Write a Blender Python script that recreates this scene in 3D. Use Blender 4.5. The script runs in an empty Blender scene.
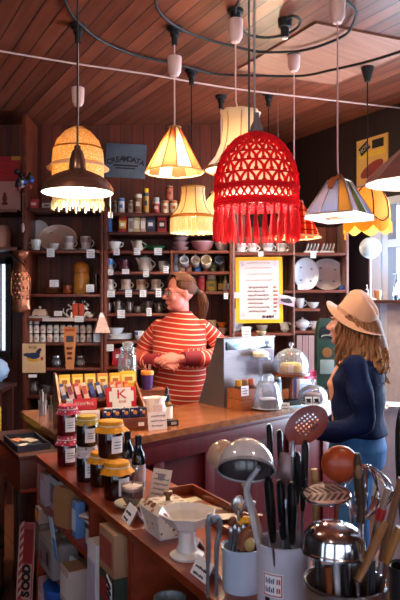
import bpy, bmesh, math, random
from mathutils import Vector, Matrix, Euler
random.seed(7)
R = math.radians; PI = math.pi
SC = bpy.context.scene
C = SC.collection
F, H = 650.0, 1.6            # focal length in pixels of a 400x600 frame, eye height

def at(px, py, Y):           # the point at depth Y seen at a pixel
    return Vector(((px - 200) / F * Y, Y, H + (300 - py) / F * Y))
def onz(px, py, z):          # the point of the horizontal plane z seen at a pixel
    Y = (H - z) * F / (py - 300)
    return Vector(((px - 200) / F * Y, Y, z))

# ------------------------------------------------------------------ materials
def lin(h):
    if isinstance(h, str):
        h = h.lstrip('#'); c = [int(h[i:i+2], 16) / 255 for i in (0, 2, 4)]
    else: c = h
    return tuple((v / 12.92 if v <= .04045 else ((v + .055) / 1.055) ** 2.4) for v in c) + (1,)
class NT:
    def __init__(s, name):
        s.m = bpy.data.materials.new(name); s.m.use_nodes = True
        s.t = s.m.node_tree; s.t.nodes.clear()
        s.out = s.n('ShaderNodeOutputMaterial')
    def n(s, typ, **k):
        x = s.t.nodes.new(typ)
        for a, b in k.items(): setattr(x, a, b)
        return x
    def l(s, a, b): s.t.links.new(a, b)
    def math(s, op, a, b=None, clamp=False):
        x = s.n('ShaderNodeMath', operation=op); x.use_clamp = clamp
        for i, v in enumerate((a, b)):
            if v is None: continue
            if isinstance(v, (int, float)): x.inputs[i].default_value = v
            else: s.l(v, x.inputs[i])
        return x.outputs[0]
    def mix(s, fac, a, b, typ='MIX'):
        x = s.n('ShaderNodeMix', data_type='RGBA', blend_type=typ)
        for i, v in ((0, fac), (6, a), (7, b)):
            if isinstance(v, (int, float)): x.inputs[i].default_value = v
            elif isinstance(v, tuple): x.inputs[i].default_value = v
            else: s.l(v, x.inputs[i])
        return x.outputs[2]
    def coord(s, kind='Object'): return s.n('ShaderNodeTexCoord').outputs[kind]
    def noise(s, vec, scale, detail=3, rough=.55):
        x = s.n('ShaderNodeTexNoise'); x.inputs['Scale'].default_value = scale
        x.inputs['Detail'].default_value = detail; x.inputs['Roughness'].default_value = rough
        s.l(vec, x.inputs['Vector']); return x.outputs['Fac']
    def mapping(s, vec, loc=(0,0,0), rot=(0,0,0), sc=(1,1,1)):
        x = s.n('ShaderNodeMapping'); s.l(vec, x.inputs['Vector'])
        x.inputs['Location'].default_value = loc; x.inputs['Rotation'].default_value = rot; x.inputs['Scale'].default_value = sc
        return x.outputs[0]
    def sep(s, vec):
        x = s.n('ShaderNodeSeparateXYZ'); s.l(vec, x.inputs[0]); return x.outputs
    def bsdf(s, col, rough=.5, metal=0, coat=0, spec=.5):
        b = s.n('ShaderNodeBsdfPrincipled')
        if isinstance(col, tuple): b.inputs['Base Color'].default_value = col
        else: s.l(col, b.inputs['Base Color'])
        if isinstance(rough, (int, float)): b.inputs['Roughness'].default_value = rough
        else: s.l(rough, b.inputs['Roughness'])
        b.inputs['Metallic'].default_value = metal; b.inputs['Coat Weight'].default_value = coat
        b.inputs['Specular IOR Level'].default_value = spec
        return b
    def bump(s, h, strength, b, dist=.01):
        x = s.n('ShaderNodeBump'); x.inputs['Strength'].default_value = strength; x.inputs['Distance'].default_value = dist
        s.l(h, x.inputs['Height']); s.l(x.outputs[0], b.inputs['Normal'])
    def done(s, sh): s.l(sh, s.out.inputs['Surface']); return s.m
MC = {}
def mat(col, rough=.5, metal=0, var=.12, vs=14, bump=0, coat=0, spec=.5):
    key = (str(col), rough, metal, var, vs, bump, coat, spec)
    if key in MC: return MC[key]
    t = NT('surface_' + str(len(MC))); c = lin(col); o = t.coord()
    f = t.noise(o, vs)
    d = tuple(v * (1 - var * 1.6) for v in c[:3]) + (1,); e = tuple(min(1, v * (1 + var)) for v in c[:3]) + (1,)
    b = t.bsdf(t.mix(f, d, e), rough, metal, coat, spec)
    if bump: t.bump(t.noise(o, vs * 6), bump, b)
    MC[key] = t.done(b.outputs[0]); return MC[key]
def wood(name, c1, c2, rot=0, width=.11, rough=.45, groove=.04, axis='X', grain=1.0, coat=0, gap='#120a08', vary=.5):
    """boards running along local Y after rotation about z (axis X = board width axis)"""
    t = NT(name); o = t.mapping(t.coord(), rot=(0, 0, rot))
    x, y, z = t.sep(o)
    w = x if axis == 'X' else (y if axis == 'Y' else z)
    u = t.math('DIVIDE', w, width); fr = t.math('FRACT', u); fl = t.math('FLOOR', u)
    wn = t.n('ShaderNodeTexWhiteNoise', noise_dimensions='1D'); t.l(fl, wn.inputs['W'])
    stretch = {'X': (14, .8, 14), 'Y': (.8, 14, 14), 'Z': (.8, 14, 14)}[axis]
    if grain == 'vert': stretch = (14, 14, .8)
    comb = t.n('ShaderNodeVectorMath', operation='ADD'); t.l(t.mapping(o, sc=stretch), comb.inputs[0])
    cx = t.n('ShaderNodeCombineXYZ'); t.l(t.math('MULTIPLY', wn.outputs[0], 37.), cx.inputs[0]); t.l(t.math('MULTIPLY', wn.outputs[0], 91.), cx.inputs[1]); t.l(t.math('MULTIPLY', wn.outputs[0], 53.), cx.inputs[2])
    t.l(cx.outputs[0], comb.inputs[1])
    g = t.noise(comb.outputs[0], 1.6, 5, .62)
    fac = t.math('ADD', t.math('MULTIPLY', t.math('SUBTRACT', g, .5), 1.5), t.math('ADD', t.math('MULTIPLY', t.math('SUBTRACT', wn.outputs[0], .5), vary), .5), True)
    col = t.mix(fac, lin(c1), lin(c2))
    rr = .0
    if groove:
        e = t.math('LESS_THAN', t.math('ABSOLUTE', t.math('SUBTRACT', fr, .5)), .5 - groove)
        col = t.mix(e, lin(gap), col)
        b = t.bsdf(col, rough, 0, coat); t.bump(t.math('ADD', e, t.math('MULTIPLY', g, .12)), .6, b, .006)
    else:
        b = t.bsdf(col, rough, 0, coat); t.bump(g, .12, b, .004)
    return t.done(b.outputs[0])
def translucent(name, col, mixf=.6, var=.15, vs=30, rough=.8):
    t = NT(name); c = lin(col); o = t.coord(); f = t.noise(o, vs)
    cc = t.mix(f, tuple(v * (1 - var) for v in c[:3]) + (1,), c)
    d = t.n('ShaderNodeBsdfDiffuse'); t.l(cc, d.inputs[0]); tr = t.n('ShaderNodeBsdfTranslucent'); t.l(cc, tr.inputs[0])
    m = t.n('ShaderNodeMixShader'); m.inputs[0].default_value = mixf; t.l(d.outputs[0], m.inputs[1]); t.l(tr.outputs[0], m.inputs[2])
    return t.done(m.outputs[0])
def glass(name, tint='#ffffff', gl=.9, rough=.03, base=.05, haze=.05):
    t = NT(name); tr = t.n('ShaderNodeBsdfTransparent'); tr.inputs[0].default_value = lin(tint)
    g = t.n('ShaderNodeBsdfGlossy'); g.inputs['Roughness'].default_value = rough
    lw = t.n('ShaderNodeLayerWeight'); lw.inputs['Blend'].default_value = .25
    f = t.math('ADD', t.math('MULTIPLY', lw.outputs['Fresnel'], gl), base, True)
    m = t.n('ShaderNodeMixShader'); t.l(f, m.inputs[0]); t.l(tr.outputs[0], m.inputs[1]); t.l(g.outputs[0], m.inputs[2])
    d = t.n('ShaderNodeBsdfTranslucent'); d.inputs[0].default_value = (.9, .92, .96, 1); d2 = t.n('ShaderNodeBsdfDiffuse'); d2.inputs[0].default_value = (.9, .92, .96, 1)
    a = t.n('ShaderNodeAddShader'); t.l(d.outputs[0], a.inputs[0]); t.l(d2.outputs[0], a.inputs[1])
    q = t.n('ShaderNodeMixShader'); q.inputs[0].default_value = haze; t.l(m.outputs[0], q.inputs[1]); t.l(a.outputs[0], q.inputs[2])
    return t.done(q.outputs[0])
def emit(name, col, s):
    t = NT(name); e = t.n('ShaderNodeEmission'); e.inputs[0].default_value = lin(col); e.inputs[1].default_value = s
    return t.done(e.outputs[0])
def dots(name, c1, cols, scale, thr=.35, rough=.5):   # small printed sprigs on a plain ground
    t = NT(name); v = t.n('ShaderNodeTexVoronoi'); v.inputs['Scale'].default_value = scale; t.l(t.coord(), v.inputs['Vector'])
    r = t.n('ShaderNodeValToRGB'); r.color_ramp.interpolation = 'CONSTANT'
    s = t.sep(v.outputs['Color'])
    els = r.color_ramp.elements
    while len(els) < len(cols): els.new(.5)
    for i, c in enumerate(cols): els[i].position = i / len(cols); els[i].color = lin(c)
    t.l(s[0], r.inputs[0])
    m = t.math('LESS_THAN', v.outputs['Distance'], thr)
    return t.done(t.bsdf(t.mix(m, lin(c1), r.outputs[0]), rough).outputs[0])

# ------------------------------------------------------------------ mesh building
class MB:
    def __init__(s, T=None): s.bm = bmesh.new(); s.T = T or Matrix(); s.mi = 0
    def v(s, co): return s.bm.verts.new(s.T @ Vector(co))
    def f(s, vs):
        try:
            fc = s.bm.faces.new(vs); fc.material_index = s.mi; return fc
        except ValueError: return None
    def box(s, c, d, rot=None, bev=0, taper=1.0):
        M = Matrix.Translation(c) @ (rot.to_matrix().to_4x4() if rot else Matrix())
        vs = []
        for z in (-1, 1):
            k = taper if z > 0 else 1
            for x, y in ((-1,-1),(1,-1),(1,1),(-1,1)): vs.append(s.v(M @ Vector((x*d[0]/2*k, y*d[1]/2*k, z*d[2]/2))))
        fs = [s.f([vs[i] for i in q]) for q in ((3,2,1,0),(4,5,6,7),(0,1,5,4),(1,2,6,5),(2,3,7,6),(3,0,4,7))]
        if bev:
            es = list({e for f_ in fs for e in f_.edges})
            r = bmesh.ops.bevel(s.bm, geom=es, offset=bev, segments=2, affect='EDGES', profile=.6)
            for f_ in r['faces']: f_.material_index = s.mi
        return s
    def lathe(s, prof, n=24, M=None, sx=1, sy=1, wob=None):
        M = M or Matrix(); rings = []
        for i, (r, z) in enumerate(prof):
            if r <= 1e-6: rings.append([s.v(M @ Vector((0, 0, z)))])
            else:
                ring = []
                for k in range(n):
                    a = 2 * PI * k / n; q = r * (wob(a, i) if wob else 1)
                    ring.append(s.v(M @ Vector((q * math.cos(a) * sx, q * math.sin(a) * sy, z))))
                rings.append(ring)
        for A, B in zip(rings, rings[1:]):
            for k in range(n):
                k2 = (k + 1) % n
                if len(A) == 1 and len(B) == 1: continue
                if len(A) == 1: s.f([A[0], B[k], B[k2]])
                elif len(B) == 1: s.f([A[k], B[0], A[k2]])
                else: s.f([A[k], B[k], B[k2], A[k2]])
        return s
    def tube(s, pts, r, n=8, cap=True, flat=1.0):
        pts = [Vector(p) for p in pts]; m = len(pts)
        rr = r if isinstance(r, (list, tuple)) else [r] * m
        up = None; rings = []
        for i, p in enumerate(pts):
            t = (pts[min(i+1, m-1)] - pts[max(i-1, 0)]).normalized()
            if up is None: up = Vector((0, 0, 1)) if abs(t.z) < .9 else Vector((1, 0, 0))
            a = t.cross(up)
            if a.length < 1e-6: a = t.orthogonal()
            a.normalize(); b = a.cross(t).normalized(); up = b
            rings.append([s.v(p + (a * math.cos(2*PI*k/n) + b * math.sin(2*PI*k/n) * flat) * rr[i]) for k in range(n)])
        for A, B in zip(rings, rings[1:]):
            for k in range(n): s.f([A[k], A[(k+1) % n], B[(k+1) % n], B[k]])
        if cap: s.f(rings[0][::-1]); s.f(rings[-1])
        return s
    def ball(s, c, r, n=16, m=10, rot=None):
        if isinstance(r, (int, float)): r = (r, r, r)
        M = Matrix.Translation(c) @ (rot.to_matrix().to_4x4() if rot else Matrix()) @ Matrix.Diagonal((*r, 1))
        prof = [(math.sin(PI * i / m), -math.cos(PI * i / m)) for i in range(m + 1)]
        prof[0] = (0, -1); prof[-1] = (0, 1)
        return s.lathe(prof, n, M)
    def prism(s, poly, y0, y1):          # outline in x, z pushed along y
        a = [s.v((x, y0, z)) for x, z in poly]; b = [s.v((x, y1, z)) for x, z in poly]
        s.f(a); s.f(b[::-1]); k = len(poly)
        for i in range(k): s.f([a[i], b[i], b[(i+1) % k], a[(i+1) % k]])
        return s
    def slab(s, poly, z0, z1):           # outline in x, y pushed along z
        a = [s.v((x, y, z0)) for x, y in poly]; b = [s.v((x, y, z1)) for x, y in poly]
        s.f(a[::-1]); s.f(b); k = len(poly)
        for i in range(k): s.f([a[i], a[(i+1) % k], b[(i+1) % k], b[i]])
        return s
    def build(s, name, mats, parent=None, loc=None, rz=0, smooth=38, rot=None):
        bmesh.ops.recalc_face_normals(s.bm, faces=s.bm.faces[:])
        me = bpy.data.meshes.new(name); s.bm.to_mesh(me); s.bm.free()
        for m in (mats if isinstance(mats, (list, tuple)) else [mats]): me.materials.append(m)
        for p in me.polygons: p.use_smooth = True
        me.set_sharp_from_angle(angle=R(smooth))
        o = bpy.data.objects.new(name, me); C.objects.link(o)
        if parent: o.parent = parent
        if loc is not None: o.location = loc
        o.rotation_euler = rot if rot is not None else (0, 0, rz)
        return o
def onc(px, py, z, r):       # centre of a round thing of radius r whose front foot shows at a pixel
    Y = (H - z) * F / (py - 300) + r
    return Vector(((px - 200) / F * Y, Y, z))
def tag(o, label, cat, group=None, kind=None):
    o['label'] = label; o['category'] = cat
    if group: o['group'] = group
    if kind: o['kind'] = kind
    return o
def thing(name, label, cat, loc=(0, 0, 0), rz=0, group=None, rot=None):
    o = bpy.data.objects.new(name, None); o.empty_display_size = .05; C.objects.link(o)
    o.location = loc; o.rotation_euler = rot if rot is not None else (0, 0, rz)
    return tag(o, label, cat, group)
def struct(mb, name, m, label=None):
    o = mb.build(name, m); o['kind'] = 'structure'
    if label: o['label'] = label
    return o
def curve_pts(pts, k=8):                 # smooth path through points
    P = [Vector(p) for p in pts]; P = [P[0] * 2 - P[1]] + P + [P[-1] * 2 - P[-2]]; out = []
    for i in range(1, len(P) - 2):
        for j in range(k):
            t = j / k; a, b, c, d = P[i-1:i+3]
            out.append(.5 * ((2*b) + (c-a)*t + (2*a-5*b+4*c-d)*t*t + (3*b-a-3*c+d)*t**3))
    out.append(P[-2]); return out
def text(s, size, m, parent=None, loc=(0,0,0), rot=(PI/2,0,0), name='lettering', thick=.0006, sx=1, curve_r=0, bold=0):
    cu = bpy.data.curves.new(name, 'FONT'); cu.body = s; cu.size = size; cu.align_x = 'CENTER'; cu.align_y = 'CENTER'; cu.extrude = thick
    cu.resolution_u = 3; cu.offset = bold
    tmp = bpy.data.objects.new('tmp_text', cu); C.objects.link(tmp)
    dg = bpy.context.evaluated_depsgraph_get()
    me = bpy.data.meshes.new_from_object(tmp.evaluated_get(dg))
    bpy.data.objects.remove(tmp); bpy.data.curves.remove(cu)
    for v in me.vertices:
        v.co.x *= sx
        if curve_r: v.co.y += curve_r * (1 - (v.co.x / (size * 3)) ** 2)
    me.materials.clear(); me.materials.append(m)
    o = bpy.data.objects.new(name, me); C.objects.link(o); o.parent = parent; o.location = loc; o.rotation_euler = rot
    return o
def scribble(parent, w, h, rows, m, y=-.001, z0=0, name='handwriting', lw=None, seed=1, x0=None, thick=.0006):
    """lines of illegible handwriting on a card standing in the local x-z plane"""
    rnd = random.Random(seed); mb = MB(); lw = lw or h / rows * .11
    for i in range(rows):
        zz = z0 + h * (1 - (i + .5) / rows); x = -w/2 + rnd.random() * w * .12; end = w/2 - rnd.random() * w * .35
        while x < end:
            L = w * (.09 + .13 * rnd.random()); k = max(3, int(L / (w * .03)))
            pts = [(x + L * j / k, y, zz + (lw * 1.6 * (1 if j % 2 else -1) * (.4 + rnd.random()))) for j in range(k + 1)]
            mb.tube(pts, lw * .55, 4, flat=1)
            x += L + w * .035
    return mb.build(name, m, parent)
def modmesh(mb, voxel=.008, smooth=4, fac=.5):
    """join overlapping closed volumes into one continuous skin"""
    bmesh.ops.recalc_face_normals(mb.bm, faces=mb.bm.faces[:])
    me = bpy.data.meshes.new('tmp'); mb.bm.to_mesh(me); mb.bm.free()
    o = bpy.data.objects.new('tmp', me); C.objects.link(o)
    m = o.modifiers.new('r', 'REMESH'); m.mode = 'VOXEL'; m.voxel_size = voxel
    if smooth:
        m = o.modifiers.new('s', 'SMOOTH'); m.iterations = smooth; m.factor = fac
    dg = bpy.context.evaluated_depsgraph_get()
    r = bpy.data.meshes.new_from_object(o.evaluated_get(dg)); bpy.data.objects.remove(o)
    for p in r.polygons: p.use_smooth = True
    return r
def mobj(name, me, m, parent=None, loc=None):
    me.materials.clear(); me.materials.append(m); me.name = name
    o = bpy.data.objects.new(name, me); C.objects.link(o); o.parent = parent
    if loc is not None: o.location = loc
    return o

# shared materials
M = {
 'shelf': wood('shelf_wood', '#3c150c', '#7c3620', axis='Z', width=.5, groove=0, rough=.4),
 'shelf_back': wood('shelf_back_boards', '#3a140b', '#7c321d', axis='X', width=.09, groove=.03, rough=.6, grain='vert'),
 'white': mat('#e6dfd8', .25, var=.05), 'cream': mat('#e2d2b4', .35, var=.06), 'paper': mat('#eeeaf0', .8, var=.04),
 'ink': mat('#1c1c30', .8, var=0), 'blueink': mat('#2a3a7a', .8, var=0), 'redink': mat('#b0302c', .8, var=0),
 'black': mat('#0c0b0d', .35, var=.1), 'blackm': mat('#141216', .6, var=.1), 'chrome': mat('#d4d4dc', .12, 1, var=.04),
 'steel': mat('#a9a9b2', .28, 1, var=.1), 'cable': mat('#0a090a', .6), 'plug': mat('#f0c9c0', .35, var=.03),
 'brass': mat('#b9873e', .3, 1), 'copper': mat('#b2603e', .3, 1, var=.2, vs=40), 'amberwood': mat('#7a3a1a', .45, var=.3, vs=9),
 'glass': glass('clear_glass', '#f2f4fa'), 'darkglass': mat('#160a08', .08, coat=.5, var=.05),
 'silverplate': mat('#c6bfc0', .22, .8, var=.1),
}
WORLD, DAY, DAYR, LAMP, OVER = 1.8, 9, 130, 7.5, .6
# ------------------------------------------------------------------ camera, world
cam = bpy.data.cameras.new('camera'); co = bpy.data.objects.new('camera', cam); C.objects.link(co)
co.location = (0, 0, H); co.rotation_euler = (PI/2, 0, 0)
cam.sensor_fit = 'VERTICAL'; cam.sensor_height = 24; cam.lens = F / 600 * 24; cam.clip_start = .05; cam.clip_end = 200
cam.dof.use_dof = True; cam.dof.focus_distance = 3.2; cam.dof.aperture_fstop = 8
SC.camera = co
vs = SC.view_settings; SC.display_settings.display_device = 'sRGB'
vs.view_transform = 'Standard'; vs.look = 'None'; vs.gamma = 1; vs.use_curve_mapping = False; vs.exposure = 0.55
SC.cycles.max_bounces = 10; SC.cycles.transparent_max_bounces = 16; SC.cycles.sample_clamp_indirect = 6
SC.cycles.caustics_reflective = False; SC.cycles.caustics_refractive = False
w = bpy.data.worlds.new('world'); SC.world = w; w.use_nodes = True
bg = w.node_tree.nodes['Background']; bg.inputs[0].default_value = (.74, .86, 1, 1); bg.inputs[1].default_value = WORLD

# ------------------------------------------------------------------ room shell
CEIL = 3.14
D2 = Vector((-.478, .878, 0)); N2 = Vector((.878, .478, 0))      # along the boards, and square to them
rotp = math.atan2(.478, .878)                                      # boards lean left of the view
m_ceil = wood('ceiling_boards', '#4c2115', '#8f4c36', rot=-rotp, width=.10, groove=.04, rough=.42, vary=.6, gap='#1b0d0a')
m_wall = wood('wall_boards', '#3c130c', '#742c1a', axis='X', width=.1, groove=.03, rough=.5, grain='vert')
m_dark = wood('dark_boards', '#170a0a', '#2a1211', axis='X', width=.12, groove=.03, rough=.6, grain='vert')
m_floor = wood('floor_boards', '#3c1d12', '#6a3a24', rot=-rotp, width=.12, groove=.02, rough=.5)
struct(MB().box((0, 2.3, CEIL + .03), (11, 10, .06)), 'ceiling', m_ceil)
struct(MB().box((0, 2.3, -.03), (11, 10, .06)), 'floor', m_floor)
def wallx(mb, x0, x1, z0, z1, y, t=.1): mb.box(((x0+x1)/2, y + t/2, (z0+z1)/2), (x1-x0, t, z1-z0))
b = MB(); wallx(b, -1.66, .42, 0, CEIL, 5.72)                      # behind the shelves
wallx(b, -3.2, -1.77, 0, CEIL, 5.72); wallx(b, -1.77, -1.66, 1.92, CEIL, 5.72); wallx(b, -1.77, -1.66, 0, 1.15, 5.72)
b.box((.37, 6.26, CEIL/2), (.1, .88, CEIL))
struct(b, 'wall_back', m_wall)
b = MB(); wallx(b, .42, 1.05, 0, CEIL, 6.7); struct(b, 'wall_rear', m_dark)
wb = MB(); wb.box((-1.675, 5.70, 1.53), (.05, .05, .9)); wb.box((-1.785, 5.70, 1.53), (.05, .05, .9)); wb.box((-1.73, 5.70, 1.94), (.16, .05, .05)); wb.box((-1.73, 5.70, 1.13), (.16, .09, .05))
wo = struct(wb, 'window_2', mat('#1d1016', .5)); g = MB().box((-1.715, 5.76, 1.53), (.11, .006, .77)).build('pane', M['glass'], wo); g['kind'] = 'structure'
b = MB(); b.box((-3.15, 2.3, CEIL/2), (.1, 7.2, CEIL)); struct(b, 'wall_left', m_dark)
# wall behind the camera: wide shop windows
b = MB(); y = -2.5
b.box((.8, y, .3), (9, .1, .6)); b.box((.8, y, 2.87), (9, .1, .54))
for x0, x1 in ((-3.7, -2.6), (-.5, -.1), (2.0, 2.4), (4.5, 5.9)): b.box(((x0+x1)/2, y, 1.6), (x1-x0, .1, 2.0))
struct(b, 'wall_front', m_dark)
for i, (x0, x1) in enumerate(((-2.6, -.5), (-.1, 2.0), (2.4, 4.5))):
    fb = MB()
    for x in (x0 + .03, (x0+x1)/2, x1 - .03): fb.box((x, y, 1.6), (.06, .06, 2.0))
    for z in (.63, 1.9, 2.57): fb.box(((x0+x1)/2, y, z), (x1-x0, .055, .06))
    o = struct(fb, 'window_%d' % (i+3), M['white'])
    p = MB().box(((x0+x1)/2, y + .035, 1.6), (x1-x0-.02, .006, 1.96)).build('pane', M['glass'], o); p['kind'] = 'structure'
# right wall, parallel to the ceiling boards, with a tall window
def rw(s, off=0, z=0):      # s metres along the wall from its far end towards the shop front
    p = Vector((.62, 6.8, z)) + Vector((.482, -.876, 0)) * s + Vector((-.876, -.482, 0)) * off
    return p
RA = Euler((0, 0, math.atan2(-.876, .482)))
def rbox(mb, s0, s1, z0, z1, off=-.05, t=.1): mb.box(rw((s0+s1)/2, off, (z0+z1)/2), (s1-s0, t, z1-z0), RA)
b = MB(); WS0, WS1, WZ0, WZ1 = 1.78, 3.6, .72, 2.42
rbox(b, -.1, WS0, 0, CEIL); rbox(b, WS1, 10.6, 0, CEIL); rbox(b, WS0, WS1, 0, WZ0); rbox(b, WS0, WS1, WZ1, CEIL)
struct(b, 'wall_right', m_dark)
fw = mat('#cdd3df', .45, var=.05)
b = MB()
for s in (WS0 + .035, WS0 + .48, WS0 + .95, WS0 + 1.4, WS1 - .035): rbox(b, s - .03, s + .03, WZ0, WZ1, -.03, .09)
for z in (WZ0 + .03, 1.55, 2.05, WZ1 - .03): rbox(b, WS0, WS1, z - .03, z + .03, -.03, .085)
o = struct(b, 'window_1', fw)
p = MB(); rbox(p, WS0, WS1, WZ0, WZ1, -.07, .006); p = p.build('pane', M['glass'], o); p['kind'] = 'structure'
b = MB(); rbox(b, WS0 - .12, WS0, .0, 2.5, .015, .03); struct(b, 'trim_1', fw)
# ledge board along the window
b = MB(); rbox(b, WS0 - .13, WS1 - .2, 1.575, 1.6, .135, .23); struct(b, 'trim_2', mat('#4a2a24', .4))
b = MB(); rbox(b, WS0 + .13, WS0 + .34, 0, 1.57, .05, .08); struct(b, 'trim_3', wood('pale_boards', '#a39aa8', '#c7bfc9', axis='Z', width=2, groove=0, rough=.6))
# plywood sheet fixed to the ceiling
pp = [at(316, 21, 3.588), at(400, 38, 3.82), at(313, 79.5, 4.54), at(238, 68, 4.31)]
pp[1] = pp[0] + (pp[1] - pp[0]) * 1.3; pp[2] = pp[3] + (pp[1] - pp[0])
b = MB().slab([(p.x, p.y) for p in pp], CEIL - .014, CEIL + .001)
tag(b.build('ceiling_panel', wood('ply', '#8a5946', '#b98068', rot=.9, width=4, groove=0, rough=.55)), 'pale plywood panel fixed flat to the boarded ceiling', 'panel')

# lamps hanging over the shop floor above the picture
for x_, y_, e_ in ((-.9, 1.55, 22), (.75, 1.1, 20), (-.5, -.6, 16)):
    l = bpy.data.lights.new('overhead_lamp', 'POINT'); l.energy = e_ * OVER; l.color = (1, .78, .56); l.shadow_soft_size = .06
    q = bpy.data.objects.new('overhead_lamp', l); C.objects.link(q); q.location = (x_, y_, 2.72)
# daylight through the windows
def area(name, loc, rot, sx, sy, pw, col):
    l = bpy.data.lights.new(name, 'AREA'); l.shape = 'RECTANGLE'; l.size = sx; l.size_y = sy; l.energy = pw; l.color = col
    o = bpy.data.objects.new(name, l); C.objects.link(o); o.location = loc; o.rotation_euler = rot; return o
for i, x in enumerate((-1.55, .95, 3.45)):
    area('shop_window_daylight', (x, -2.40, 1.6), (PI/2, 0, 0), 2.0, 1.9, DAY, (.86, .90, 1))
q = area('side_window_daylight', rw((WS0+WS1)/2, .06, 1.57), (0, 0, 0), 1.7, 1.6, DAYR, (.62, .80, 1))
q.rotation_euler = Vector((-.876, -.482, 0)).to_track_quat('-Z', 'Z').to_euler()
# ------------------------------------------------------------------ makers for crockery and packets (base at the local origin)
def hollow(mb, prof, t=.003, n=24, M=None):   # closed thin-walled vessel from an outside profile
    inner = [(max(r - t, 0), z + (t if i == 0 else 0)) for i, (r, z) in enumerate(prof)][::-1]
    p = [(0, prof[0][1])] + prof + inner + [(0, prof[0][1] + t)]
    return mb.lathe(p, n, M)
def mk(name, label, cat, loc, rz=0, group=None): return thing(name, label, cat, loc, rz, group)
def handle_pts(x, z0, z1, out, k=8): return [(x + out * math.sin(PI * i / k), 0, z0 + (z1 - z0) * i / k) for i in range(k + 1)]
def can(loc, w, h, col, band, label, lid='#b9b4b4', name='food_tin', cat='tin', group=None, cap=None, rz=0):
    o = mk(name, label, cat, loc, rz, group); r = w / 2
    MB().lathe([(0,0),(r*.97,0),(r,.003),(r,h-.004),(r*.97,h),(0,h)], 20).build('body', mat(col, .35), o)
    lb = MB(); lb.lathe([(r*1.012,h*.12),(r*1.012,h*.84),(r*.99,h*.84),(r*.99,h*.12),(r*1.012,h*.12)], 20)
    p = lb.build('paper_label', mat(band, .5), o)
    e = MB(); e.box((0, -r*1.02, h*.52), (w*.5, .002, h*.22)); e.build('printed_panel', mat(col, .5), p)
    if cap: MB().lathe([(0,h),(r*.8,h),(r*.85,h+.02),(r*.8,h+.035),(0,h+.035)], 16).build('lid', mat(cap, .4), o)
    else: MB().lathe([(0,h),(r*.9,h),(r*.9,h+.004),(0,h+.004)], 20).build('lid', mat(lid, .3, .6), o)
    return o
def bottle(loc, w, h, col, capcol, label, band='#e8e2d8', name='bottle', cat='bottle', neck=.35, group=None, m=None):
    o = mk(name, label, cat, loc, 0, group); r = w / 2; sh = h * (1 - neck)
    MB().lathe([(0,0),(r*.95,0),(r,.004),(r,sh*.92),(r*.85,sh),(r*.36,h*.8),(r*.34,h*.93),(0,h*.93)], 20).build('body', m or mat(col, .12, coat=.4), o)
    MB().lathe([(0,h*.925),(r*.4,h*.925),(r*.42,h),(0,h)], 16).build('cap', mat(capcol, .4), o)
    MB().lathe([(r*1.015,sh*.2),(r*1.015,sh*.75),(r*.98,sh*.75),(r*.98,sh*.2),(r*1.015,sh*.2)], 20).build('paper_label', mat(band, .6), o)
    return o
def packet(loc, w, d, h, col, band, label, name='packet', cat='packet', rz=0, group=None, txt=None, tcol='#ffffff', b2=None, rot=None):
    o = thing(name, label, cat, loc, rz, group, rot)
    MB().box((0,0,h/2), (w,d,h), bev=min(w,d,h)*.06).build('carton', mat(col, .5), o)
    p = MB().box((0,-d/2-.0008,h*.55), (w*.82,.0015,h*.5)).build('printed_panel', mat(band, .5), o)
    if b2: MB().box((0,-d/2-.002,h*.55), (w*.5,.0015,h*.22)).build('printed_patch', mat(b2, .5), p)
    if txt: text(txt, h*.3, mat(tcol, .6, var=0), p, (0, -d/2-.0024, h*.55))
    return o
def cup(loc, w, h, col, label, band=None, side=1, name='teacup', cat='cup', rz=0, group=None, m=None, straight=.7):
    o = mk(name, label, cat, loc, rz, group); r = w / 2
    body = MB(); hollow(body, [(r*.55*straight/.7,0),(r*.72*straight/.7,h*.12),(r*.92,h*.5),(r,h)], .0035, 22)
    bo = body.build('bowl', m or mat(col, .2, var=.06), o)
    MB().tube(handle_pts(r*.88*side, h*.22, h*.82, .026*side), .0045, 6).build('handle', m or mat(col, .2, var=.06), o)
    if band: MB().lathe([(r*.97,h*.55),(r*1.01,h*.62),(r*1.02,h*.9),(r*.97,h*.9)], 22).build('band', mat(band, .3), bo)
    return o
def saucer(loc, w, col, label, group=None, m=None):
    r = w / 2; mb = MB(); mb.lathe([(0,0),(r*.5,0),(r*.75,.006),(r,.016),(r*.99,.019),(r*.7,.010),(r*.45,.005),(0,.005)], 28)
    return tag(mb.build('saucer', m or mat(col, .2, var=.05), loc=loc), label, 'saucer', group)
def bowl(loc, w, h, col, label, name='bowl', cat='bowl', foot=True, inside=None, group=None, band=None):
    o = mk(name, label, cat, loc, 0, group); r = w / 2; mb = MB()
    hollow(mb, [(r*.42,0),(r*.45,h*.1),(r*.8,h*.45),(r,h)], .004, 28); mb.build('body', mat(col, .2, var=.06), o)
    MB().lathe([(r*.985,h*.93),(r*1.015,h*.95),(r*1.015,h*1.01),(r*.97,h*1.01)], 28).build('rim', mat(band or col, .25), o)
    return o
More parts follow.
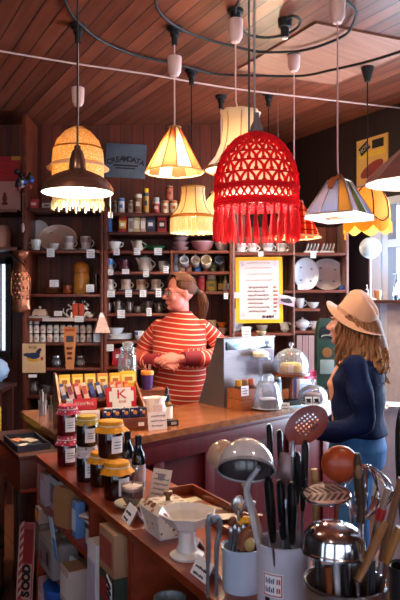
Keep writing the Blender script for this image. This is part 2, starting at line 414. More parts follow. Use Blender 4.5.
def plate_up(loc, w, h, col, label, lean=14, name='dinner_plate', rimcol='#cfc6c4', sprig='#8c7f94', group=None, yaw=0):
    """oval or round plate standing on edge and leaning back"""
    o = thing(name, label, 'plate', loc, 0, group); o.rotation_euler = (R(-lean), 0, R(yaw)); rx, ry = w/2, h/2
    T = Matrix.Translation((0,0,ry)) @ Matrix.Rotation(PI/2, 4, 'X') @ Matrix.Diagonal((rx, ry, 1, 1))
    mb = MB(T); mb.lathe([(0,-.010),(.6,-.010),(.72,-.004),(1,.008),(.99,.012),(.7,.001),(.62,-.004),(0,-.004)], 36); mb.build('dish', mat(col, .2, var=.05), o)
    rm = MB(T); rm.lathe([(.90,.0085),(.955,.0108),(.955,.0118),(.90,.0095)], 36); rm.build('painted_rim', mat(rimcol, .3), o)
    sp = MB(T)
    for a in (.6, 2.3, 3.9, 5.4): sp.ball((.55*math.cos(a), .55*math.sin(a), -.002), (.09,.06,.004), 8, 4)
    sp.build('painted_sprigs', mat(sprig, .4), o); return o
def jug(loc, w, h, col, label, side=1, name='jug', cat='jug', spout=True, lid=False, group=None, m=None, rz=0):
    o = mk(name, label, cat, loc, rz, group); r = w / 2; mm = m or mat(col, .2, var=.08); mb = MB()
    hollow(mb, [(r*.6,0),(r*.95,h*.2),(r,h*.38),(r*.72,h*.7),(r*.8,h)], .004, 22); mb.build('body', mm, o)
    MB().tube(handle_pts(r*.72*side, h*.25, h*.9, .035*side), .005, 6).build('handle', mm, o)
    if spout: MB().tube([(-r*.7*side,0,h*.55),(-r*.95*side,0,h*.85),(-r*1.25*side,0,h*1.02)], [r*.3,r*.22,r*.12], 8).build('spout', mm, o)
    if lid:
        l = MB(); l.lathe([(0,h),(r*.82,h),(r*.6,h*1.08),(r*.15,h*1.13),(r*.18,h*1.19),(0,h*1.22)], 20); l.build('lid', mm, o)
    return o
def tureen(loc, w, h, col, label, lid=False, name='tureen', cat='dish', group=None, sprig=None):
    o = mk(name, label, cat, loc, 0, group); r = w / 2; mm = mat(col, .2, var=.05); mb = MB()
    hollow(mb, [(r*.5,0),(r*.42,h*.15),(r*.8,h*.4),(r*.95,h*.8),(r,h)], .004, 26); mb.build('body', mm, o)
    for s in (-1, 1): MB().tube([(s*r*.9,0,h*.5),(s*r*1.28,0,h*.6),(s*r*1.3,0,h*.9),(s*r*.97,0,h*.92)], .006, 6).build('handle', mm, o)
    if lid: MB().lathe([(r*1.02,h),(r*.9,h*1.2),(r*.4,h*1.45),(r*.12,h*1.5),(r*.15,h*1.65),(0,h*1.7)], 24).build('lid', mm, o)
    return o
def card(loc, w, h, label, rz=0, lean=8, ink='ink', rows=3, group='price cards on the shelf edges', seed=1, col='paper', name='price_card', rot=None):
    o = thing(name, label, 'card', loc, rz, group); o.rotation_euler = rot if rot is not None else (R(-lean), 0, rz)
    MB().box((0,0,h/2), (w,.0015,h)).build('card', M[col] if isinstance(col, str) and col in M else mat(col, .7), o)
    scribble(o, w*.82, h*.8, rows, M[ink], -.0012, h*.1, seed=seed); return o

# ------------------------------------------------------------------ wooden wall shelving
FY, BY = 5.25, 5.62
def zof(py): return H + (300 - py) / F * FY
def xof(px): return (px - 200) / F * FY
def shelving(name, label, x0, x1, ups, shelves, top, backz, m_edge=None):
    o = thing(name, label, 'shelves', ((x0+x1)/2, FY, 0)); cx = (x0+x1)/2; D = BY - FY
    for i, (px, w, z1) in enumerate(ups): MB().box((xof(px) - cx, D/2, z1/2), (w, D, z1), bev=.002).build('upright', M['shelf'] if not m_edge else m_edge, o)
    for (a, c, py) in shelves:
        xa, xb = xof(a), xof(c)
        MB().box(((xa+xb)/2 - cx, D/2 + .003, zof(py) - .011), (xb - xa, D - .008, .022), bev=.002).build('shelf', M['shelf'], o)
    MB().box((0, D + .012, backz/2), (x1 - x0, .016, backz)).build('back_panel', M['shelf_back'], o)
    return o
ZL = {'top': 208, 'a': 250, 'b': 294, 'c': 318.5, 'd': 343, 'e': 368, 'f': 396}
shelving('wall_shelving', 'tall dark wooden shelf bay at the left, with big plates and stacked white jars', xof(22), xof(103.4),
    ((24.2, .032, 3.10), (101.8, .022, zof(200))), [(25.7, 100.6, v) for v in ZL.values()], 0, zof(206))
ZM = {'t': 212.5, 'u': 231.5, 'a': 250.5, 'b': 271.5, 'c': 291.5, 'd': 313.5, 'e': 341, 'f': 365}
shelving('wall_shelving', 'dark wooden shelf bay behind the woman in stripes, stacked with tins and cups', xof(103.6), xof(232),
    ((105.2, .022, zof(206)), (171.5, .016, zof(250)), (230.7, .018, zof(206))),
    [(106.6, 229.5, 212.5), (106.6, 229.5, 231.5), (106.6, 229.5, 250.5), (106.6, 170.5, 271.5), (172.6, 229.5, 271.5), (106.6, 170.5, 291.5), (172.6, 229.5, 291.5), (106.6, 170.5, 313.5), (106.6, 170.5, 341), (172.6, 229.5, 336), (106.6, 229.5, 367)], 0, zof(206))
shelving('wall_shelving', 'shelf bay with pale edges on the right, holding two big oval platters', xof(232.4), xof(349),
    ((233.6, .018, zof(222)), (294.2, .012, zof(222)), (347.6, .018, zof(222))),
    [(235, 293.3, 252.5), (295, 346.4, 252.5), (235, 293.3, 290.5), (295, 346.4, 290), (295, 320, 308.5), (235, 293.3, 333), (295, 346.4, 331)], 0, zof(222), wood('pale_upright', '#6d4a46', '#96706a', axis='Z', width=2, groove=0, rough=.5))
zz = zof(331) - .025
tag(MB().box((0,0,.19), (.19,.02,.38)).build('plank_door', wood('pale_plank_door', '#7a5a5a', '#a58484', axis='X', width=.048, groove=.06, rough=.6, grain='vert'), loc=(xof(308), FY - .012, zz - .39)), 'pale plank panel under the shelf beside the green scale', 'panel')

KX = 5.40 / 5.25      # things stand a little behind the shelf front
def S(px, py, Y=5.40): return Vector(((px - 200) / F * Y, Y, zof(py)))
def W(wpx, Y=5.40): return wpx / F * Y

# --- top of the middle bay: tins in a row, second row of packets
tins = [
 (115, 13, 5, '#2e2723', '#55473c', 'dark narrow tin, first in the row above the blue packet', None, None),
 (121.3, 16, 6.4, '#3d6ea5', '#d8d6da', 'white tin with a blue lower half at left of the top row', None, None),
 (130.6, 13.5, 5.4, '#6b4a3c', '#a08c80', 'small brown and grey tin left of the tall white tin', None, None),
 (138.2, 20, 7.6, '#d8cfc4', '#8b5b45', 'tall white and brown tin beside the yellow capped canister', None, None),
 (146.1, 22, 5.8, '#3c3f52', '#c79a4c', 'slim dark canister with a yellow lid on the top shelf', None, '#e8b21c'),
 (156.2, 13, 7.4, '#d9c7c6', '#b23a40', 'white and red tin with a grey screw cap', None, '#aeb4bc'),
]
for px, h, wd, c1, c2, lb, lid, cap in tins: can(S(px, 212.5), W(wd), W(h), c1, c2, lb, cap=cap, group='tins on the top shelf')
can(S(165, 212.5), W(7.6), W(13.6), '#c8743a', '#e5cdb4', 'orange and cream tin, left of the pair under the brown tin', group='tins on the top shelf')
can(S(173.6, 212.5), W(7.6), W(13.6), '#cf6a2c', '#e8d6bd', 'orange and cream tin, right of the pair under the brown tin', group='tins on the top shelf')
p = S(169.2, 212.5); p.z += W(13.6) + .0045; can(p, W(7.6), W(14), '#7a3226', '#a85844', 'red-brown tin balanced on the two orange tins', group='tins on the top shelf')
can(S(184, 212.5), W(8), W(12), '#3e2a24', '#7b4e3c', 'dark brown tin on the top shelf behind the fringed cream lampshade', group='tins on the top shelf')
pk = [
 (107.3, 17, 9.5, '#1f57a8', '#2f74c8', 'bright blue packet at the left end of the second shelf', None),
 (123, 15.5, 8, '#b32a2e', '#e4b53c', 'red and yellow packet right of the bright blue packet', '#ffffff'),
 (130.8, 15, 5, '#c9bcb8', '#8e7a7a', 'narrow grey-white packet next to the red and yellow one', None),
 (136.8, 15.5, 6, '#d2b988', '#ece2cf', 'tall beige packet with a pale panel', None),
 (143.2, 15, 5, '#c7a5a0', '#e8dcd8', 'narrow pinkish packet left of the dark picture packet', None),
 (150.8, 16, 9, '#2a2a3c', '#3e4c70', 'dark packet with a white figure printed on it', '#e9e6ea'),
 (162, 15.5, 8.6, '#a62a2c', '#30201f', 'red and black packet with a white patch', '#e0d4d0'),
 (173, 14, 8, '#54302a', '#7b4236', 'brown packet on the second shelf left of the fringed lamp', None),
]
for px, h, wd, c1, c2, lb, b2 in pk: packet(S(px, 231.5), W(wd), .05, W(h), c1, c2, lb, b2=b2, group='packets on the second shelf')
# --- third shelf
tureen(S(114, 250.5), W(14), W(10), '#e3dcda', 'white two-handled dish at the left of the crockery shelf')
jug(S(138, 250.5), W(11), W(11), '#d9c6b6', 'cream sauce jug with a wide lip and curled handle', name='sauce_jug')
o = mk('leaf_dish', 'green leaf-shaped dish with a raised tip', 'dish', S(156, 250.5)); mb = MB(Matrix.Diagonal((1.5, 1, 1, 1)))
hollow(mb, [(.025,0),(.035,.012),(.052,.045)], .004, 20); mb.build('body', mat('#2f7a4c', .2), o); MB().tube([(-.06,0,.035),(-.085,0,.05),(-.10,0,.065)], [.012,.009,.004], 8).build('tip', mat('#3c8c58', .2), o)
for i, (h, lb) in enumerate(((0, 'lowest pinkish bowl of the stack under the fringed lamp'), (1, 'middle pinkish bowl of the stack under the fringed lamp'), (2, 'topmost pinkish bowl of the stack under the fringed lamp'))):
    p = S(180.5, 250.5); p.z += i * .041; bowl(p, W(17.5 - i*.6), .0385, '#b08a90', lb, group='stack of pinkish bowls')
bowl(S(202.5, 250.5), W(24), W(10), '#b9808e', 'wide pink bowl with a pale rim left of the red crochet lamp', band='#d9b8bf')
bowl(S(222, 250.5), W(15), W(9.5), '#d6ccd0', 'whitish bowl under the edge of the red crochet lamp')
# --- fourth shelf
cup(S(108.5, 271.5), W(9.5), W(13.5), '#8e8a92', 'grey mug with a bright blue band at the left end', band='#2f6fc0', name='mug', straight=1.1)
jug(S(124, 271.5), W(12), W(12.5), '#5a1730', 'glossy maroon jug beside the white coffee pot', lid=False)
jug(S(145.5, 271.5), W(15), W(14), '#e2dcd8', 'white coffee pot with a long spout and lid', side=1, lid=True, name='coffee_pot', cat='pot')
cup(S(163, 271.5), W(9), W(11), '#d7cfcd', 'pale cup at the right end of the coffee pot shelf')
# --- fifth shelf: four mugs on saucers
for i, px in enumerate((109, 126, 141, 156)):
    wch = ('leftmost', 'second from the left', 'third from the left', 'rightmost')[i]
    saucer(S(px, 291.5), W(14.5), '#8fa0bc' if i else '#d8d0cc', wch + ' saucer of the four under the pale cups', group='saucers under four cups')
    p = S(px, 291.5); p.z += .0058; cup(p, W(9.6), W(11.5), ('#d9ccc4', '#d4c0b4', '#cdb09c', '#d8cabe')[i], wch + ' of the four pale cups on saucers', band=('#b4948a', '#c7a494', '#b9805c', '#c9b0a6')[i], straight=1.05, group='four pale cups on saucers')
# --- sixth shelf: small metal and glass pots
for i, (px, h, wd) in enumerate(((108, 12, 7), (118, 14, 8), (129, 13, 7.5), (137.5, 8, 8), (148, 14, 8), (159, 12, 8.5))):
    lb = ('small dark cruet at the left end of the silver shelf', 'second silver pot along, taller with a knob lid', 'third silver pot along, slim with a lid', 'low silver bowl-shaped pot among the cruets', 'tall tarnished goblet-shaped pot', 'tarnished silver pot nearest the striped shoulder')[i]
    jug(S(px, 313.5), W(wd), W(h)*.85, '#8a7a76', lb, lid=i in (1, 2), side=1 if i % 2 else -1, name='silver_pot', cat='pot', m=mat('#7d6f6d', .3, .7, var=.2), group='small silver pots')
# --- seventh shelf: plates and bowls
for i in range(5):
    p = S(117, 341); p.z += i * .009
    saucer(p, W(30), '#d8dbe6' if i % 2 else '#e8e6ea', ('bottom', 'second from bottom', 'middle', 'second from top', 'topmost')[i] + ' plate of the white stack under the pale bowl', group='stack of white plates').name = 'plate'
p = S(116, 341); p.z += .0415; bowl(p, W(16), W(7), '#c9d0de', 'pale blue-white bowl on top of the plate stack')
cup(S(139, 341), W(9), W(9), '#dfe0e8', 'small white cup with a blue band on the plates shelf', band='#4a5fa0')
p = S(152, 341); cup(p, W(9), W(8), '#c4a896', 'beige cup on the plates shelf beside the striped sleeve')
# --- lower row behind the counter
packet(S(120, 367), W(15), .05, W(17), '#b01c2c', '#c93444', 'red packet with a white curve, low behind the stick jar', b2='#efe4e4')
packet(S(138.5, 367), W(8.5), .05, W(16), '#d8c4a4', '#e8dcc4', 'cream box low behind the purple cup', b2='#b08a60')
# --- bay behind the seller: mugs on hooks, spice jars, bottles
for i, (px, c) in enumerate(((184.5, '#c9c4cc'), (195.5, '#d4c2b4'), (206, '#dccab0'), (219, '#5d6474'))):
    lb = ('grey-white mug hanging from a hook, leftmost of four', 'cream mug hanging from a hook, second of four', 'biggest cream mug hanging from a hook beside the blue jar', 'dark grey mug hanging from a hook, rightmost of four')[i]
    z = zof(250.5) - .022
    o = thing('hanging_mug', lb, 'mug', (S(px, 250).x, 5.33, z - .105), 0, 'mugs hanging on hooks'); rr = .037 if i != 2 else .044
    T = Matrix.Translation((0, 0, .038)) @ Matrix.Rotation(R(68), 4, 'X')
    mb = MB(T); hollow(mb, [(rr*.8,-.04),(rr,-.03),(rr,.045)], .004, 20); mb.build('bowl', mat(c, .2, var=.1), o)
    MB(T).tube([(0, rr*.95, -.028), (0, rr*1.7, -.02), (0, rr*1.8, .015), (0, rr*.95, .03)], .005, 6).build('handle', mat(c, .2), o)
    MB().tube([(0, .0, .105), (0, 0, .085), (0, -.012, .078), (0, -.014, .09)], .0025, 5).build('hook', M['brass'], o)
for i, (px, w_, h, c, band, lb) in enumerate(((175.5, 6, 17, '#8fa0b8', '#c4ccd8', 'tall bluish jar at the left of the spice row'), (182, 6, 10, '#b8735c', '#d8a48c', 'small pinkish spice jar, left of a pair'), (188.8, 6, 10, '#a85f4c', '#c88a70', 'small reddish spice jar, right of a pair'),
        (197.5, 7.5, 9, '#1f4a8c', '#2c66b4', 'squat bright blue jar under the hanging mugs'), (206, 6.5, 9.5, '#5c2a22', '#80402f', 'dark brown spice jar right of the squat blue jar'), (213, 6, 9, '#4a5a34', '#8d8a50', 'olive green spice jar under the dark hanging mug'), (222.5, 6, 10, '#3b2a2c', '#6e5450', 'dark spice jar at the right of the row'))):
    can(S(px, 271.5), W(w_), W(h), c, band, lb, name='spice_jar', cat='jar', group='spice jars under the mugs')
can(S(201.5, 291.5), W(7.5), W(15), '#c02c34', '#d8464a', 'red tin behind the woman beside the yellow-green jar')
can(S(211.5, 291.5), W(10.5), W(12.5), '#7d8a72', '#d4c860', 'wide jar with a yellow and green label', name='jar', cat='jar', cap='#c9c9c4')
for i, (px, w_, h, c, cc, bd, lb) in enumerate(((220.5, 5, 17, '#3a4a2a', '#c8a848', '#c9b468', 'green bottle with a gold cap'), (225.2, 4.6, 16, '#c8c4b4', '#d8d4cc', '#e8e2d4', 'pale bottle between the green and the dark bottle'), (229.0, 3.6, 17, '#1b1a20', '#c4c0c8', '#dcd8dc', 'slim black bottle next to the yellow menu'))):
    bottle(S(px, 291.5), W(w_), W(h), c, cc, lb, band=bd, group='bottles beside the menu')
bowl(S(222, 336), W(12), W(7), '#c8b8b0', 'pale bowl by the seller shoulder under the orange bowl')
p = S(222, 336); p.z += W(7) * 1.01 + .001; bowl(p, W(10), W(5.5), '#d8822c', 'small orange bowl stacked on the pale bowl')
jug(S(212, 336), W(11), W(15), '#cdb8a6', 'cream jug with a loop handle behind the striped shoulder', side=1)
# --- right bay
for i, (px, w_, lb) in enumerate(((241, 10, 'white cup in the row above the menu, nearest the red fringe'), (252.5, 9.5, 'white cup above the middle of the menu'), (268, 11, 'larger white cup above the right side of the menu'), (281.5, 10, 'white cup at the right end above the menu'))):
    saucer(S(px, 252.5), W(w_ * 1.5), '#dedbe2', ('first', 'second', 'third', 'last')[i] + ' saucer along the shelf above the menu', group='saucers above the menu')
    p = S(px, 252.5); p.z += .0058; cup(p, W(w_), W(9.5), '#dcd8de', lb, band='#a8a4b0', group='white cups above the menu')
for k, px in enumerate((311, 326.5)):
    o = thing('toast_rack', ('white toast rack of upright fins, left of two', 'white toast rack of upright fins, right of two')[k], 'rack', S(px, 252.5), 0, 'toast racks')
    MB().box((0,0,.012), (.115,.07,.024), bev=.006).build('base', mat('#d8d8de', .25), o)
    for j in range(4): MB(Matrix.Translation((-.042 + j*.028, 0, .02)) @ Matrix.Rotation(R(18), 4, 'Y')).lathe([(0,-.003),(.036,-.003),(.036,.003),(0,.003)], 18, Matrix.Translation((0,0,.034)) @ Matrix.Rotation(PI/2, 4, 'Y')).build('fin', mat('#d4d6dc', .2), o)
plate_up(S(306.5, 290, 5.40), W(26), W(33.5), '#dcd8e2', 'big pale oval platter, left of the two', 12, 'platter')
plate_up(S(328, 290, 5.46), W(36), W(33), '#cdbcc2', 'big pinkish-grey oval platter, right of the two, behind the left one', 10, 'platter')
packet(S(341.5, 290, 5.33), W(4.5), .03, W(4.5), '#2a5fc0', '#3c74d8', 'tiny blue box at the right end of the shelf near the hat')
cup(S(300, 308.5), W(9), W(10), '#d5d0d6', 'white cup on the short shelf beside the photo card')
bowl(S(313, 308.5), W(12), W(6), '#d9d4d4', 'small white bowl on the short shelf')
tureen(S(302.5, 331), W(14), W(7.5), '#dcd9de', 'white lidded dish on the shelf above the plank panel', lid=True)
jug(S(315, 331), W(7), W(9), '#cfc8ca', 'small white jug right of the lidded dish')
bowl(S(330, 331), W(12), W(8), '#8a7f86', 'grey bowl on the shelf behind the green scale')
plate_up(S(236.2, 333, 5.42), W(15), W(24), '#ccd3e0', 'small blue-rimmed plate standing left of the menu', 8, rimcol='#7c8fb8')
jug(S(285, 333), W(9), W(10), '#c8ccd6', 'bluish white jug right of the foot of the menu')
bowl(S(262, 333), W(12), W(7), '#b9a898', 'beige bowl peeping out below the menu')
bowl(S(247, 333), W(11), W(5), '#9a9ca8', 'grey bowl below the left corner of the menu')
# --- left bay
packet(S(34.5, 208), W(9.5), .06, W(11), '#9c2028', '#b83038', 'small red box on top of the left shelves', b2='#e4d4cc', name='small_box', cat='box')
packet(S(47, 208), W(10.5), .03, W(9), '#4a3630', '#b8a8a0', 'small framed picture on top of the left shelves', name='picture_frame', cat='frame', b2='#5a5664')
plate_up(S(38, 250, 5.52), W(24), W(34), '#dcd6e0', 'pale plate standing behind the brown-tinted platter', 9)
plate_up(S(57, 250, 5.47), W(40), W(29), '#c4a294', 'large pinkish-brown oval platter standing on the left shelves', 14, 'platter', rimcol='#e0ccc4')
cup(S(36, 250, 5.34), W(10), W(11), '#d8d0cc', 'white cup at the far left of the plate shelf', side=-1)
bowl(S(54, 250, 5.34), W(10), W(7), '#d6c8c0', 'small white bowl in front of the brown platter')
for px, lb in ((69, 'metallic white cup in front of the big platter'), (86, 'footed white cup with a sprig at the right of the plate shelf')):
    saucer(S(px, 250, 5.36), W(16), '#d0c6c4', 'saucer under the ' + lb); p = S(px, 250, 5.36); p.z += .0058
    cup(p, W(11), W(13.5), '#d4c8c4', lb, band='#a08c8c', side=1)
for i in range(3):
    p = S(51, 294); p.z += i * .0132
    o = saucer(p, W(20 - i), '#7a4326', ('bottom', 'middle', 'top')[i] + ' brown plate under the stacked brown cups', group='brown plates'); o.name = 'plate'
p = S(52, 294); p.z += .038; cup(p, W(11), W(10), '#7c3d20', 'brown mug standing on the brown plates', name='mug', straight=1.1)
cup(S(67.5, 294), W(10), W(9), '#8e3e1e', 'reddish brown mug in front of the amber jar', name='mug', straight=1.15)
o = mk('storage_jar', 'tall amber ceramic jar with a rounded lid', 'jar', S(81.5, 294)); r = W(8)
MB().lathe([(0,0),(r*.85,0),(r,.02),(r,.16),(r*.92,.175),(0,.175)], 26).build('body', mat('#c8893c', .3, var=.4, vs=26), o)
MB().lathe([(0,.176),(r*1.02,.176),(r*1.05,.2),(r*.9,.245),(r*.5,.268),(0,.272)], 26).build('lid', mat('#b8702c', .3, var=.4, vs=26), o)
jug(S(96, 294), W(7), W(20), '#3a1a12', 'dark slim jug beside the amber jar', name='slim_jug')
o = mk('butter_dish', 'white covered butter dish with a knob on the narrow shelf', 'dish', S(40, 318.5))
MB().box((0,0,.008), (W(20),.09,.016), bev=.006).build('tray', mat('#d8ccc4', .25), o)
MB().box((0,0,.046), (W(16),.07,.058), bev=.012, taper=.72).build('cover', mat('#d4b8aa', .25), o)
MB().ball((0,0,.088), (.012,.012,.013), 10, 8).build('knob', mat('#d4b8aa', .25), o)
for k, (px, s, lb) in enumerate(((72, 1, 'left black and white dog figure leaning on a red bookend'), (86, -1, 'right black and white dog figure leaning on a red bookend'))):
    o = mk('dog_figurine', lb, 'figurine', S(px, 318.5, 5.34), 0, 'dog bookends')
    MB().box((s*.028,0,.045), (.045,.05,.09), bev=.005).build('bookend', mat('#c4401c', .4), o)
    fig = MB()
    fig.ball((-s*.012,-.005,.035), (.026,.02,.02), 14, 10, Euler((0, s*.9, 0))); fig.ball((-s*.028,-.005,.015), (.02,.02,.016)); fig.tube([(-s*.002,-.005,.045),(s*.006,-.01,.07)], [.015,.012], 10)
    fig.ball((s*.004,-.012,.083), (.018,.014,.013)); fig.ball((-s*.012,-.016,.079), (.011,.009,.008))
    for q in (-1, 1): fig.box((s*.012+q*.004,-.010+q*.008,.098), (.006,.004,.014))
    fig.tube([(-s*.002,-.02,.04),(s*.004,-.032,.02),(s*.002,-.034,.004)], .006, 6); fig.tube([(-s*.04,0,.02),(-s*.054,0,.04),(-s*.05,0,.06)], [.005,.004,.002], 6)
    t = NT('dog_coat'); tt = t.noise(t.coord(), 30, 1); t.done(t.bsdf(t.mix(t.math('GREATER_THAN', tt, .44), lin('#17120f'), lin('#e6dedb')), .3).outputs[0])
    fig.build('dog', t.m, o); o.scale = (1.35, 1.35, 1.35)
row = 0
for row, py_off in ((0, 0), (1, 1), (2, 2)):
    for i in range(10):
        px = 30 + i * 6.6
        if row == 2 and i > 1: continue
        p = S(px, 343, 5.38); hh = .064
        p.z += row * (hh + .0105)
        col = '#f0e8e4' if (i + row) % 3 else '#ecd4d0'
        nm = ('first', 'second', 'third', 'fourth', 'fifth', 'sixth', 'seventh', 'eighth', 'ninth', 'last')[i]
        lb = nm + ' white spice jar from the left in the ' + ('lower row' if row == 0 else 'upper row' if row == 1 else 'short top row')
        o = mk('spice_jar', lb, 'jar', p, 0, 'stacked white spice jars'); r = W(5.8) / 2
        MB().lathe([(0,0),(r*.9,0),(r,.008),(r,hh-.018),(r*.78,hh-.003),(r*.74,hh),(0,hh)], 18).build('body', mat(col, .25), o)
        MB().lathe([(0,hh),(r*.8,hh),(r*.8,hh+.0100),(0,hh+.0100)], 18).build('lid', mat('#4c3f38' if (row or i % 2) else '#8c807a', .4), o)
        MB().box((0,-r*1.0,hh*.45), (r*.9,.003,hh*.26)).build('paper_label', mat('#cda09c' if i % 2 else '#a4a2b0', .6), o)
for k, px in enumerate((56, 80)):
    o = mk('glass_jar', ('round glass jar on the low shelf left of the orange leaflet', 'round glass jar on the low shelf right of the orange leaflet')[k], 'jar', S(px, 368, 5.34))
    mb = MB(); hollow(mb, [(.025,0),(.04,.02),(.04,.05),(.026,.07),(.028,.08)], .002, 20); mb.build('body', M['glass'], o)
    MB().lathe([(0,.08),(.03,.08),(.03,.092),(0,.094)], 18).build('lid', M['silverplate'], o)
    MB().ball((0,0,.03), (.034,.034,.024)).build('contents', mat('#6b5148', .6, var=.4, vs=60), o)
jug(S(33, 396), W(12), W(12), '#8a7a78', 'dull silver teapot low behind the bird poster', lid=True, name='teapot', cat='pot', m=mat('#5a4c4a', .35, .6))
cup(S(46, 396), W(9), W(8), '#7a6e70', 'grey cup low on the left shelves', m=mat('#6a5e5e', .35, .5))
# --- far left: shelf with crock and big red poster
o = tag(MB().box((0,0,-.011), (.9,.35,.022), bev=.002).build('alcove_shelf', M['shelf'], loc=(-1.93, 5.43, zof(209))), 'upper dark shelf board at the far left under the red poster', 'shelf')
o = tag(MB().box((0,0,-.013), (.9,.35,.026), bev=.002).build('alcove_shelf', M['shelf'], loc=(-1.93, 5.43, zof(247))), 'lower shelf board at the far left under the brown crock', 'shelf')
o = mk('crock', 'brown stoneware crock at the far left edge', 'crock', S(1.5, 247, 5.36)); r = W(9)
MB().lathe([(0,0),(r*.9,0),(r,.02),(r,.13),(r*.85,.155),(r*.85,.17),(0,.17)], 26).build('body', mat('#a5705c', .45, var=.2), o); MB().lathe([(0,.171),(r*.9,.171),(r*.9,.182),(r*.2,.19),(0,.2)], 24).build('lid', mat('#8d5c4c', .45), o)
o = thing('advert_poster', 'large red and pink card poster standing at the far left', 'poster', S(5, 209, 5.36)); w_, h_ = W(31), W(54)
MB().box((0,0,h_/2), (w_,.008,h_), bev=.001).build('board', mat('#c58c84', .6), o)
MB().box((0,-.0055,h_*.77), (w_,.002,h_*.46)).build('red_panel', mat('#a8101c', .5), o); MB().box((w_*.36,-.007,h_*.965), (w_*.28,.002,h_*.07)).build('yellow_corner', mat('#c88a20', .5), o)
f_ = MB(); f_.ball((0,-.006,h_*.22), (.02,.004,.035)); f_.ball((0,-.006,h_*.31), (.013,.004,.013)); f_.box((0,-.006,h_*.13), (.05,.004,.02)); f_.build('printed_figure', mat('#6a1f28', .6), o)
f_ = MB()
for q, ww in ((.86, .55), (.74, .7), (.66, .6)): f_.tube([((-.5+.1*j)*w_*ww, -.0075, h_*q + .006*(j % 2)) for j in range(11)], .004, 4)
f_.build('printed_lines', mat('#d8343c', .5), o)
# hanging cluster and brush on the post
o = thing('trinket_bunch', 'bunch of small dark, blue and white trinkets hanging on the post', 'ornament', (xof(27), 5.17, zof(192)))
rr = random.Random(4); cl = [('#16151c', 9), ('#1e4fa0', 4), ('#cfcad2', 3), ('#8c3a34', 3)]
for c, n in cl:
    mb = MB()
    for j in range(n): mb.ball(((rr.random()-.5)*.13, (rr.random()-.5)*.05, .02 + rr.random()*.14 if c == '#16151c' else .02 + rr.random()*.07), .014 + rr.random()*.012, 8, 6)
    mb.build('bead', mat(c, .4), o)
MB().tube([(0,0,.05),(0,.02,.16),(0,.07,.20)], .003, 6).build('cord', M['black'], o)
o = thing('hanging_spoon', 'wooden spoon with a pale bowl hanging on the left post', 'spoon', (xof(24.5), 5.2, zof(232)))
MB().tube([(0,0,.05),(0,0,.31)], .005, 8).build('handle', mat('#5a3020', .5), o); MB().ball((0,0,.03), (.014,.008,.04), 12, 10).build('bowl', mat('#b09890', .4), o); MB().tube([(0,0,.30),(0,.05,.305)], .003, 6).build('peg', M['brass'], o)
# copper fish mould
o = thing('fish_mould', 'copper fish-shaped mould hanging tail up on the left post', 'mould', (xof(24), 5.16, zof(312)))
S3 = 5.16 / F
mb = MB(); n = 22
def fr(t): return (.35 + .65*math.sin(PI*min(1, t*1.15+.05))**.7)
prof = [(0,.0,5),(0,3,10),(0,8,8.6),(.0,16,9),(0,28,9.6),(0,38,8.6),(0,46,5),(0,51,2.6),(0,55,6),(0,61,9),(0,62,5)]
rings = []
for _, z, hw in prof:
    ring = []
    for k in range(n):
        a = 2*PI*k/n; ring.append(mb.v((math.cos(a)*hw*S3, -abs(math.sin(a))*min(hw, 6)*S3*.62 if math.sin(a) > 0 else .004, z*S3)))
    rings.append(ring)
for A, B in zip(rings, rings[1:]):
    for k in range(n): mb.f([A[k], A[(k+1)%n], B[(k+1)%n], B[k]])
mb.f(rings[0][::-1]); mb.f(rings[-1])
t = NT('hammered_copper'); v_ = t.n('ShaderNodeTexVoronoi'); v_.inputs['Scale'].default_value = 55; t.l(t.coord(), v_.inputs['Vector'])
bb = t.bsdf(lin('#c07a5c'), .32, .9); t.bump(v_.outputs['Distance'], .35, bb, .006); t.done(bb.outputs[0])
mb.build('body', t.m, o)
sc = MB()
for j in range(6):
    for q in range(-2 + j % 2, 3): sc.ball(((q - .5*(j % 2)) * .026, -.031 + abs(q)*.007, (15 + j*4.6)*S3), (.013,.006,.017), 8, 6)
sc.build('scale', mat('#c47a58', .25, 1), o)
rim = MB().tube(curve_pts([(-.04,-.012,.04),(-.068,-.01,.13),(-.076,-.01,.23),(-.06,-.01,.33),(0,-.03,.40),(.06,-.01,.33),(.076,-.01,.23),(.068,-.01,.13),(.04,-.012,.04)], 4), .006, 6); rim.build('rolled_rim', mat('#c9825c', .25, 1), o)
MB().tube([(0,0,.47),(0,.02,.50),(0,.09,.505)], .003, 6).build('hanging_ring', M['brass'], o)
# pyramid packet, card strip, small things on the left bay front
o = thing('pyramid_box', 'pinkish pyramid-shaped paper box hanging at the shelf corner', 'box', (xof(103), 5.17, zof(332)), .3)
MB().lathe([(0,0),(.088,0),(.03,.125),(.0,.13)], 4, Matrix.Rotation(PI/4, 4, 'Z')).build('carton', dots('sprigged_paper', '#d8a898', ['#b86a5c', '#c8b0a8', '#8f5a58'], 60, .25), o)
MB().lathe([(0,.126),(.032,.122),(.012,.158),(0,.16)], 4, Matrix.Rotation(PI/4, 4, 'Z')).build('cap', M['white'], o)
tag(MB().box((0,0,.012), (W(31),.002,.028)).build('shelf_strip', mat('#d8c8c8', .7), loc=(xof(58.5), FY - .004, zof(321))), 'long white paper strip along the narrow shelf edge', 'strip')
o = thing('bird_poster', 'cream card with a dark blue cockerel, fixed to the left shelves', 'poster', (xof(34.3), FY - .012, zof(372.5)))
w_, h_ = W(23, FY), W(29, FY); MB().box((0,0,h_/2), (w_,.004,h_)).build('card', mat('#e0b88c', .7, var=.04), o)
f_ = MB(); f_.ball((-.005,-.003,h_*.58), (.055,.003,.026)); f_.ball((-.055,-.003,h_*.62), (.03,.003,.014)); f_.ball((.035,-.003,h_*.70), (.018,.003,.026), rot=Euler((0,.4,0))); f_.ball((.05,-.003,h_*.79), (.013,.003,.012)); f_.build('printed_bird', mat('#1d2c52', .7), o)
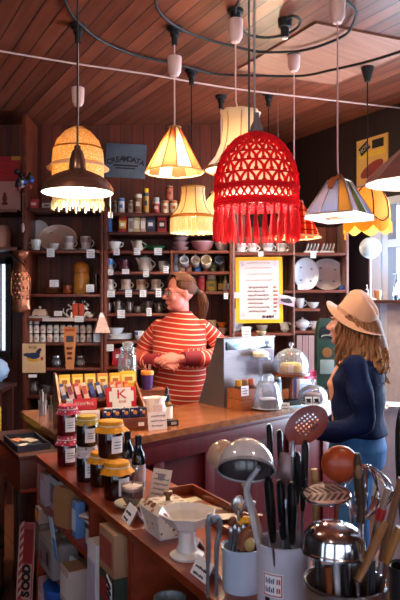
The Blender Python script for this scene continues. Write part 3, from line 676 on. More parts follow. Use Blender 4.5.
f_ = MB(); f_.ball((0,-.0025,h_*.43), (.05,.002,.013)); f_.ball((-.03,-.0025,h_*.50), (.03,.002,.012)); f_.build('printed_grass', mat('#e0a030', .7), o)
f_ = MB(); f_.box((.065,-.003,h_*.48), (.02,.002,.026)); f_.build('printed_mark', mat('#b03a2c', .7), o)
text('FOR', .034, mat('#6a3038', .7), o, (-.008, -.004, h_*.86)); scribble(o, w_*.75, h_*.22, 3, mat('#c08a6c', .8), -.0025, h_*.06, seed=5, name='small_print')
tag(MB().box((0,0,.01), (W(8),.0015,.026)).build('price_card', M['paper'], loc=(xof(33), FY - .012, zof(377))), 'small white tag just below the bird poster', 'card')
o = thing('tall_leaflet', 'tall narrow orange card tapering downwards in front of the jars', 'leaflet', (xof(70.5), FY - .02, zof(369)))
hh = W(42, FY); MB().prism([(-.032,0),(.032,0),(.052,hh),(-.052,hh)], -.003, 0).build('card', mat('#d98a54', .7, var=.05), o)
MB().box((0,-.0045,hh*.72), (.06,.002,.05)).build('picture', mat('#4a4650', .7), o); MB().box((0,-.0045,hh*.93), (.08,.002,.02)).build('band', mat('#b4542c', .7), o)
scribble(o, .055, .12, 3, mat('#7a3a24', .8), -.004, hh*.2, seed=8, name='small_print', lw=.006)
# price cards hung along the shelf edges
def edge(px, py, w, h, lb, seed, Y=FY + .006): card((xof(px) if Y > 5 else (px-200)/F*Y, Y, H + (300-(py))/F*Y), W(w, Y), W(h, Y), 'white price card ' + lb, lean=0, seed=seed)
for i, (px, py, w_, h_, lb) in enumerate(((50.5, 257, 7.5, 8.5, 'below the small white bowl in the left bay'), (90.5, 258, 8, 8.5, 'below the footed cup in the left bay'), (54, 287, 9, 7, 'in front of the brown mug on the plates'), (90, 292, 8, 7.5, 'at the foot of the tall amber jar'),
   (58, 316, 8, 5, 'above the long strip by the dog figures'), (79, 322, 9, 6, 'under the two dog figures'), (98, 342, 9, 8, 'below the pyramid-shaped box'), (116.5, 255, 6, 6, 'under the white two-handled dish'), (137, 255, 6.5, 7, 'under the cream sauce jug'), (158, 255, 7.5, 7, 'under the green leaf dish'),
   (110.5, 275, 5.5, 5.5, 'under the blue-banded mug'), (125.5, 274, 7, 5, 'under the maroon jug'), (146, 277, 5.5, 8, 'hanging long below the white coffee pot'), (166, 273, 5, 7, 'right of the coffee pot card'),
   (111, 297, 7.5, 6.5, 'under the first cup on a saucer'), (128.5, 297, 6.5, 7, 'under the second cup on a saucer'), (143, 297, 6.5, 7, 'under the third cup on a saucer'), (158.5, 297, 5.5, 8.5, 'under the fourth cup on a saucer'),
   (121, 318, 7.5, 8, 'below the taller silver pot'), (149, 316, 5, 8, 'below the tarnished goblet pot'), (141, 336, 6, 5, 'in front of the blue-banded cup'), (109, 351, 9, 6.5, 'low behind the stick jar beside the red packet'),
   (226, 299, 4, 6, 'dangling on a string by the black bottle'), (261, 258, 5, 6, 'just above the top of the menu'), (313.5, 258, 5.5, 6, 'between the two big platters'), (301, 289.5, 6, 5, 'at the foot of the left platter'))):
    edge(px, py, w_, h_, lb, 20 + i)
# ------------------------------------------------------------------ hanging lamps
BULB = emit('bulb_glow', '#ffd9a0', 60)
def lampmat(name, col, mixf=.6, var=.15, vs=30): return translucent(name, col, mixf, var, vs)
def light(p, e, col=(1, .82, .58), r=.03):
    l = bpy.data.lights.new('lamp_light', 'POINT'); l.energy = e * LAMP; l.color = col; l.shadow_soft_size = r
    o = bpy.data.objects.new('lamp_light', l); C.objects.link(o); o.location = p
def pendant(px, py_bot, Y, label, cord='plug', grip=None, topz=None, socket='flared', e=10, bulbz=.10, cordpx=None, group=None, bulb=True, ztop=.3, name='pendant_lamp'):
    """Empty at the lower rim of the shade; cord, socket and grip above it. ztop: height of the shade top"""
    p = at(px, py_bot, Y); o = thing(name, label, 'lamp', p, 0, group)
    zc = CEIL - p.z; dx = 0 if cordpx is None else (cordpx - px) / F * Y
    k = M[cord] if isinstance(cord, str) and cord in M else mat(cord, .6)
    MB().tube([(0,0,ztop-.01),(dx*.9,0,ztop+.04),(dx,0,ztop+.12),(dx,0,zc-.05)], .0042, 8).build('cord', k, o)
    if socket == 'flared': MB().lathe([(0,zc-.10),(.017,zc-.10),(.018,zc-.055),(.026,zc-.05),(.028,zc-.02),(.042,zc-.018),(.044,zc-.001),(0,zc-.001)], 16, Matrix.Translation((dx,0,0))).build('ceiling_socket', M['blackm'], o)
    elif socket == 'cone': MB().lathe([(0,zc-.11),(.018,zc-.11),(.042,zc-.02),(.042,zc-.001),(0,zc-.001)], 18, Matrix.Translation((dx,0,0))).build('ceiling_socket', M['blackm'], o)
    if grip:
        g0, g1 = at(0, grip[1], Y).z - p.z, at(0, grip[0], Y).z - p.z; w_ = grip[2] / F * Y / 2
        MB().lathe([(0,g0),(w_*.55,g0+.004),(w_*.92,g0+(g1-g0)*.25),(w_,g1-.01),(w_*.97,g1),(0,g1)], 20, Matrix.Translation((dx,0,0))).build('cord_grip', M['plug'], o)
    if bulb:
        MB().lathe([(0,bulbz-.035),(.018,bulbz-.03),(.03,bulbz-.005),(.028,bulbz+.015),(.014,bulbz+.045),(.013,bulbz+.06),(0,bulbz+.06)], 16).build('bulb', BULB, o)
        MB().lathe([(0,bulbz+.058),(.017,bulbz+.058),(.019,ztop-.02),(0,ztop-.02)], 14).build('lamp_holder', M['blackm'], o)
        light(p + Vector((0, 0, bulbz - .01)), e)
    return o, p, Y / F
def shell(mb, prof, t=.003, n=32, M_=None, wob=None):
    """open thin lamp shade from an outer profile (bottom to top)"""
    inner = [(max(r - t, .001), z) for r, z in prof][::-1]
    return mb.lathe(prof + inner + [prof[0]], n, M_, wob=wob)

# 1 copper-brown industrial dome
o, p, u = pendant(77.5, 193, 2.8, 'brown enamelled metal dome lamp with a bright white inside, at the left', cord='black', socket='flared', ztop=.19, bulbz=.045, e=11)
m = NT('brown_enamel'); g = m.n('ShaderNodeNewGeometry')
b = m.bsdf(m.mix(g.outputs['Backfacing'], lin('#8c6658'), lin('#8c6658')), .24, .7); m.done(b.outputs[0])
pr = [(36.5,1),(36,3),(34,8),(30,12.5),(24,16.5),(16.5,20),(11,22),(8.5,23.4)]
mb = MB(); mb.lathe([(r*u, z*u) for r, z in pr] + [(8*u,23.4*u),(8*u,22.9*u)] + [((r-.6)*u, (z-.6)*u) for r, z in pr[::-1]] + [(36.5*u,1*u)], 40); mb.build('shade', m.m, o)
MB().lathe([((r-.9)*u, (z-.9)*u) for r, z in pr] + [((r-1.2)*u, (z-1.1)*u) for r, z in pr[::-1]], 40).build('white_lining', mat('#f4ece0', .5, var=.02), o)
MB().lathe([(8.6*u,23.2*u),(8.4*u,27*u),(7.4*u,35*u),(6.8*u,36*u),(5.6*u,41*u),(3.4*u,44*u),(3.2*u,47*u),(1.4*u,48*u),(0,48*u)], 24).build('neck', mat('#7c5a4c', .25, .7), o)
MB().tube([(33*u,-4*u,3*u),(33.6*u,-4*u,-4*u),(33.6*u,-4*u,-20*u)], .0018, 5).build('pull_cord', M['plug'], o)
MB().lathe([(0,-26*u),(2.4*u,-25.5*u),(2.1*u,-20*u),(0,-19.5*u)], 12, Matrix.Translation((33.6*u,-4*u,0))).build('pull_knob', M['white'], o)
# 2 beaded cream dome behind it
o, p, u = pendant(78, 207, 3.64, 'cream beaded dome lampshade hanging behind the brown metal lamp', grip=(88, 107, 13), ztop=.44, bulbz=.22, e=46)
nt = NT('beaded_cream'); v_ = nt.n('ShaderNodeTexVoronoi'); v_.inputs['Scale'].default_value = 120; nt.l(nt.coord(), v_.inputs['Vector'])
cc = nt.mix(nt.math('LESS_THAN', v_.outputs['Distance'], .42), lin('#e4c084'), lin('#fff2d4')); d = nt.n('ShaderNodeBsdfDiffuse'); nt.l(cc, d.inputs[0]); tr = nt.n('ShaderNodeBsdfTranslucent'); nt.l(cc, tr.inputs[0])
mx = nt.n('ShaderNodeMixShader'); mx.inputs[0].default_value = .6; nt.l(d.outputs[0], mx.inputs[1]); nt.l(tr.outputs[0], mx.inputs[2]); BEAD = nt.done(mx.outputs[0])
shell(MB(), [(25*u,4*u),(25.5*u,30*u),(26*u,42*u),(25*u,55*u),(21*u,66*u),(13*u,75*u),(5*u,80*u),(1.5*u,81*u)], n=40).build('shade', BEAD, o)
mb = MB()
for k in range(48):
    a = 2*PI*k/48; h_ = (3 + 2.5*(k % 3)) * u; mb.tube([(25.2*u*math.cos(a), 25.2*u*math.sin(a), 5*u), (25.2*u*math.cos(a), 25.2*u*math.sin(a), 5*u - h_)], .006, 5)
mb.build('bead_fringe', lampmat('bead_fringe', '#fff0c8'), o)
MB().lathe([(25.5*u,43*u),(31*u,38.5*u),(31*u,37.8*u),(25.2*u,41*u)], 40).build('glass_collar', lampmat('milk_glass', '#fff2dc', .6, .02), o)
for z in (41, 57): MB().lathe([(25.9*u if z < 50 else 24.4*u,z*u),(26.7*u if z < 50 else 25.2*u,(z+.8)*u),(25.9*u if z < 50 else 23.9*u,(z+1.8)*u)], 40).build('bead_band', lampmat('bead_band', '#b07a34'), o)
# 3 patchwork panel shade
o, p, u = pendant(174.5, 174, 3.67, 'orange and cream panelled cone lampshade hanging on a white cord', grip=(57, 77, 14.5), ztop=.27, bulbz=.09, e=13)
cols = ['#d86c34', '#f8d8a8', '#b85430', '#fae4c0', '#a85a38', '#e49450']
ms = [lampmat('panel_%d' % i, c, .55, .3, 18) for i, c in enumerate(cols)]
mb = MB(); n = 12
for k in range(n):
    a0, a1 = 2*PI*(k+.25)/n, 2*PI*(k+1.25)/n; mb.mi = (k * 5) % 6
    q = lambda r, z, a: mb.v((r*u*math.cos(a), r*u*math.sin(a), z*u))
    for r0, z0, r1, z1 in ((29.5,2,17,25),(17,25,6.5,46)): mb.f([q(r0,z0,a0),q(r0,z0,a1),q(r1,z1,a1),q(r1,z1,a0)])
mb.build('shade', ms, o, smooth=5)
seam = MB()
for k in range(n):
    a = 2*PI*(k+.25)/n; seam.tube([(29.6*u*math.cos(a),29.6*u*math.sin(a),2*u),(17.1*u*math.cos(a),17.1*u*math.sin(a),25*u),(6.6*u*math.cos(a),6.6*u*math.sin(a),46*u)], .003, 5)
seam.build('seam', mat('#5c2a18', .7), o)
MB().lathe([(29.2*u,1*u),(30*u,1*u),(30*u,2.6*u),(29.2*u,2.6*u),(29.2*u,1*u)], n).build('rim', lampmat('rim_tape', '#f4dcae'), o)
MB().lathe([(6.3*u,45*u),(7*u,45*u),(7*u,47*u),(2*u,48.5*u),(0,48.5*u)], 16).build('cap', mat('#b88a5c', .5), o)
# 4 frilled cream bell shade, hanging askew
o, p, u = pendant(238.5, 171, 3.45, 'cream bell lampshade with a frilled top, hanging half behind the red one', grip=(20, 43, 15.5), ztop=.33, bulbz=.14, e=12, cordpx=235.5)
T = Matrix.Rotation(R(2), 4, 'Y')
pr = [(34,0),(30.5,4),(23,14),(18.6,26),(17.2,40),(17.6,51),(19.5,59)]
cr = lampmat('cream_cloth', '#fff2dc', .6, .05, 20)
shell(MB(T), [(r*u, z*u) for r, z in pr], n=48, wob=lambda a, i: 1 + (.06*math.cos(8*a) if i in (6, 7) else (.05*math.cos(8*a) if i in (0, 13) else .012*math.cos(8*a)))).build('shade', cr, o)
mb = MB(T)
for k in range(8):
    a = 2*PI*k/8; mb.tube([(r*1.015*u*math.cos(a), r*1.015*u*math.sin(a), z*u) for r, z in pr], .0028, 5)
mb.build('rib', lampmat('rib_tape', '#d8a860', .4), o)
MB(T).lathe([(33.6*u,-1*u),(34.8*u,-.6*u),(34.6*u,1.4*u),(33.4*u,1.4*u),(33.6*u,-1*u)], 48).build('braid', lampmat('braid', '#c98a4a', .4), o)
# 5 red crochet dome with tassels
o, p, u = pendant(256.5, 243, 2.5, 'red crochet dome lampshade with a long tassel fringe, largest in the middle', cord='#8c8088', ztop=.428, bulbz=.235, e=9, cordpx=254.5)
RED = translucent('red_yarn', '#fa303c', .5, .25, 60)
def dome(t):   # t 0 at the band, 1 at the crown -> radius, height
    a = t * PI / 2; return (max(3.2, 41.5 * math.cos(a) ** 1.04 + 1.0 * t)) * u, (54 + 56 * math.sin(a)) * u
def dp(a, t, k=1.0):
    r, z = dome(t); return (r*k*math.cos(a), r*k*math.sin(a), z)
mb = MB(); N = 17; rows = 9
ts = [0, .13, .26, .385, .505, .62, .73, .83, .92, .98]
for i in range(rows):                      # scalloped shells: arches with filled fans, staggered row by row
    t0, t1 = ts[i], ts[i+1]; off = (i % 2) * PI / N; nn = N
    for k in range(nn):
        a = 2*PI*k/nn + off; wd = PI/nn
        mb.tube([dp(a - wd, t0), dp(a - wd*.8, t0*.5+t1*.5), dp(a - wd*.35, t1*.9+t0*.1), dp(a, t1), dp(a + wd*.35, t1*.9+t0*.1), dp(a + wd*.8, t0*.5+t1*.5), dp(a + wd, t0)], .0054 if i < 6 else .0038, 5)
        mb.tube([dp(a, t0), dp(a, t1)], .005 if i < 6 else .0036, 5)
        if i < 6: mb.ball(dp(a, t0*.8+t1*.2), (.009,.009,.0065), 8, 6)
for t in ts:
    r, z = dome(t); mb.tube([(r*math.cos(2*PI*k/48), r*math.sin(2*PI*k/48), z) for k in range(49)], .004, 5, cap=False)
mb.build('crochet_dome', RED, o)
bd = MB(); rb = lambda z: (41.2 + (54 - z) * .02) * u
for z, th in ((54, .008), (51.8, .006), (40.5, .007), (38, .008), (36, .006)):
    bd.tube([(rb(z)*math.cos(2*PI*k/60), rb(z)*math.sin(2*PI*k/60), z*u) for k in range(61)], th, 6, cap=False)
for k in range(34):
    for s in (-1, 1):
        a = 2*PI*k/34; bd.tube([(rb(52)*math.cos(a), rb(52)*math.sin(a), 52*u), (rb(40)*math.cos(a + s*2*PI/34), rb(40)*math.sin(a + s*2*PI/34), 40.5*u)], .0045, 5)
bd.build('net_band', RED, o)
fr_ = MB(); rnd = random.Random(3)
for k in range(30):
    a = 2*PI*(k + .2*rnd.random())/30; r = 41*u
    fr_.ball((r*math.cos(a), r*math.sin(a), 35.5*u), (.008,.008,.012), 8, 6)
    for j in range(9):
        aa = a + (rnd.random()-.5)*.13; r2 = r + (rnd.random()-.5)*.02
        fr_.tube([(r*math.cos(a), r*math.sin(a), 34*u), (r2*math.cos((a+aa)/2), r2*math.sin((a+aa)/2), 20*u), (r2*math.cos(aa), r2*math.sin(aa), (1 + 5*rnd.random())*u)], [.0032,.0032,.0022], 4)
fr_.build('tassel_fringe', translucent('red_fringe', '#ff4650', .5, .2, 80), o)
shell(MB(), [(38.5*u,46*u),(38.5*u,54*u)] + [(dome(t)[0]*.93, dome(t)[1]-.008) for t in (.2,.4,.6,.8,.95)], n=36).build('cream_lining', lampmat('cream_lining', '#fffaf0', .65, .03), o)
MB().lathe([(.02,.425),(.026,.428),(.022,.45),(.012,.47),(.010,.50),(0,.50)], 16).build('cap', mat('#6a5f66', .4), o)
# 6 cream lantern with fringe
o, p, u = pendant(193, 233, 4.35, 'cream lantern lampshade with a deep straight fringe, on a black cord', cord='black', ztop=.29, bulbz=.14, e=10, cordpx=191.5)
pr = [(22,15.5),(20.5,18),(15.5,24),(12.5,32),(11.5,40),(11.8,45)]
shell(MB(), [(r*u, z*u) for r, z in pr], n=32, wob=lambda a, i: 1 + .02*math.cos(8*a)).build('shade', lampmat('ivory_cloth', '#fff0d0', .6, .05), o)
mb = MB()
for k in range(8):
    a = 2*PI*k/8 + .2; mb.tube([(r*1.02*u*math.cos(a), r*1.02*u*math.sin(a), z*u) for r, z in pr], .003, 5)
mb.build('rib', lampmat('rib_gold', '#b98038', .35), o)
MB().lathe([(21.8*u,14*u),(22.8*u,14.5*u),(22.6*u,16.5*u),(21.2*u,17.5*u),(21.8*u,14*u)], 32).build('braid', lampmat('gold_braid', '#c98a3a', .4), o)
mb = MB()
for k in range(72):
    a = 2*PI*k/72; j = .5*(k % 3); mb.tube([(22*u*math.cos(a),22*u*math.sin(a),14.5*u),(22.2*u*math.cos(a),22.2*u*math.sin(a),(-.6+j)*u)], .0058, 4)
mb.build('fringe', lampmat('ivory_fringe', '#fce8b8', .55), o)
MB().lathe([(11.4*u,44.6*u),(12.1*u,44.6*u),(12.1*u,46*u),(0,46.5*u)], 24).build('top_ring', lampmat('top_ring', '#e0b468', .4), o)
# 7 small pleated shade behind
o, p, u = pendant(211, 218, 4.9, 'small pleated cream shade hanging tilted beside the cream lantern lamp', ztop=.20, bulbz=.09, e=7, cordpx=221, socket='flared')
T = Matrix.Translation((0,0,.0)) @ Matrix.Rotation(R(16), 4, 'Y')
shell(MB(T), [(9.5*u,0),(9.8*u,6*u),(8.8*u,15*u),(6.5*u,23*u),(3.5*u,27*u)], n=64, wob=lambda a, i: 1 + .035*math.cos(24*a)).build('shade', lampmat('pleated', '#fff0d4', .6, .04), o)
MB(T).lathe([(9.4*u,-.6*u),(10*u,-.6*u),(10*u,.8*u),(9.4*u,.8*u),(9.4*u,-.6*u)], 40).build('rim', lampmat('pleat_rim', '#d8a868', .4), o)
# 8 tartan cone at right behind the red one
o, p, u = pendant(294, 239, 4.05, 'red tartan cone lampshade half hidden behind the red crochet one', grip=(52, 72, 13), ztop=.25, bulbz=.07, e=10)
nt = NT('tartan'); x_, y_, z_ = nt.sep(nt.coord()); f1 = nt.math('LESS_THAN', nt.math('FRACT', nt.math('MULTIPLY', x_, 22)), .22); f2 = nt.math('LESS_THAN', nt.math('FRACT', nt.math('MULTIPLY', z_, 24)), .2)
cc = nt.mix(f2, nt.mix(f1, lin('#a4281c'), lin('#e8a860')), lin('#7a1c18')); d = nt.n('ShaderNodeBsdfDiffuse'); nt.l(cc, d.inputs[0]); tr = nt.n('ShaderNodeBsdfTranslucent'); nt.l(cc, tr.inputs[0])
mx = nt.n('ShaderNodeMixShader'); mx.inputs[0].default_value = .5; nt.l(d.outputs[0], mx.inputs[1]); nt.l(tr.outputs[0], mx.inputs[2])
shell(MB(), [(27*u,2*u),(18*u,20*u),(9*u,37*u)], n=8).build('shade', nt.done(mx.outputs[0]), o, smooth=5)
MB().lathe([(26.5*u,.8*u),(27.5*u,.8*u),(27.5*u,2.6*u),(26.5*u,2.6*u),(26.5*u,.8*u)], 8).build('rim', lampmat('cone_rim', '#f4c890'), o, smooth=5)
MB().lathe([(8.6*u,36.6*u),(9.3*u,36.6*u),(9.3*u,38*u),(0,39*u)], 8).build('cap', mat('#8c4a30', .5), o)
# 9 two black flex drops with bare lamp holders behind the red shade
for px, Y, pb, lb in ((268.5, 4.84, 185, 'thin black flex with an added unseen bulb, far behind the red shade'), (249, 2.75, 172, 'black flex with a bare lamp holder dropping close behind the red shade')):
    o, p, u = pendant(px, pb, Y, lb, cord='black', ztop=.05, bulb=False, name='lamp_flex'); MB().lathe([(0,0),(.018,0),(.02,.04),(.012,.06),(0,.06)], 14).build('lamp_holder', M['blackm'], o)
    if Y > 4: MB().ball((0,0,-.03), (.028,.028,.034), 14, 10).build('bulb', BULB, o); light(p + Vector((0,0,-.04)), 12)  # lit bulb added out of sight on the far flex to brighten the shelves
# 10 glass pyramid shade
o, p, u = pendant(339.5, 220, 3.2, 'four-sided glass pyramid lampshade with amber and green panes', cord='#d8a8a4', grip=(-2, 24, 16), ztop=.21, bulbz=.05, e=.8, cordpx=337.5)
rz = R(53); A = [(35.5*math.cos(rz + PI/4 + k*PI/2), 35.5*math.sin(rz + PI/4 + k*PI/2)) for k in range(4)]; Bt = [(x*.34, y*.34) for x, y in A]
gc = [lampmat('pane_lilac', '#8c80a4', .2, .2), lampmat('pane_green', '#36422e', .2, .3), lampmat('pane_amber', '#94642c', .3, .2), lampmat('pane_blue', '#747aac', .2, .2)]
mb = MB()
for k in range(4):
    k2 = (k+1) % 4; cols = ((0, 1, 3), (0, 3, 2), (0, 1, 3), (0, 3, 2))[k]
    for j in range(3):
        f0, f1 = (0, .30, .70, 1)[j], (0, .30, .70, 1)[j+1]; mb.mi = cols[j]
        L = lambda P, f, z: mb.v(((P[k][0]*(1-f)+P[k2][0]*f)*u, (P[k][1]*(1-f)+P[k2][1]*f)*u, z*u))
        mb.f([L(A,f0,5),L(A,f1,5),L(Bt,f1,39),L(Bt,f0,39)])
mb.build('glass_panes', gc, o, smooth=5)
mb = MB()
for k in range(4):
    k2 = (k+1) % 4; mb.tube([(A[k][0]*u,A[k][1]*u,5*u),(Bt[k][0]*u,Bt[k][1]*u,39*u)], .0045, 6)
    for Q, z in ((A,5),(Bt,39)): mb.tube([(Q[k][0]*u,Q[k][1]*u,z*u),(Q[k2][0]*u,Q[k2][1]*u,z*u)], .0045, 6)
    for f in (.3, .7): mb.tube([((A[k][0]*(1-f)+A[k2][0]*f)*u,(A[k][1]*(1-f)+A[k2][1]*f)*u,5*u),((Bt[k][0]*(1-f)+Bt[k2][0]*f)*u,(Bt[k][1]*(1-f)+Bt[k2][1]*f)*u,39*u)], .003, 5)
mb.build('leading', mat('#c8b4a4', .35, .7), o)
mb = MB()
for k in range(4):
    k2 = (k+1) % 4; v4 = [mb.v((Q[0]*u*s, Q[1]*u*s, z*u)) for Q, s, z in ((A[k],1,5),(A[k2],1,5),(A[k2],1.02,0),(A[k],1.02,0))]; mb.f(v4)
mb.build('rim', lampmat('rim_glass', '#d8d0e4', .55), o, smooth=5)
MB().lathe([(0,39*u),(12*u,38.6*u),(5*u,41*u),(3*u,45*u),(0,46*u)], 16).build('cap', M['brass'], o)
mb = MB(); mb.tube([(-12*u,-12*u,30*u),(-9*u,-12*u,38*u),(-3*u,-7*u,42*u)], [.012,.016,.006], 8); mb.build('ribbon', mat('#c86a34', .7), o)
# 11 amber scalloped dome with fringe
o, p, u = pendant(367.5, 234, 4.26, 'amber cloth dome lampshade with black ribs and a scalloped fringe', cord='black', socket='cone', ztop=.31, bulbz=.15, e=14)
pr = [(22.5,12),(23,20),(21.5,31),(17,40),(9.5,46),(3,48)]
shell(MB(), [(r*u, z*u) for r, z in pr], n=48, wob=lambda a, i: 1 - .03*abs(math.sin(4*a))).build('shade', lampmat('amber_cloth', '#ffd080', .6, .15, 22), o)
mb = MB()
for k in range(8):
    a = 2*PI*k/8; mb.tube([(r*1.012*u*math.cos(a), r*1.012*u*math.sin(a), z*u) for r, z in pr], .0045, 5)
for k in range(64):
    a0, a1 = 2*PI*k/64, 2*PI*(k+1)/64; zz = lambda a: (16 - 5*abs(math.sin(4*a)))*u
    mb.tube([(23*u*math.cos(a0),23*u*math.sin(a0),zz(a0)),(23*u*math.cos(a1),23*u*math.sin(a1),zz(a1))], .004, 5)
mb.build('rib', mat('#241610', .7), o)
mb = MB()
for k in range(96):
    a = 2*PI*k/96; b0 = (6 - 5.6*abs(math.sin(4*a)))*u; t0 = (15.5 - 5*abs(math.sin(4*a)))*u
    mb.tube([(22.9*u*math.cos(a),22.9*u*math.sin(a),t0),(23.1*u*math.cos(a),23.1*u*math.sin(a),b0)], .0056, 4)
mb.build('fringe', lampmat('amber_fringe', '#fcc458', .5), o)
MB().tube([(-23*u,-2*u,4*u),(-23*u,-2*u,-6*u)], [.004,.007], 6).build('tassel', lampmat('tassel', '#d8a050', .4), o)
# 12 cone cut by the right edge
o, p, u = pendant(411, 184, 2.6, 'pinkish panelled metal cone lampshade cut off by the right edge', cord='black', ztop=.19, bulbz=.04, e=5)
shell(MB(), [(46*u,0),(45*u,2.5*u),(27*u,20*u),(8*u,36*u),(3*u,46*u)], t=.004, n=12).build('shade', mat('#9a6c64', .3, .4, var=.2), o, smooth=10)
MB().lathe([(44.5*u,1*u),(26*u,18.5*u),(7*u,35*u),(6*u,34*u),(26*u,17.8*u),(44.5*u,.6*u)], 12).build('white_lining', mat('#ead8c8', .5), o, smooth=10)
mb = MB()
for k in range(12):
    a = 2*PI*k/12; mb.tube([(r*1.01*u*math.cos(a), r*1.01*u*math.sin(a), z*u) for r, z in ((45,2.5),(27,20),(8,36))], .003, 5)
mb.build('seam', mat('#c89a8c', .4, .5), o)

# ------------------------------------------------------------------ festoon cables under the ceiling
def ceil(px, py, drop=.012):
    Y = (CEIL - drop - H) * F / (300 - py); return Vector(((px - 200) / F * Y, Y, CEIL - drop))
def cable(name, pts, r, m, lb, cat='cable', drop=.02): return tag(MB().tube(curve_pts([ceil(x, y, drop) for x, y in pts], 6), r, 6).build(name, m, None), lb, cat)
cable('festoon_cable', [(62,-6),(70,12),(80,24),(100,40),(132,54),(165,62),(191,68),(215,74),(250,75.5),(300,76),(332,70),(367,62),(400,52),(420,45)], .008, M['cable'], 'long black flex looping across the ceiling past the brown metal lamp')
cable('festoon_cable', [(155,-8),(158,10),(174,25),(200,37),(232,46),(260,52),(286,52),(300,51),(320,46),(345,35),(354,22),(355,10),(343,-3)], .008, M['cable'], 'black flex making a wide loop above the glass pyramid lamp', drop=.035)
cable('festoon_cable', [(243,-6),(235,12),(245,32),(262,37.5),(282,35.5),(297,28),(300,20),(293,16),(286,19)], .008, M['cable'], 'short black flex hooking round to the empty black socket', drop=.03)
cable('ceiling_wire', [(-10,49.5),(0,51),(75,63.5),(150,74.5),(230,88),(330,100),(400,108),(420,110)], .006, mat('#d8b8b0', .5), 'thin white wire stretched across the whole ceiling', 'wire', drop=.05)
p = ceil(285, 19, 0); o = thing('ceiling_socket', 'empty black lamp socket on the ceiling at the end of the short flex', 'socket', (p.x, p.y, CEIL - .001))
MB().lathe([(0,-.10),(.022,-.10),(.023,-.05),(.036,-.045),(.04,0),(0,0)], 16).build('body', M['blackm'], o); MB().lathe([(0,-.11),(.016,-.11),(.016,-.099),(0,-.099)], 12).build('contact_ring', M['steel'], o)

# ------------------------------------------------------------------ signs on the walls
o = thing('enamel_sign', 'faded grey-blue tin sign with curved lettering on the back wall', 'sign', at(125, 178, 5.71)); w_, h_ = 40/F*5.71, 34/F*5.71; o.rotation_euler = (0, R(3), 0)
nt = NT('worn_tin'); f_ = nt.noise(nt.coord(), 9, 5); nt.done(nt.bsdf(nt.mix(f_, lin('#3a4454'), lin('#6c7c92')), .45, .1).outputs[0])
MB().box((0,-.004,h_/2), (w_,.008,h_), bev=.003).build('plate', nt.m, o)
dk = mat('#20161c', .6, var=0); W8 = 'CREAMOATA'
for i, ch in enumerate(W8):
    q = (i - 4) / 4; text(ch, .064, dk, o, (q*w_*.41, -.0092, h_*(.55 - .10*q*q)), (PI/2, R(14*q), 0), bold=.0022)
MB().box((0,-.0088,h_*.28), (w_*.5,.0012,.012)).build('printed_line', dk, o); MB().box((0,-.0088,h_*.36), (w_*.62,.0012,.014)).build('printed_line', dk, o)
# poster on the right wall
s0 = 1.62; pc = rw(1.66, .006, at(383, 190, 5.25).z)
o = thing('wall_poster', 'yellowish card poster with black label shapes on the right wall', 'poster', pc, RA.z + PI); w_, h_ = .36, .45
o.rotation_euler = (0, 0, math.atan2(-.876, .482)); T = Matrix.Rotation(0, 4, 'Z')
b = MB().box((0,0,h_/2), (w_,.008,h_)); b.build('board', mat('#c79a52', .6, var=.1), o)
yy = -.0055
f_ = MB(); f_.box((-.085,yy,h_*.83), (.12,.002,.075), Euler((0,-.5,0))); f_.box((.07,yy,h_*.86), (.13,.002,.07)); f_.build('black_label', mat('#1a1414', .6), o)
text('NOW', .05, mat('#c0a890', .6), o, (-.085, yy - .0015, h_*.83), (PI/2, -.5, 0))
f_ = MB(); f_.box((0,yy,h_*.68), (.3,.002,.02)); f_.box((.03,yy,h_*.73), (.22,.002,.012)); f_.build('yellow_band', mat('#d8b020', .6), o)
f_ = MB(); f_.ball((0,yy,h_*.42), (.14,.002,.05), rot=Euler((0,-.35,0))); f_.build('printed_shape', mat('#7a2a24', .6), o)
MB().box((0,yy,h_*.09), (w_*.95,.002,h_*.17)).build('pale_strip', mat('#a88a8c', .6), o)
f_ = MB(); [f_.box(((j-1.5)*.08, yy-.0015, h_*.09), (.03,.002,.03)) for j in range(4)]; f_.build('printed_mark', mat('#3a2026', .6), o)
# small red framed notice high on the far wall, and one dim picture
o = thing('notice', 'small red framed notice high on the dark wall right of the red lamp', 'notice', (at(309.5, 205, 6.6).x - .05, 6.68, at(0, 203, 6.6).z)); MB().box((0,0,.11), (.13,.02,.22)).build('frame', mat('#8c2424', .5), o); MB().box((0,-.012,.12), (.08,.004,.13)).build('print', mat('#cbb4b0', .6), o)
o = thing('picture_frame', 'dim framed picture high on the far dark wall', 'picture', (at(326, 195, 6.6).x - .35, 6.68, at(0, 196, 6.6).z)); MB().box((0,0,.13), (.2,.02,.26)).build('frame', mat('#2a1a1c', .4), o); MB().box((0,-.012,.13), (.16,.004,.21)).build('print', mat('#4a3c44', .5), o)
# menu sheet hanging on two strings in front of the shelves
MY = 4.75
o = thing('menu_sheet', 'handwritten white menu on yellow backing hanging before the shelves', 'menu', at(259.5, 323, MY)); w_, h_ = 47/F*MY, 66/F*MY; o.rotation_euler = (0, R(-.6), 0)
MB().box((0,0,h_/2), (w_,.004,h_)).build('backing', mat('#e4a814', .6, var=.05), o)
MB().box((0,-.003,h_/2), (w_*.84,.002,h_*.89)).build('paper', mat('#cfc0c8', .7, var=.03), o)
scribble(o, w_*.5, h_*.05, 1, M['ink'], -.0045, h_*.885, seed=31); scribble(o, w_*.6, h_*.28, 3, mat('#d88078', .8), -.0045, h_*.6, seed=32, lw=.0028)
scribble(o, w_*.52, h_*.42, 7, mat('#241c38', .8), -.0045, h_*.15, seed=33, lw=.0046); scribble(o, w_*.3, h_*.05, 1, M['ink'], -.0045, h_*.07, seed=34, lw=.006).location.x = w_*.2
q = scribble(o, w_*.09, h_*.42, 7, mat('#c05a5c', .8), -.0045, h_*.15, seed=35, lw=.003, name='prices'); q.location.x = w_*.34
fl = MB()
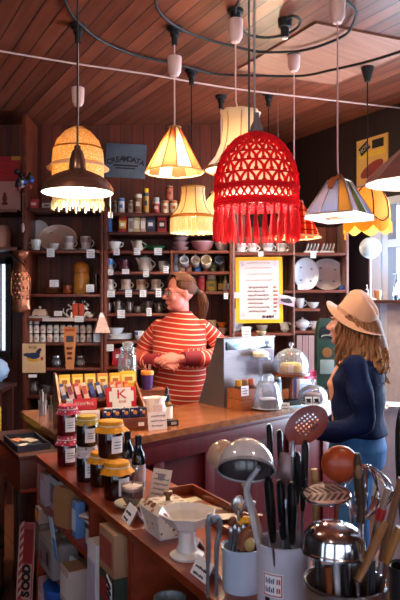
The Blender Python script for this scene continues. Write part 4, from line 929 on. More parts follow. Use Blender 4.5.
for s in (-1, 1):
    for zz in (.1, .9): fl.tube(curve_pts([(s*w_*.40,-.0045,h_*zz),(s*w_*.33,-.0045,h_*(zz+.03)),(s*w_*.37,-.0045,h_*(zz-.04 if zz > .5 else zz+.06)),(s*w_*.30,-.0045,h_*zz)], 5), .0018, 4)
fl.build('scroll_border', mat('#a8a0b8', .7), o)
for s in (-1, 1): MB().tube([(s*w_*.44,0,h_-.004),(s*w_*.44,0,CEIL - at(0,323,MY).z)], .0016, 5).build('string', mat('#9a8c94', .6), o)
o = thing('photo_card', 'grey photo card clipped at a tilt to the right edge of the menu', 'card', at(285.5, 305, 4.72), 0, None, (0, R(12), 0)); MB().box((0,0,.034), (.125,.002,.068)).build('card', mat('#a898b0', .6), o); f_ = MB(); f_.ball((0,-.002,.03), (.045,.002,.014)); f_.ball((.012,-.002,.042), (.02,.002,.012)); f_.build('printed_subject', mat('#2c2430', .6), o); MB().box((0,-.0015,.058), (.115,.002,.014)).build('pale_band', M['paper'], o)
tag(MB().box((0,0,.02), (.04,.002,.042)).build('clip_tag', mat('#cbb8cc', .6), loc=at(237, 298, 4.72)), 'small pale tag clipped to the left edge of the menu', 'tag')
# ------------------------------------------------------------------ shop counter
CZ = .95
A0 = Vector((-.53, 2.84, 0)); E1 = Vector((.7071, .7071, 0)); E2 = Vector((-.7071, .7071, 0))
def K(u, v, z=CZ): p = A0 + E1 * u + E2 * v; p.z = z; return p
I0 = Vector((-.357, 3.777, 0)); L0 = A0 + D2 * 1.1; L1 = L0 + N2 * .6
poly = [A0, K(2.3, 0), K(2.3, .54), I0, L1, L0]
o = thing('shop_counter', 'long dark red panelled shop counter with a worn brown top', 'counter', (A0.x, A0.y, 0))
cpt = MB(); cpt.slab([(p.x - A0.x, p.y - A0.y) for p in poly], CZ - .035, CZ)
m_top = wood('counter_top', '#5a2c1a', '#a4633c', rot=-PI/4, width=3, groove=0, rough=.22, coat=.2)
cpt.build('countertop', m_top, o)
ins = .03
m_body = wood('counter_red', '#3c070b', '#641019', axis='X', width=3, groove=0, rough=.4, grain='vert')
body = [A0 + (E1 * .05) + E2 * ins + Vector((0, .02, 0)), K(2.28, ins), K(2.28, .50), I0 + Vector((-.03, .03, 0)), L1 - N2*.03 - D2*.02, L0 + N2*.03 - D2*.02, A0 + N2*.035 + D2*.04]
MB().slab([(p.x - A0.x, p.y - A0.y) for p in body], 0, CZ - .035).build('base', m_body, o)
RE = Euler((0, 0, PI/4)); tr = MB()
def kb(mb, u0, u1, z0, z1, v0, v1): c = A0 * 0 + E1 * ((u0+u1)/2) + E2 * ((v0+v1)/2); c.z = (z0+z1)/2; mb.box(c, (u1-u0, abs(v1-v0), z1-z0), RE, bev=.003)
for u in [.12 + .36*i for i in range(7)]: kb(tr, u - .035, u + .035, .08, .86, ins - .014, ins + .002)
kb(tr, .07, 2.28, .80, .90, ins - .018, ins + .002); kb(tr, .07, 2.28, .0, .11, ins - .018, ins + .002); kb(tr, .03, 2.29, CZ - .062, CZ - .0352, .008, .03)
tr.build('panel_frame', m_body, o)

# silver cabinet
CA = R(38); X1 = Vector((math.cos(CA), math.sin(CA), 0)); Y1 = Vector((-math.sin(CA), math.cos(CA), 0))
c0 = Vector((.144, 3.91, CZ)); o = thing('steel_cabinet', 'brushed steel cabinet with a dark top strip on the counter', 'cabinet', c0, CA)
nt = NT('brushed_steel'); g_ = nt.noise(nt.mapping(nt.coord(), sc=(2, 2, 90)), 5, 3); b = nt.bsdf(nt.mix(g_, lin('#6e6264'), lin('#978a8c')), .38, .75); MS = nt.done(b.outputs[0])
hh = .413; MB(Matrix.Rotation(PI/2, 4, 'Z')).prism([(0,0),(.25,0),(.07,hh),(0,hh)], -.42, 0).build('body', MS, o)
MB().box((.21,-.003,hh-.042), (.385,.006,.05)).build('display_strip', mat('#15161f', .1, coat=.6), o)
MB().box((.09,-.0066,hh-.042), (.03,.002,.016)).build('blue_indicator', mat('#5fb0e0', .3), o)
MB().box((.21,.034,hh+.004), (.43,.08,.008), bev=.002).build('lid', MS, o)
card(c0 + X1*.21 + Y1*.03 + Vector((0,0,hh+.0085)), .06, .062, 'white card standing on top of the steel cabinet', rz=.3, lean=10, group=None, name='note_card')
bowl(c0 + X1*.34 + Y1*.035 + Vector((0,0,hh+.0085)), .068, .03, '#c8b08c', 'small beige dish on top of the steel cabinet')
# wooden crate in front
o = thing('wooden_crate', 'small reddish wooden crate in front of the steel cabinet', 'crate', c0 + X1*.092 - Y1*.085, CA); cw, cd, ch = .17, .13, .125
m_cr = wood('crate_wood', '#7a3a1c', '#b4693a', axis='Z', width=.063, groove=.02, rough=.5)
for nm, c, d in (('front_board',(0,-cd/2+.006,ch/2),(cw,.012,ch)),('back_board',(0,cd/2-.006,ch/2),(cw,.012,ch)),('end_board',(-cw/2+.006,0,ch/2),(.012,cd-.026,ch)),('end_board',(cw/2-.006,0,ch/2),(.012,cd-.026,ch)),('bottom_board',(0,0,.006),(cw-.026,cd-.026,.012))): MB().box(c, d, bev=.002).build(nm, m_cr, o)
MB().ball((.05,-cd/2-.001,ch*.62), (.02,.003,.01), 10, 6).build('hand_hole', M['blackm'], o)
cc0 = c0 + X1*.092 - Y1*.085
for i, (dx, col, lb) in enumerate(((-.05, '#c08a2c', 'gold lidded jar in the wooden crate, left'), (.0, '#8a5a3c', 'brown jar in the middle of the wooden crate'), (.05, '#b0583c', 'reddish jar in the right half of the wooden crate'))):
    q = cc0 + X1*dx + Vector((0,0,.0135)); can(q, .05, .125, '#5c2c1c', '#d8c4a0', lb, name='preserve_jar', cat='jar', cap=col, rz=CA)
q = cc0 + X1*-.06 - Y1*(cd/2 + .003) + Vector((0,0,.088)); card(q, .058, .058, 'white price card tucked on the front of the wooden crate', rz=CA, lean=0, group=None)

def dome(loc, r, h, label, knob=True, flare=1.0, base=None):
    o = thing('glass_dome', label, 'dome', loc)
    pr = [(r,0),(r,h*.35),(r*.93,h*.6),(r*.7,h*.82),(r*.35,h*.96),(r*.12,h)] if flare == 1 else [(r,0),(r*.82,h*.5),(r*.68,h*.88),(r*.55,h*.97),(r*.12,h)]
    mb = MB(); mb.lathe(pr + [(max(q-.002,.001), z-.002) for q, z in pr[::-1]] + [pr[0]], 36); mb.build('cover', M['glass'], o)
    MB().lathe([(r*1.0,0),(r*1.03,.003),(r*1.0,.007),(r*.985,.004),(r,0)], 36).build('rim', glass('rim_glass_thick', '#dfe8f4', .9, .03, .25), o)
    MB().lathe([(.007,h-.002),(.006,h+.010),(.014,h+.02),(.013,h+.032),(0,h+.038)], 14).build('knob', glass('knob_glass', '#e8eef8', .9, .03, .35), o)
    return o
# cake cover with chocolate cake
q = onz(268, 412, CZ); q = Vector((at(268,300,q.y+.1).x, q.y + .1, CZ))
tag(MB().lathe([(0,0),(.06,0),(.085,.008),(.10,.012),(.099,.015),(.06,.006),(0,.006)], 30).build('plate', M['white'], loc=q), 'white plate under the flared glass cover', 'plate')
o = thing('cake_slice', 'chocolate cake slice with white icing under the flared glass cover', 'cake', q + Vector((0,0,.0065)), .3)
MB().box((0,0,.025), (.085,.05,.05), bev=.004).build('sponge', mat('#4a2014', .8, bump=.5, vs=30), o); MB().box((0,0,.056), (.087,.052,.012), bev=.005).build('icing', mat('#f0e6e0', .5), o)
dome(q + Vector((0,0,.0162)), .098, .15, 'flared glass cover over the chocolate cake at the counter edge', flare=2)
# pedestal cake stand with dome and yellow cake
def stand(loc, r, h, m, label, name='cake_stand'):
    o = thing(name, label, 'stand', loc); MB().lathe([(0,0),(r*.6,0),(r*.6,.008),(r*.2,.02),(.014,.05),(.014,h-.05),(r*.25,h-.03),(0,h-.02)], 24).build('foot', m, o)
    MB().lathe([(0,h-.022),(r*.97,h-.022),(r,h-.018),(r,h-.002),(r*.98,h),(0,h)], 36).build('plate', m, o); return o
q = Vector((at(291, 300, 4.10).x, 4.10, CZ)); hs = at(0, 372, 4.10).z - CZ
stand(q, .118, hs, M['amberwood'], 'wooden pedestal cake stand with the big glass dome')
o = thing('cake', 'round yellow cake under the big glass dome', 'cake', q + Vector((0,0,hs+.0005))); MB().lathe([(0,0),(.072,0),(.074,.004),(.07,.042),(.06,.05),(0,.052)], 28).build('sponge', mat('#d89a3c', .8, bump=.4, vs=30), o); MB().lathe([(0,.0525),(.058,.051),(.066,.044),(.062,.056),(.03,.062),(0,.062)], 28, wob=lambda a, i: 1+.06*math.sin(7*a)).build('topping', mat('#e8c060', .6), o)
dome(q + Vector((0,0,hs+.0008)), .112, .15, 'big glass dome with a round knob over the yellow cake')
# glass stand with white cake, left of it
q = Vector((.375, 4.02, CZ)); hs = .30
stand(q, .068, hs, glass('stand_glass', '#e8eef8', .8, .05, .14), 'tall clear glass pedestal in front of the steel cabinet', 'glass_stand')
q2 = q + Vector((0,0,hs+.001)); o = thing('cake', 'low white cake on the tall glass pedestal', 'cake', q2); MB().lathe([(0,0),(.05,0),(.052,.02),(.042,.03),(0,.034)], 26).build('sponge', mat('#e6d8c0', .7, bump=.3), o); MB().lathe([(0,.0345),(.03,.033),(.02,.042),(0,.044)], 20).build('icing', M['white'], o)
# right dome, low, with labels
q = Vector((at(313, 300, 4.14).x, 4.14, CZ))
tag(MB().lathe([(0,0),(.09,0),(.10,.006),(.099,.01),(0,.007)], 30).build('plate', M['white'], loc=q), 'white plate under the low glass dome at the right', 'plate')
o = thing('cake', 'dark cake under the low glass dome at the right', 'cake', q + Vector((0,0,.0102))); MB().lathe([(0,0),(.065,0),(.066,.03),(.06,.038),(0,.04)], 26).build('sponge', mat('#5c3424', .8, bump=.4), o); MB().lathe([(0,.0405),(.055,.039),(.05,.046),(0,.047)], 24).build('icing', mat('#a8765c', .5), o)
dome(q + Vector((0,0,.0106)), .092, .10, 'low glass dome at the right end of the counter')
for k, (px, py, lb) in enumerate(((309, 405.5, 'left white label card before the low glass dome'), (317, 405.5, 'right white label card before the low glass dome'))):
    p = onz(px, py, CZ); o = card(p + Vector((0,.01,0)), .042, .052, lb, lean=8, group=None, name='label_card', rows=2, seed=60+k)
    f_ = MB(); f_.box((0,-.0025,.03), (.024,.001,.02)); f_.build('printed_mark', M['black'], o)
# dark slab (cutting board with knife look): dark wedge between the domes, jar behind
q = Vector((at(292, 300, 3.95).x, 3.95, CZ)); o = thing('brownie_slab', 'dark brownie slab on a pale board between the domes', 'cake', q + Vector((.0,0,.0125)), .5); MB().box((0,0,.016), (.10,.055,.032), bev=.004).build('sponge', mat('#1c1210', .8, bump=.4), o); MB().box((0,0,.035), (.098,.053,.005), bev=.002).build('glaze', mat('#0e0808', .2), o)
tag(MB().box((0,0,.006), (.15,.09,.012), bev=.003).build('serving_board', mat('#a8bcc8', .4), loc=q, rz=.5), 'pale blue-grey board under the brownie slab', 'board')
q = Vector((at(277, 300, 4.28).x, 4.28, CZ)); can(q, .06, .13, '#3a4a52', '#8d9aa0', 'grey lidded jar behind the wooden cake stand', name='jar', cat='jar', cap='#c0b0a0')
card(Vector((at(285.5, 300, 3.80).x, 3.80, CZ)), .05, .05, 'white card right of the flared glass cover', group=None, rows=2, seed=71, name='label_card')
# bright packets behind the domes
for k, (px, Y, w_, h_, c, b_, lb) in enumerate(((301, 4.46, .11, .22, '#3a63c8', '#6c94e4', 'bright blue packet behind the big glass dome'), (312, 4.40, .10, .17, '#c83c78', '#e880a8', 'bright pink packet in front of the blue one'), (304, 4.34, .09, .12, '#d8d8e8', '#a4b4dc', 'white packet below the pink and blue ones'))):
    packet(Vector((at(px, 300, Y).x, Y, CZ)), w_, .04, h_, c, b_, lb, rz=.4, name='sweet_packet', b2='#f0e8f0')
# green counter scale
SYY = 4.42; o = thing('counter_scale', 'tall green rounded scale with a dark window band near the top', 'scale', Vector((at(325.5, 300, SYY).x, SYY, CZ)))
u = SYY / F; mg = mat('#1e3a30', .3, coat=.3, var=.1); by = (H - CZ) / u + 300   # pixel of its base
zz = lambda py: (by - py) * u
ol = [(-9.6*u, zz(385)), (9.6*u, zz(385)), (9.9*u, zz(345)), (9.2*u, zz(330)), (7.6*u, zz(322)), (4.5*u, zz(318.5)), (-4.5*u, zz(318.5)), (-7.6*u, zz(322)), (-9.2*u, zz(330)), (-9.9*u, zz(345))]
MB().prism(ol, -.05, .05).build('housing', mg, o)
MB().box((0,-.01,zz(390)/2+.01), (.18,.2,zz(388)), bev=.01).build('base', mg, o)
MB().prism([(-8*u,zz(338)),(8*u,zz(338)),(7.4*u,zz(329.5)),(5*u,zz(326)),(-5*u,zz(326)),(-7.4*u,zz(329.5))], -.056, -.0505).build('window_band', mat('#0e1012', .15), o)
MB().tube([(x*u,-.057,zz(337.0 - 2.2*(1-(x/7)**2))) for x in range(-6, 7)], .003, 5).build('white_scale_marks', mat('#8c9490', .4), o)
MB().lathe([(0,0),(.034,0),(.034,.006),(0,.008)], 24, Matrix.Translation((0,-.051,zz(352))) @ Matrix.Rotation(PI/2, 4, 'X')).build('brass_disc', mat('#8a5c34', .35, .4), o)
MB().box((0,-.055,zz(366)), (14*u,.008,14*u), bev=.003).build('lower_panel', mat('#7d8f92', .4), o)

# ------------------------------------------------------------------ stepped chocolate display
BA = R(20); bx = Vector((math.cos(BA), math.sin(BA), 0)); by_ = Vector((-math.sin(BA), math.cos(BA), 0))
FR = Vector((-.262, 3.262, CZ)); WB, DB = .43, .30; B0 = FR - bx * WB
o = thing('sweet_display', 'stepped wooden display box of chocolate bars on the counter', 'display', B0, BA)
mw = wood('display_wood', '#54220f', '#8a4420', axis='Z', width=3, groove=0, rough=.4)
def bp(x, y, z): p = B0 + bx * x + by_ * y; p.z = CZ + z; return p
steps = [(.012, .075, .055), (.075, .14, .10), (.14, .205, .145), (.205, DB - .012, .18)]   # y0, y1, height of each step
for y0, y1, z in steps: MB().box((WB/2,(y0+y1)/2,z-.006), (WB-.026,y1-y0,.012)).build('step', mw, o)
MB().box((WB/2,.006,.031), (WB,.012,.062), bev=.002).build('front_board', mw, o); MB().box((WB/2,DB-.006,.12), (WB,.012,.24), bev=.002).build('back_board', mw, o)
for x in (.006, WB-.006):
    T = Matrix.Translation((x,0,0)) @ Matrix.Rotation(PI/2, 4, 'Z'); hi = .27 if x < .1 else .22
    MB(T).prism([(.0121,0),(DB-.0121,0),(DB-.0121,hi),(DB*.75,hi),(.0121,.10)], -.006, .006).build('side_panel', mw, o)
MB().box((WB*.92,-.0012,.03), (.03,.002,.018)).build('price_label', M['paper'], o)
def bar(x, y, z, w, d, h, col, band, lb, group, lean=12, yaw=0, **k):
    p = bp(x, y, z); r = packet(p, w, d, h, col, band, lb, group=group, **k); r.rotation_euler = (R(-lean), 0, BA + yaw); return r
gy = 'yellow packets in the back row'
for i in range(6):
    wch = ('first', 'second', 'third', 'fourth', 'fifth', 'rightmost')[i]; big = i == 5
    c = ('#e8b428', '#e0a820', '#eab830', '#d8883c', '#e8b01c', '#f0bc28')[i]
    bar(.05 + i * .066 + (.006 if big else 0), .225, .1805, .056 if not big else .085, .016, .085 if not big else .092, c, '#f4d878', wch + ' yellow packet in the back row of the chocolate display', gy, 10, name='chocolate_packet', b2='#b86a1c')
gw = 'slanted chocolate bars in the second row'
for i, (c, b_, nm) in enumerate((('#3a4470', '#c8b8c0', 'slate blue'), ('#d8b0b8', '#8c3a4a', 'pale pink'), ('#c83c48', '#f0c8c8', 'crimson'), ('#e8c8b8', '#c04a3c', 'cream and red'), ('#1c2450', '#3c4c98', 'navy'), ('#283468', '#c8ccd8', 'navy and silver'), ('#e0c0a0', '#4a5a90', 'beige and blue'), ('#d87a5c', '#f0d0c0', 'salmon'), ('#c8504c', '#f0b8b0', 'coral'), ('#d06030', '#e8a860', 'orange'))):
    bar(.042 + i * .037, .155, .1455, .026, .014, .085, c, b_, nm + ' wrapped bar slanting in the second row', gw, 16, name='chocolate_bar', cat='chocolate bar').rotation_euler.y = R(-14)
# third row: white topped red carton, K pack
r = bar(.125, .090, .1005, .13, .016, .058, '#b81824', '#d8303c', 'red carton with a white wavy name, in front of the slanted bars', None, 10, name='chocolate_carton', cat='carton')
scribble(r, .10, .03, 1, M['white'], -.012, .018, seed=41, lw=.004, name='white_lettering')
bar(.055, .092, .1005, .03, .018, .06, '#d8d0d4', '#b8b0b8', 'small white carton left of the red carton', None, 8, name='chocolate_carton', cat='carton')
r = bar(.318, .098, .1005, .155, .022, .105, '#c8101c', '#f2e6e0', 'red and white chocolate pack with a big red letter K', None, 10, name='chocolate_pack', cat='carton')
q = MB().box((0,-.0135,.052), (.098,.002,.100)).build('white_front', mat('#f2e4dc', .5), r)
text('K', .066, mat('#d01020', .5, var=0), q, (.0,-.0152,.066), sx=1.3, name='letter_k'); text('BAR', .018, mat('#d01020', .5, var=0), q, (.004,-.0152,.030), sx=1.2)
# lower row: maroon and K cartons, then navy bars
r = bar(.265, .040, .0555, .098, .012, .058, '#f0e4dc', '#7c1426', 'white carton with a maroon name panel', None, 6, name='chocolate_carton', cat='carton'); scribble(r, .07, .022, 1, M['white'], -.009, .022, seed=43, lw=.0035, name='white_lettering')
r = bar(.358, .040, .0555, .064, .012, .055, '#f0e8e0', '#f0e8e0', 'small white carton with a black letter K', None, 6, name='chocolate_carton', cat='carton'); text('K', .034, M['black'], r, (0,-.0085,.036), sx=1.3, name='letter_k'); text('BAR', .010, M['black'], r, (0,-.0085,.014))
r = bar(.12, .040, .0555, .15, .012, .05, '#f0dcd4', '#e8d0c8', 'long pinkish-white carton behind the dark jam jars', None, 6, name='chocolate_carton', cat='carton')
for i in range(5):
    wch = ('leftmost', 'second', 'middle', 'fourth', 'rightmost')[i]
    r = packet(bp(.228 + i * .0455, -.016, .0), .039, .028, .075, '#141c48', '#1c2a6c', wch + ' of the five navy packets along the display front', rz=BA, name='navy_packet', group='navy packets along the front', cat='packet')
    r.location = bp(.228 + i * .0455, .024, .0555); r.scale = (1, .7, .72)
    MB().ball((.004,-.0155,.044), (.011,.002,.014), 10, 6).build('printed_figure', mat('#e0903c', .5), r); MB().box((-.011,-.0155,.06), (.012,.002,.012)).build('white_mark', M['white'], r)
# stick jar, purple cup, wooden box under both
XB = Vector((at(140, 300, 3.63).x, 3.63, CZ)); ZB = .150
o = thing('wooden_box', 'low wooden box behind the display, carrying the stick jar and purple cup', 'box', XB, BA)
MB().box((0,0,ZB/2-.003), (.29,.106,ZB-.006), bev=.003).build('body', mw, o); MB().box((0,0,ZB-.0032), (.298,.112,.006), bev=.002).build('lid', mw, o)
J0 = XB + bx * -.07 + Vector((0,0,ZB)); JY = 3.6
o = thing('stick_jar', 'tall stoppered glass jar holding brown sweet sticks', 'jar', J0); r = 9.4 / F * JY
mb = MB(); hollow(mb, [(r*.95,0),(r,.008),(r,.175),(r*.92,.197),(r*.72,.207),(r*.74,.22)], .003, 28); mb.build('body', glass('jar_glass', '#f4f6fa', .7, .03, .06, .03), o)
MB().lathe([(0,.22),(r*.8,.22),(r*.82,.235),(r*.5,.243),(r*.62,.256),(r*.5,.266),(0,.27)], 24).build('stopper', glass('stopper_glass', '#eef2f8', .8, .03, .2, .08), o)
rr = random.Random(9)
for i in range(13):
    a = rr.random() * 6.28; b_ = a + 2 + rr.random() * 2; k = r * .72; k2 = r * .8
    s_ = MB().tube([(k*math.cos(a), k*math.sin(a), .010), (k2*math.cos(b_), k2*math.sin(b_), .10 + .05*rr.random())], .0055, 7).build('sweet_stick', mat(('#5a2414', '#7a3a20', '#e8d4b4', '#6a2c18')[i % 4], .5), None)
    s_.location = J0; tag(s_, 'brown or cream sweet stick standing in the stoppered glass jar', 'sweet stick', 'sweet sticks in the glass jar')
C0 = XB + bx * .042 + Vector((0,0,ZB))
o = thing('takeaway_cup', 'purple paper cup with an orange rim standing behind the display', 'cup', C0); r = 6.2 / F * 3.65
hollow_ = MB(); hollow(hollow_, [(r*.78,0),(r*.8,.006),(r*1.0,.088)], .002, 24); hollow_.build('body', mat('#4a2468', .45), o)
MB().lathe([(r*.97,.082),(r*1.06,.082),(r*1.08,.100),(r*1.0,.104),(r*.95,.1),(r*.97,.082)], 24).build('orange_rim', mat('#f0901c', .4), o)
for i in range(6): tag(MB().tube([(0,0,.012),(.012*math.cos(i*1.05),.012*math.sin(i*1.05),.14)], .0018, 5).build('thin_stick', mat('#c8765a', .5), loc=C0 + Vector((.008*math.cos(i*1.05), .008*math.sin(i*1.05), 0))), 'thin reddish stick standing in the purple cup', 'stick', 'thin sticks in the purple cup')
# white crumpled bag, dropper bottle, reduced card
q = K(.50, .20); q = bp(WB + .02, .075, 0) + bx * .035
BG = Vector((-.243, 3.425, CZ))
o = thing('paper_bag', 'crumpled white paper bag beside the chocolate display', 'bag', BG, .5); rr = random.Random(12)
mb = MB(); mb.lathe([(0,.001),(.05,.001),(.057,.03),(.060,.08),(.054,.11),(.060,.138),(.05,.130),(.044,.08),(0,.07)], 26, sx=1.1, sy=.8, wob=lambda a, i: 1 + .10*math.sin(5*a + i*1.7) + .05*math.sin(11*a + i)); mb.build('bag', mat('#f4ded4', .7), o)
MB().box((0,-.050,.085), (.05,.002,.04)).build('printed_panel', mat('#e0c0b4', .7), o)
BT = Vector((-.178, 3.50, CZ))
o = thing('dropper_bottle', 'small dark bottle with a black dropper cap and pale label', 'bottle', BT); r = .026
o.scale = (1.15, 1.15, 1.28); MB().lathe([(0,0),(r,0),(r,.07),(r*.5,.082),(0,.082)], 22).build('body', mat('#6a4a1c', .15), o); MB().lathe([(r*1.02,.012),(r*1.02,.062),(r*.98,.062),(r*.98,.012),(r*1.02,.012)], 22).build('paper_label', mat('#e8d8c0', .6), o)
MB().lathe([(0,.081),(r*.55,.081),(r*.6,.108),(r*.35,.115),(r*.3,.135),(0,.148)], 18).build('dropper_cap', M['black'], o)
q = onz(159.5, 430, CZ) + E2 * .012; o = card(q, .098, .088, 'white card with blue handwriting at the counter edge', rz=R(22), lean=10, ink='blueink', group=None, name='handwritten_card', rows=3, seed=77, col='#f0dcdc')
q = onz(176, 426, CZ) + E2 * .03; o = thing('tin_lid', 'small black tin right of the handwritten card', 'tin', q, .5); MB().box((0,0,.014), (.06,.04,.028), bev=.005).build('body', M['black'], o); MB().box((0,-.021,.014), (.03,.002,.014)).build('paper_label', mat('#a89a8c', .6), o)
# left counter end: glasses with pens, dark bottles
for k, (px, py, w_, h_, lb) in enumerate(((33, 416.5, .05, .085, 'clear glass of pens at the left end of the counter'), (43, 421, .05, .08, 'second clear glass of pens beside the dark bottle'))):
    p = onz(px, py, CZ) + N2 * .055; o = thing('pen_glass', lb, 'glass', p); r = w_ / 2; mb = MB(); hollow(mb, [(r*.85,0),(r,h_)], .002, 20); mb.build('glass', M['glass'], o)
    for j in range(4):
        a = j * 1.6 + k; c_ = ('#8c8a90', '#c8c0bc', '#6a5c58', '#b0a8a8')[j]
        tag(MB().tube([(.008*math.cos(a), .008*math.sin(a), .003), (.018*math.cos(a), .018*math.sin(a), h_ + .035 + .01*j)], .0035, 6).build('pen', mat(c_, .4), loc=p), 'slim pen standing in a glass at the left counter end', 'pen', 'pens in the glasses')
for k, (px, py, lb) in enumerate(((50, 425, 'small dark bottle at the left counter end, nearer the pens'), (56, 430.5, 'small dark bottle at the left counter end, nearer the jam jars'))):
    p = onz(px, py, CZ) + N2 * .05; bottle(p, .045, .10, '#22201c', '#5c2420', lb, band='#4a4640')

# ledge by the side window
def onledge(s, off=.13): return rw(s, off, 1.6005)
p = Vector((at(370, 300, 5.02).x, 5.02, 1.6005))
o = thing('globe_lamp', 'white glass globe lamp on a slim stand near the window', 'lamp', p); zc = at(0, 248, 5.02).z - 1.6
MB().lathe([(0,0),(.045,0),(.045,.008),(.012,.02),(.009,.06),(.009,zc-.07),(.03,zc-.06),(0,zc-.06)], 20).build('stand', mat('#b0909a', .35, .4), o); MB().ball((0,0,zc), .082, 24, 16).build('globe', mat('#cfe2f4', .2, var=.02), o)
p = onledge(.60, .15); q = Vector((at(391, 300, 4.86).x, 4.86, 1.6005)); q = onledge(2.12, .12)
o = thing('shade_lamp', 'white glass shade on a green base on the window ledge', 'lamp', q); MB().lathe([(0,0),(.05,0),(.05,.01),(.02,.022),(0,.022)], 22).build('base', mat('#5a8c78', .3), o); MB().lathe([(.0,.024),(.07,.03),(.088,.036),(.06,.12),(.05,.14),(0,.142)], 30).build('shade', mat('#f0f4fa', .25, var=.02), o)
q = onledge(1.86, .14); o = thing('amber_glass', 'small amber glass at the left end of the window ledge', 'glass', q); mb = MB(); hollow(mb, [(.022,0),(.03,.07)], .003, 20); mb.build('body', mat('#b8743a', .2), o); MB().lathe([(0,.071),(.031,.071),(.031,.076),(0,.078)], 18).build('lid', mat('#8c5a34', .4), o)
q = onledge(1.98, .06); o = thing('soap_bottle', 'slim dark pump bottle standing at the back of the window ledge', 'bottle', q); MB().lathe([(0,0),(.02,0),(.022,.1),(.01,.13),(.008,.16),(0,.16)], 16).build('body', mat('#2a3440', .2), o); MB().tube([(0,0,.155),(0,0,.20),(-.03,-.01,.20)], .005, 6).build('pump', M['black'], o)
q = onledge(1.77, .17); bottle(q, .035, .12, '#2a2228', '#c8b8b0', 'small dark bottle beside the amber glass on the ledge', band='#b09a94')
# white slatted stand, chair back at right edge
P0 = at(388, 300, 3.4); o = thing('slatted_stand', 'white slatted stand with pale leaflets on top at the right', 'stand', (1.21, 3.78, 0), -.25); zt = at(0, 408, 3.75).z
ms_ = mat('#c9bcc6', .6)
for j in range(7): MB().box((-.14 + j*.047, -.1, zt/2), (.034,.014,zt - .01)).build('slat', ms_, o)
MB().box((0,0,zt), (.34,.24,.018), bev=.003).build('top', ms_, o); MB().box((0,.09,zt/2), (.32,.016,zt-.02)).build('back', ms_, o)
for j in range(4): tag(MB().box((0,0,.003), (.10,.14,.006)).build('leaflet', mat('#e0d4dc', .7), loc=Vector((1.13 + .13*(j % 2), 3.74 - .02*(j % 2), zt + .0095 + .0065*(j//2))), rz=-.25 + .06*j), 'pale leaflet lying on the white slatted stand', 'leaflet', 'leaflets on the slatted stand')
P1 = at(405, 300, 2.85); o = thing('chair', 'dark rounded chair at the right edge of the picture', 'chair', (1.21, 2.95, 0), .5)
MB().box((0,0,.45), (.40,.40,.035), bev=.012).build('seat', M['black'], o)
for x in (-.17, .17):
    for y in (-.17, .17): MB().box((x, y, .216), (.034,.034,.432), bev=.004).build('leg', M['black'], o)
bk = MB(); bk.tube(curve_pts([(-.18,.19,.46),(-.19,.22,.85),(-.15,.235,1.08),(0,.24,1.14),(.15,.235,1.08),(.19,.22,.85),(.18,.19,.46)], 6), .02, 8); bk.build('back_frame', M['black'], o)
for x in (-.09, 0, .09): MB().tube([(x,.19,.46),(x,.225,.85),(x,.235,1.11)], .011, 8).build('back_spindle', M['black'], o)
# ------------------------------------------------------------------ long shelf unit in the foreground
J = Vector((-.1998, 1.829, 0)); AE = Euler((0, 0, math.atan2(.878, -.478)))   # local x runs along the unit
UA = math.atan2(.878, -.478)
def U(a, n, z=CZ): p = J + D2 * a + N2 * n; p.z = z; return p
m_un = wood('unit_wood', '#4e170b', '#963c1e', rot=-rotp, width=3, groove=0, rough=.3, coat=.15)
m_un2 = wood('unit_dark', '#2a0f0a', '#4a1c10', axis='Z', width=3, groove=0, rough=.45)
UW = .32
def unit(label, a0, a1, shelves, divs, ztop):
    o = thing('shelf_unit', label, 'shelves', U(a0, 0, 0), UA)
    # local x along a (from a0), local y = -n direction
    L = a1 - a0; bx_ = lambda nm, x0, x1, n0, n1, z0, z1, m: MB().box(((x0+x1)/2, -(n0+n1)/2, (z0+z1)/2), (x1-x0, n1-n0, z1-z0), bev=.002).build(nm, m, o)
    bx_('top', 0, L, 0, UW, ztop - .024, ztop, m_un)
    bx_('back', .0, L, UW - .014, UW - .001, 0, ztop - .0245, m_un2)
    for d in divs: bx_('upright', d, d + .022, .004, UW - .0145, 0, ztop - .0245, m_un)
    for (x0, x1, z) in shelves: bx_('shelf', x0 + .0005, x1 - .0005, .004, UW - .0145, z - .02, z, m_un)
    return o
unit('long low wooden shelf unit with jam jars on top and boxes inside', .002, 1.033, [(.36, 1.009, .755), (.024, 1.009, .545), (.024, 1.009, .2)], (.0, .337, 1.009), CZ)
unit('nearer low wooden shelf unit holding the utensil pots', -1.15, -.002, [(.022, 1.126, .72), (.022, 1.126, .3)], (.0, 1.126), CZ)
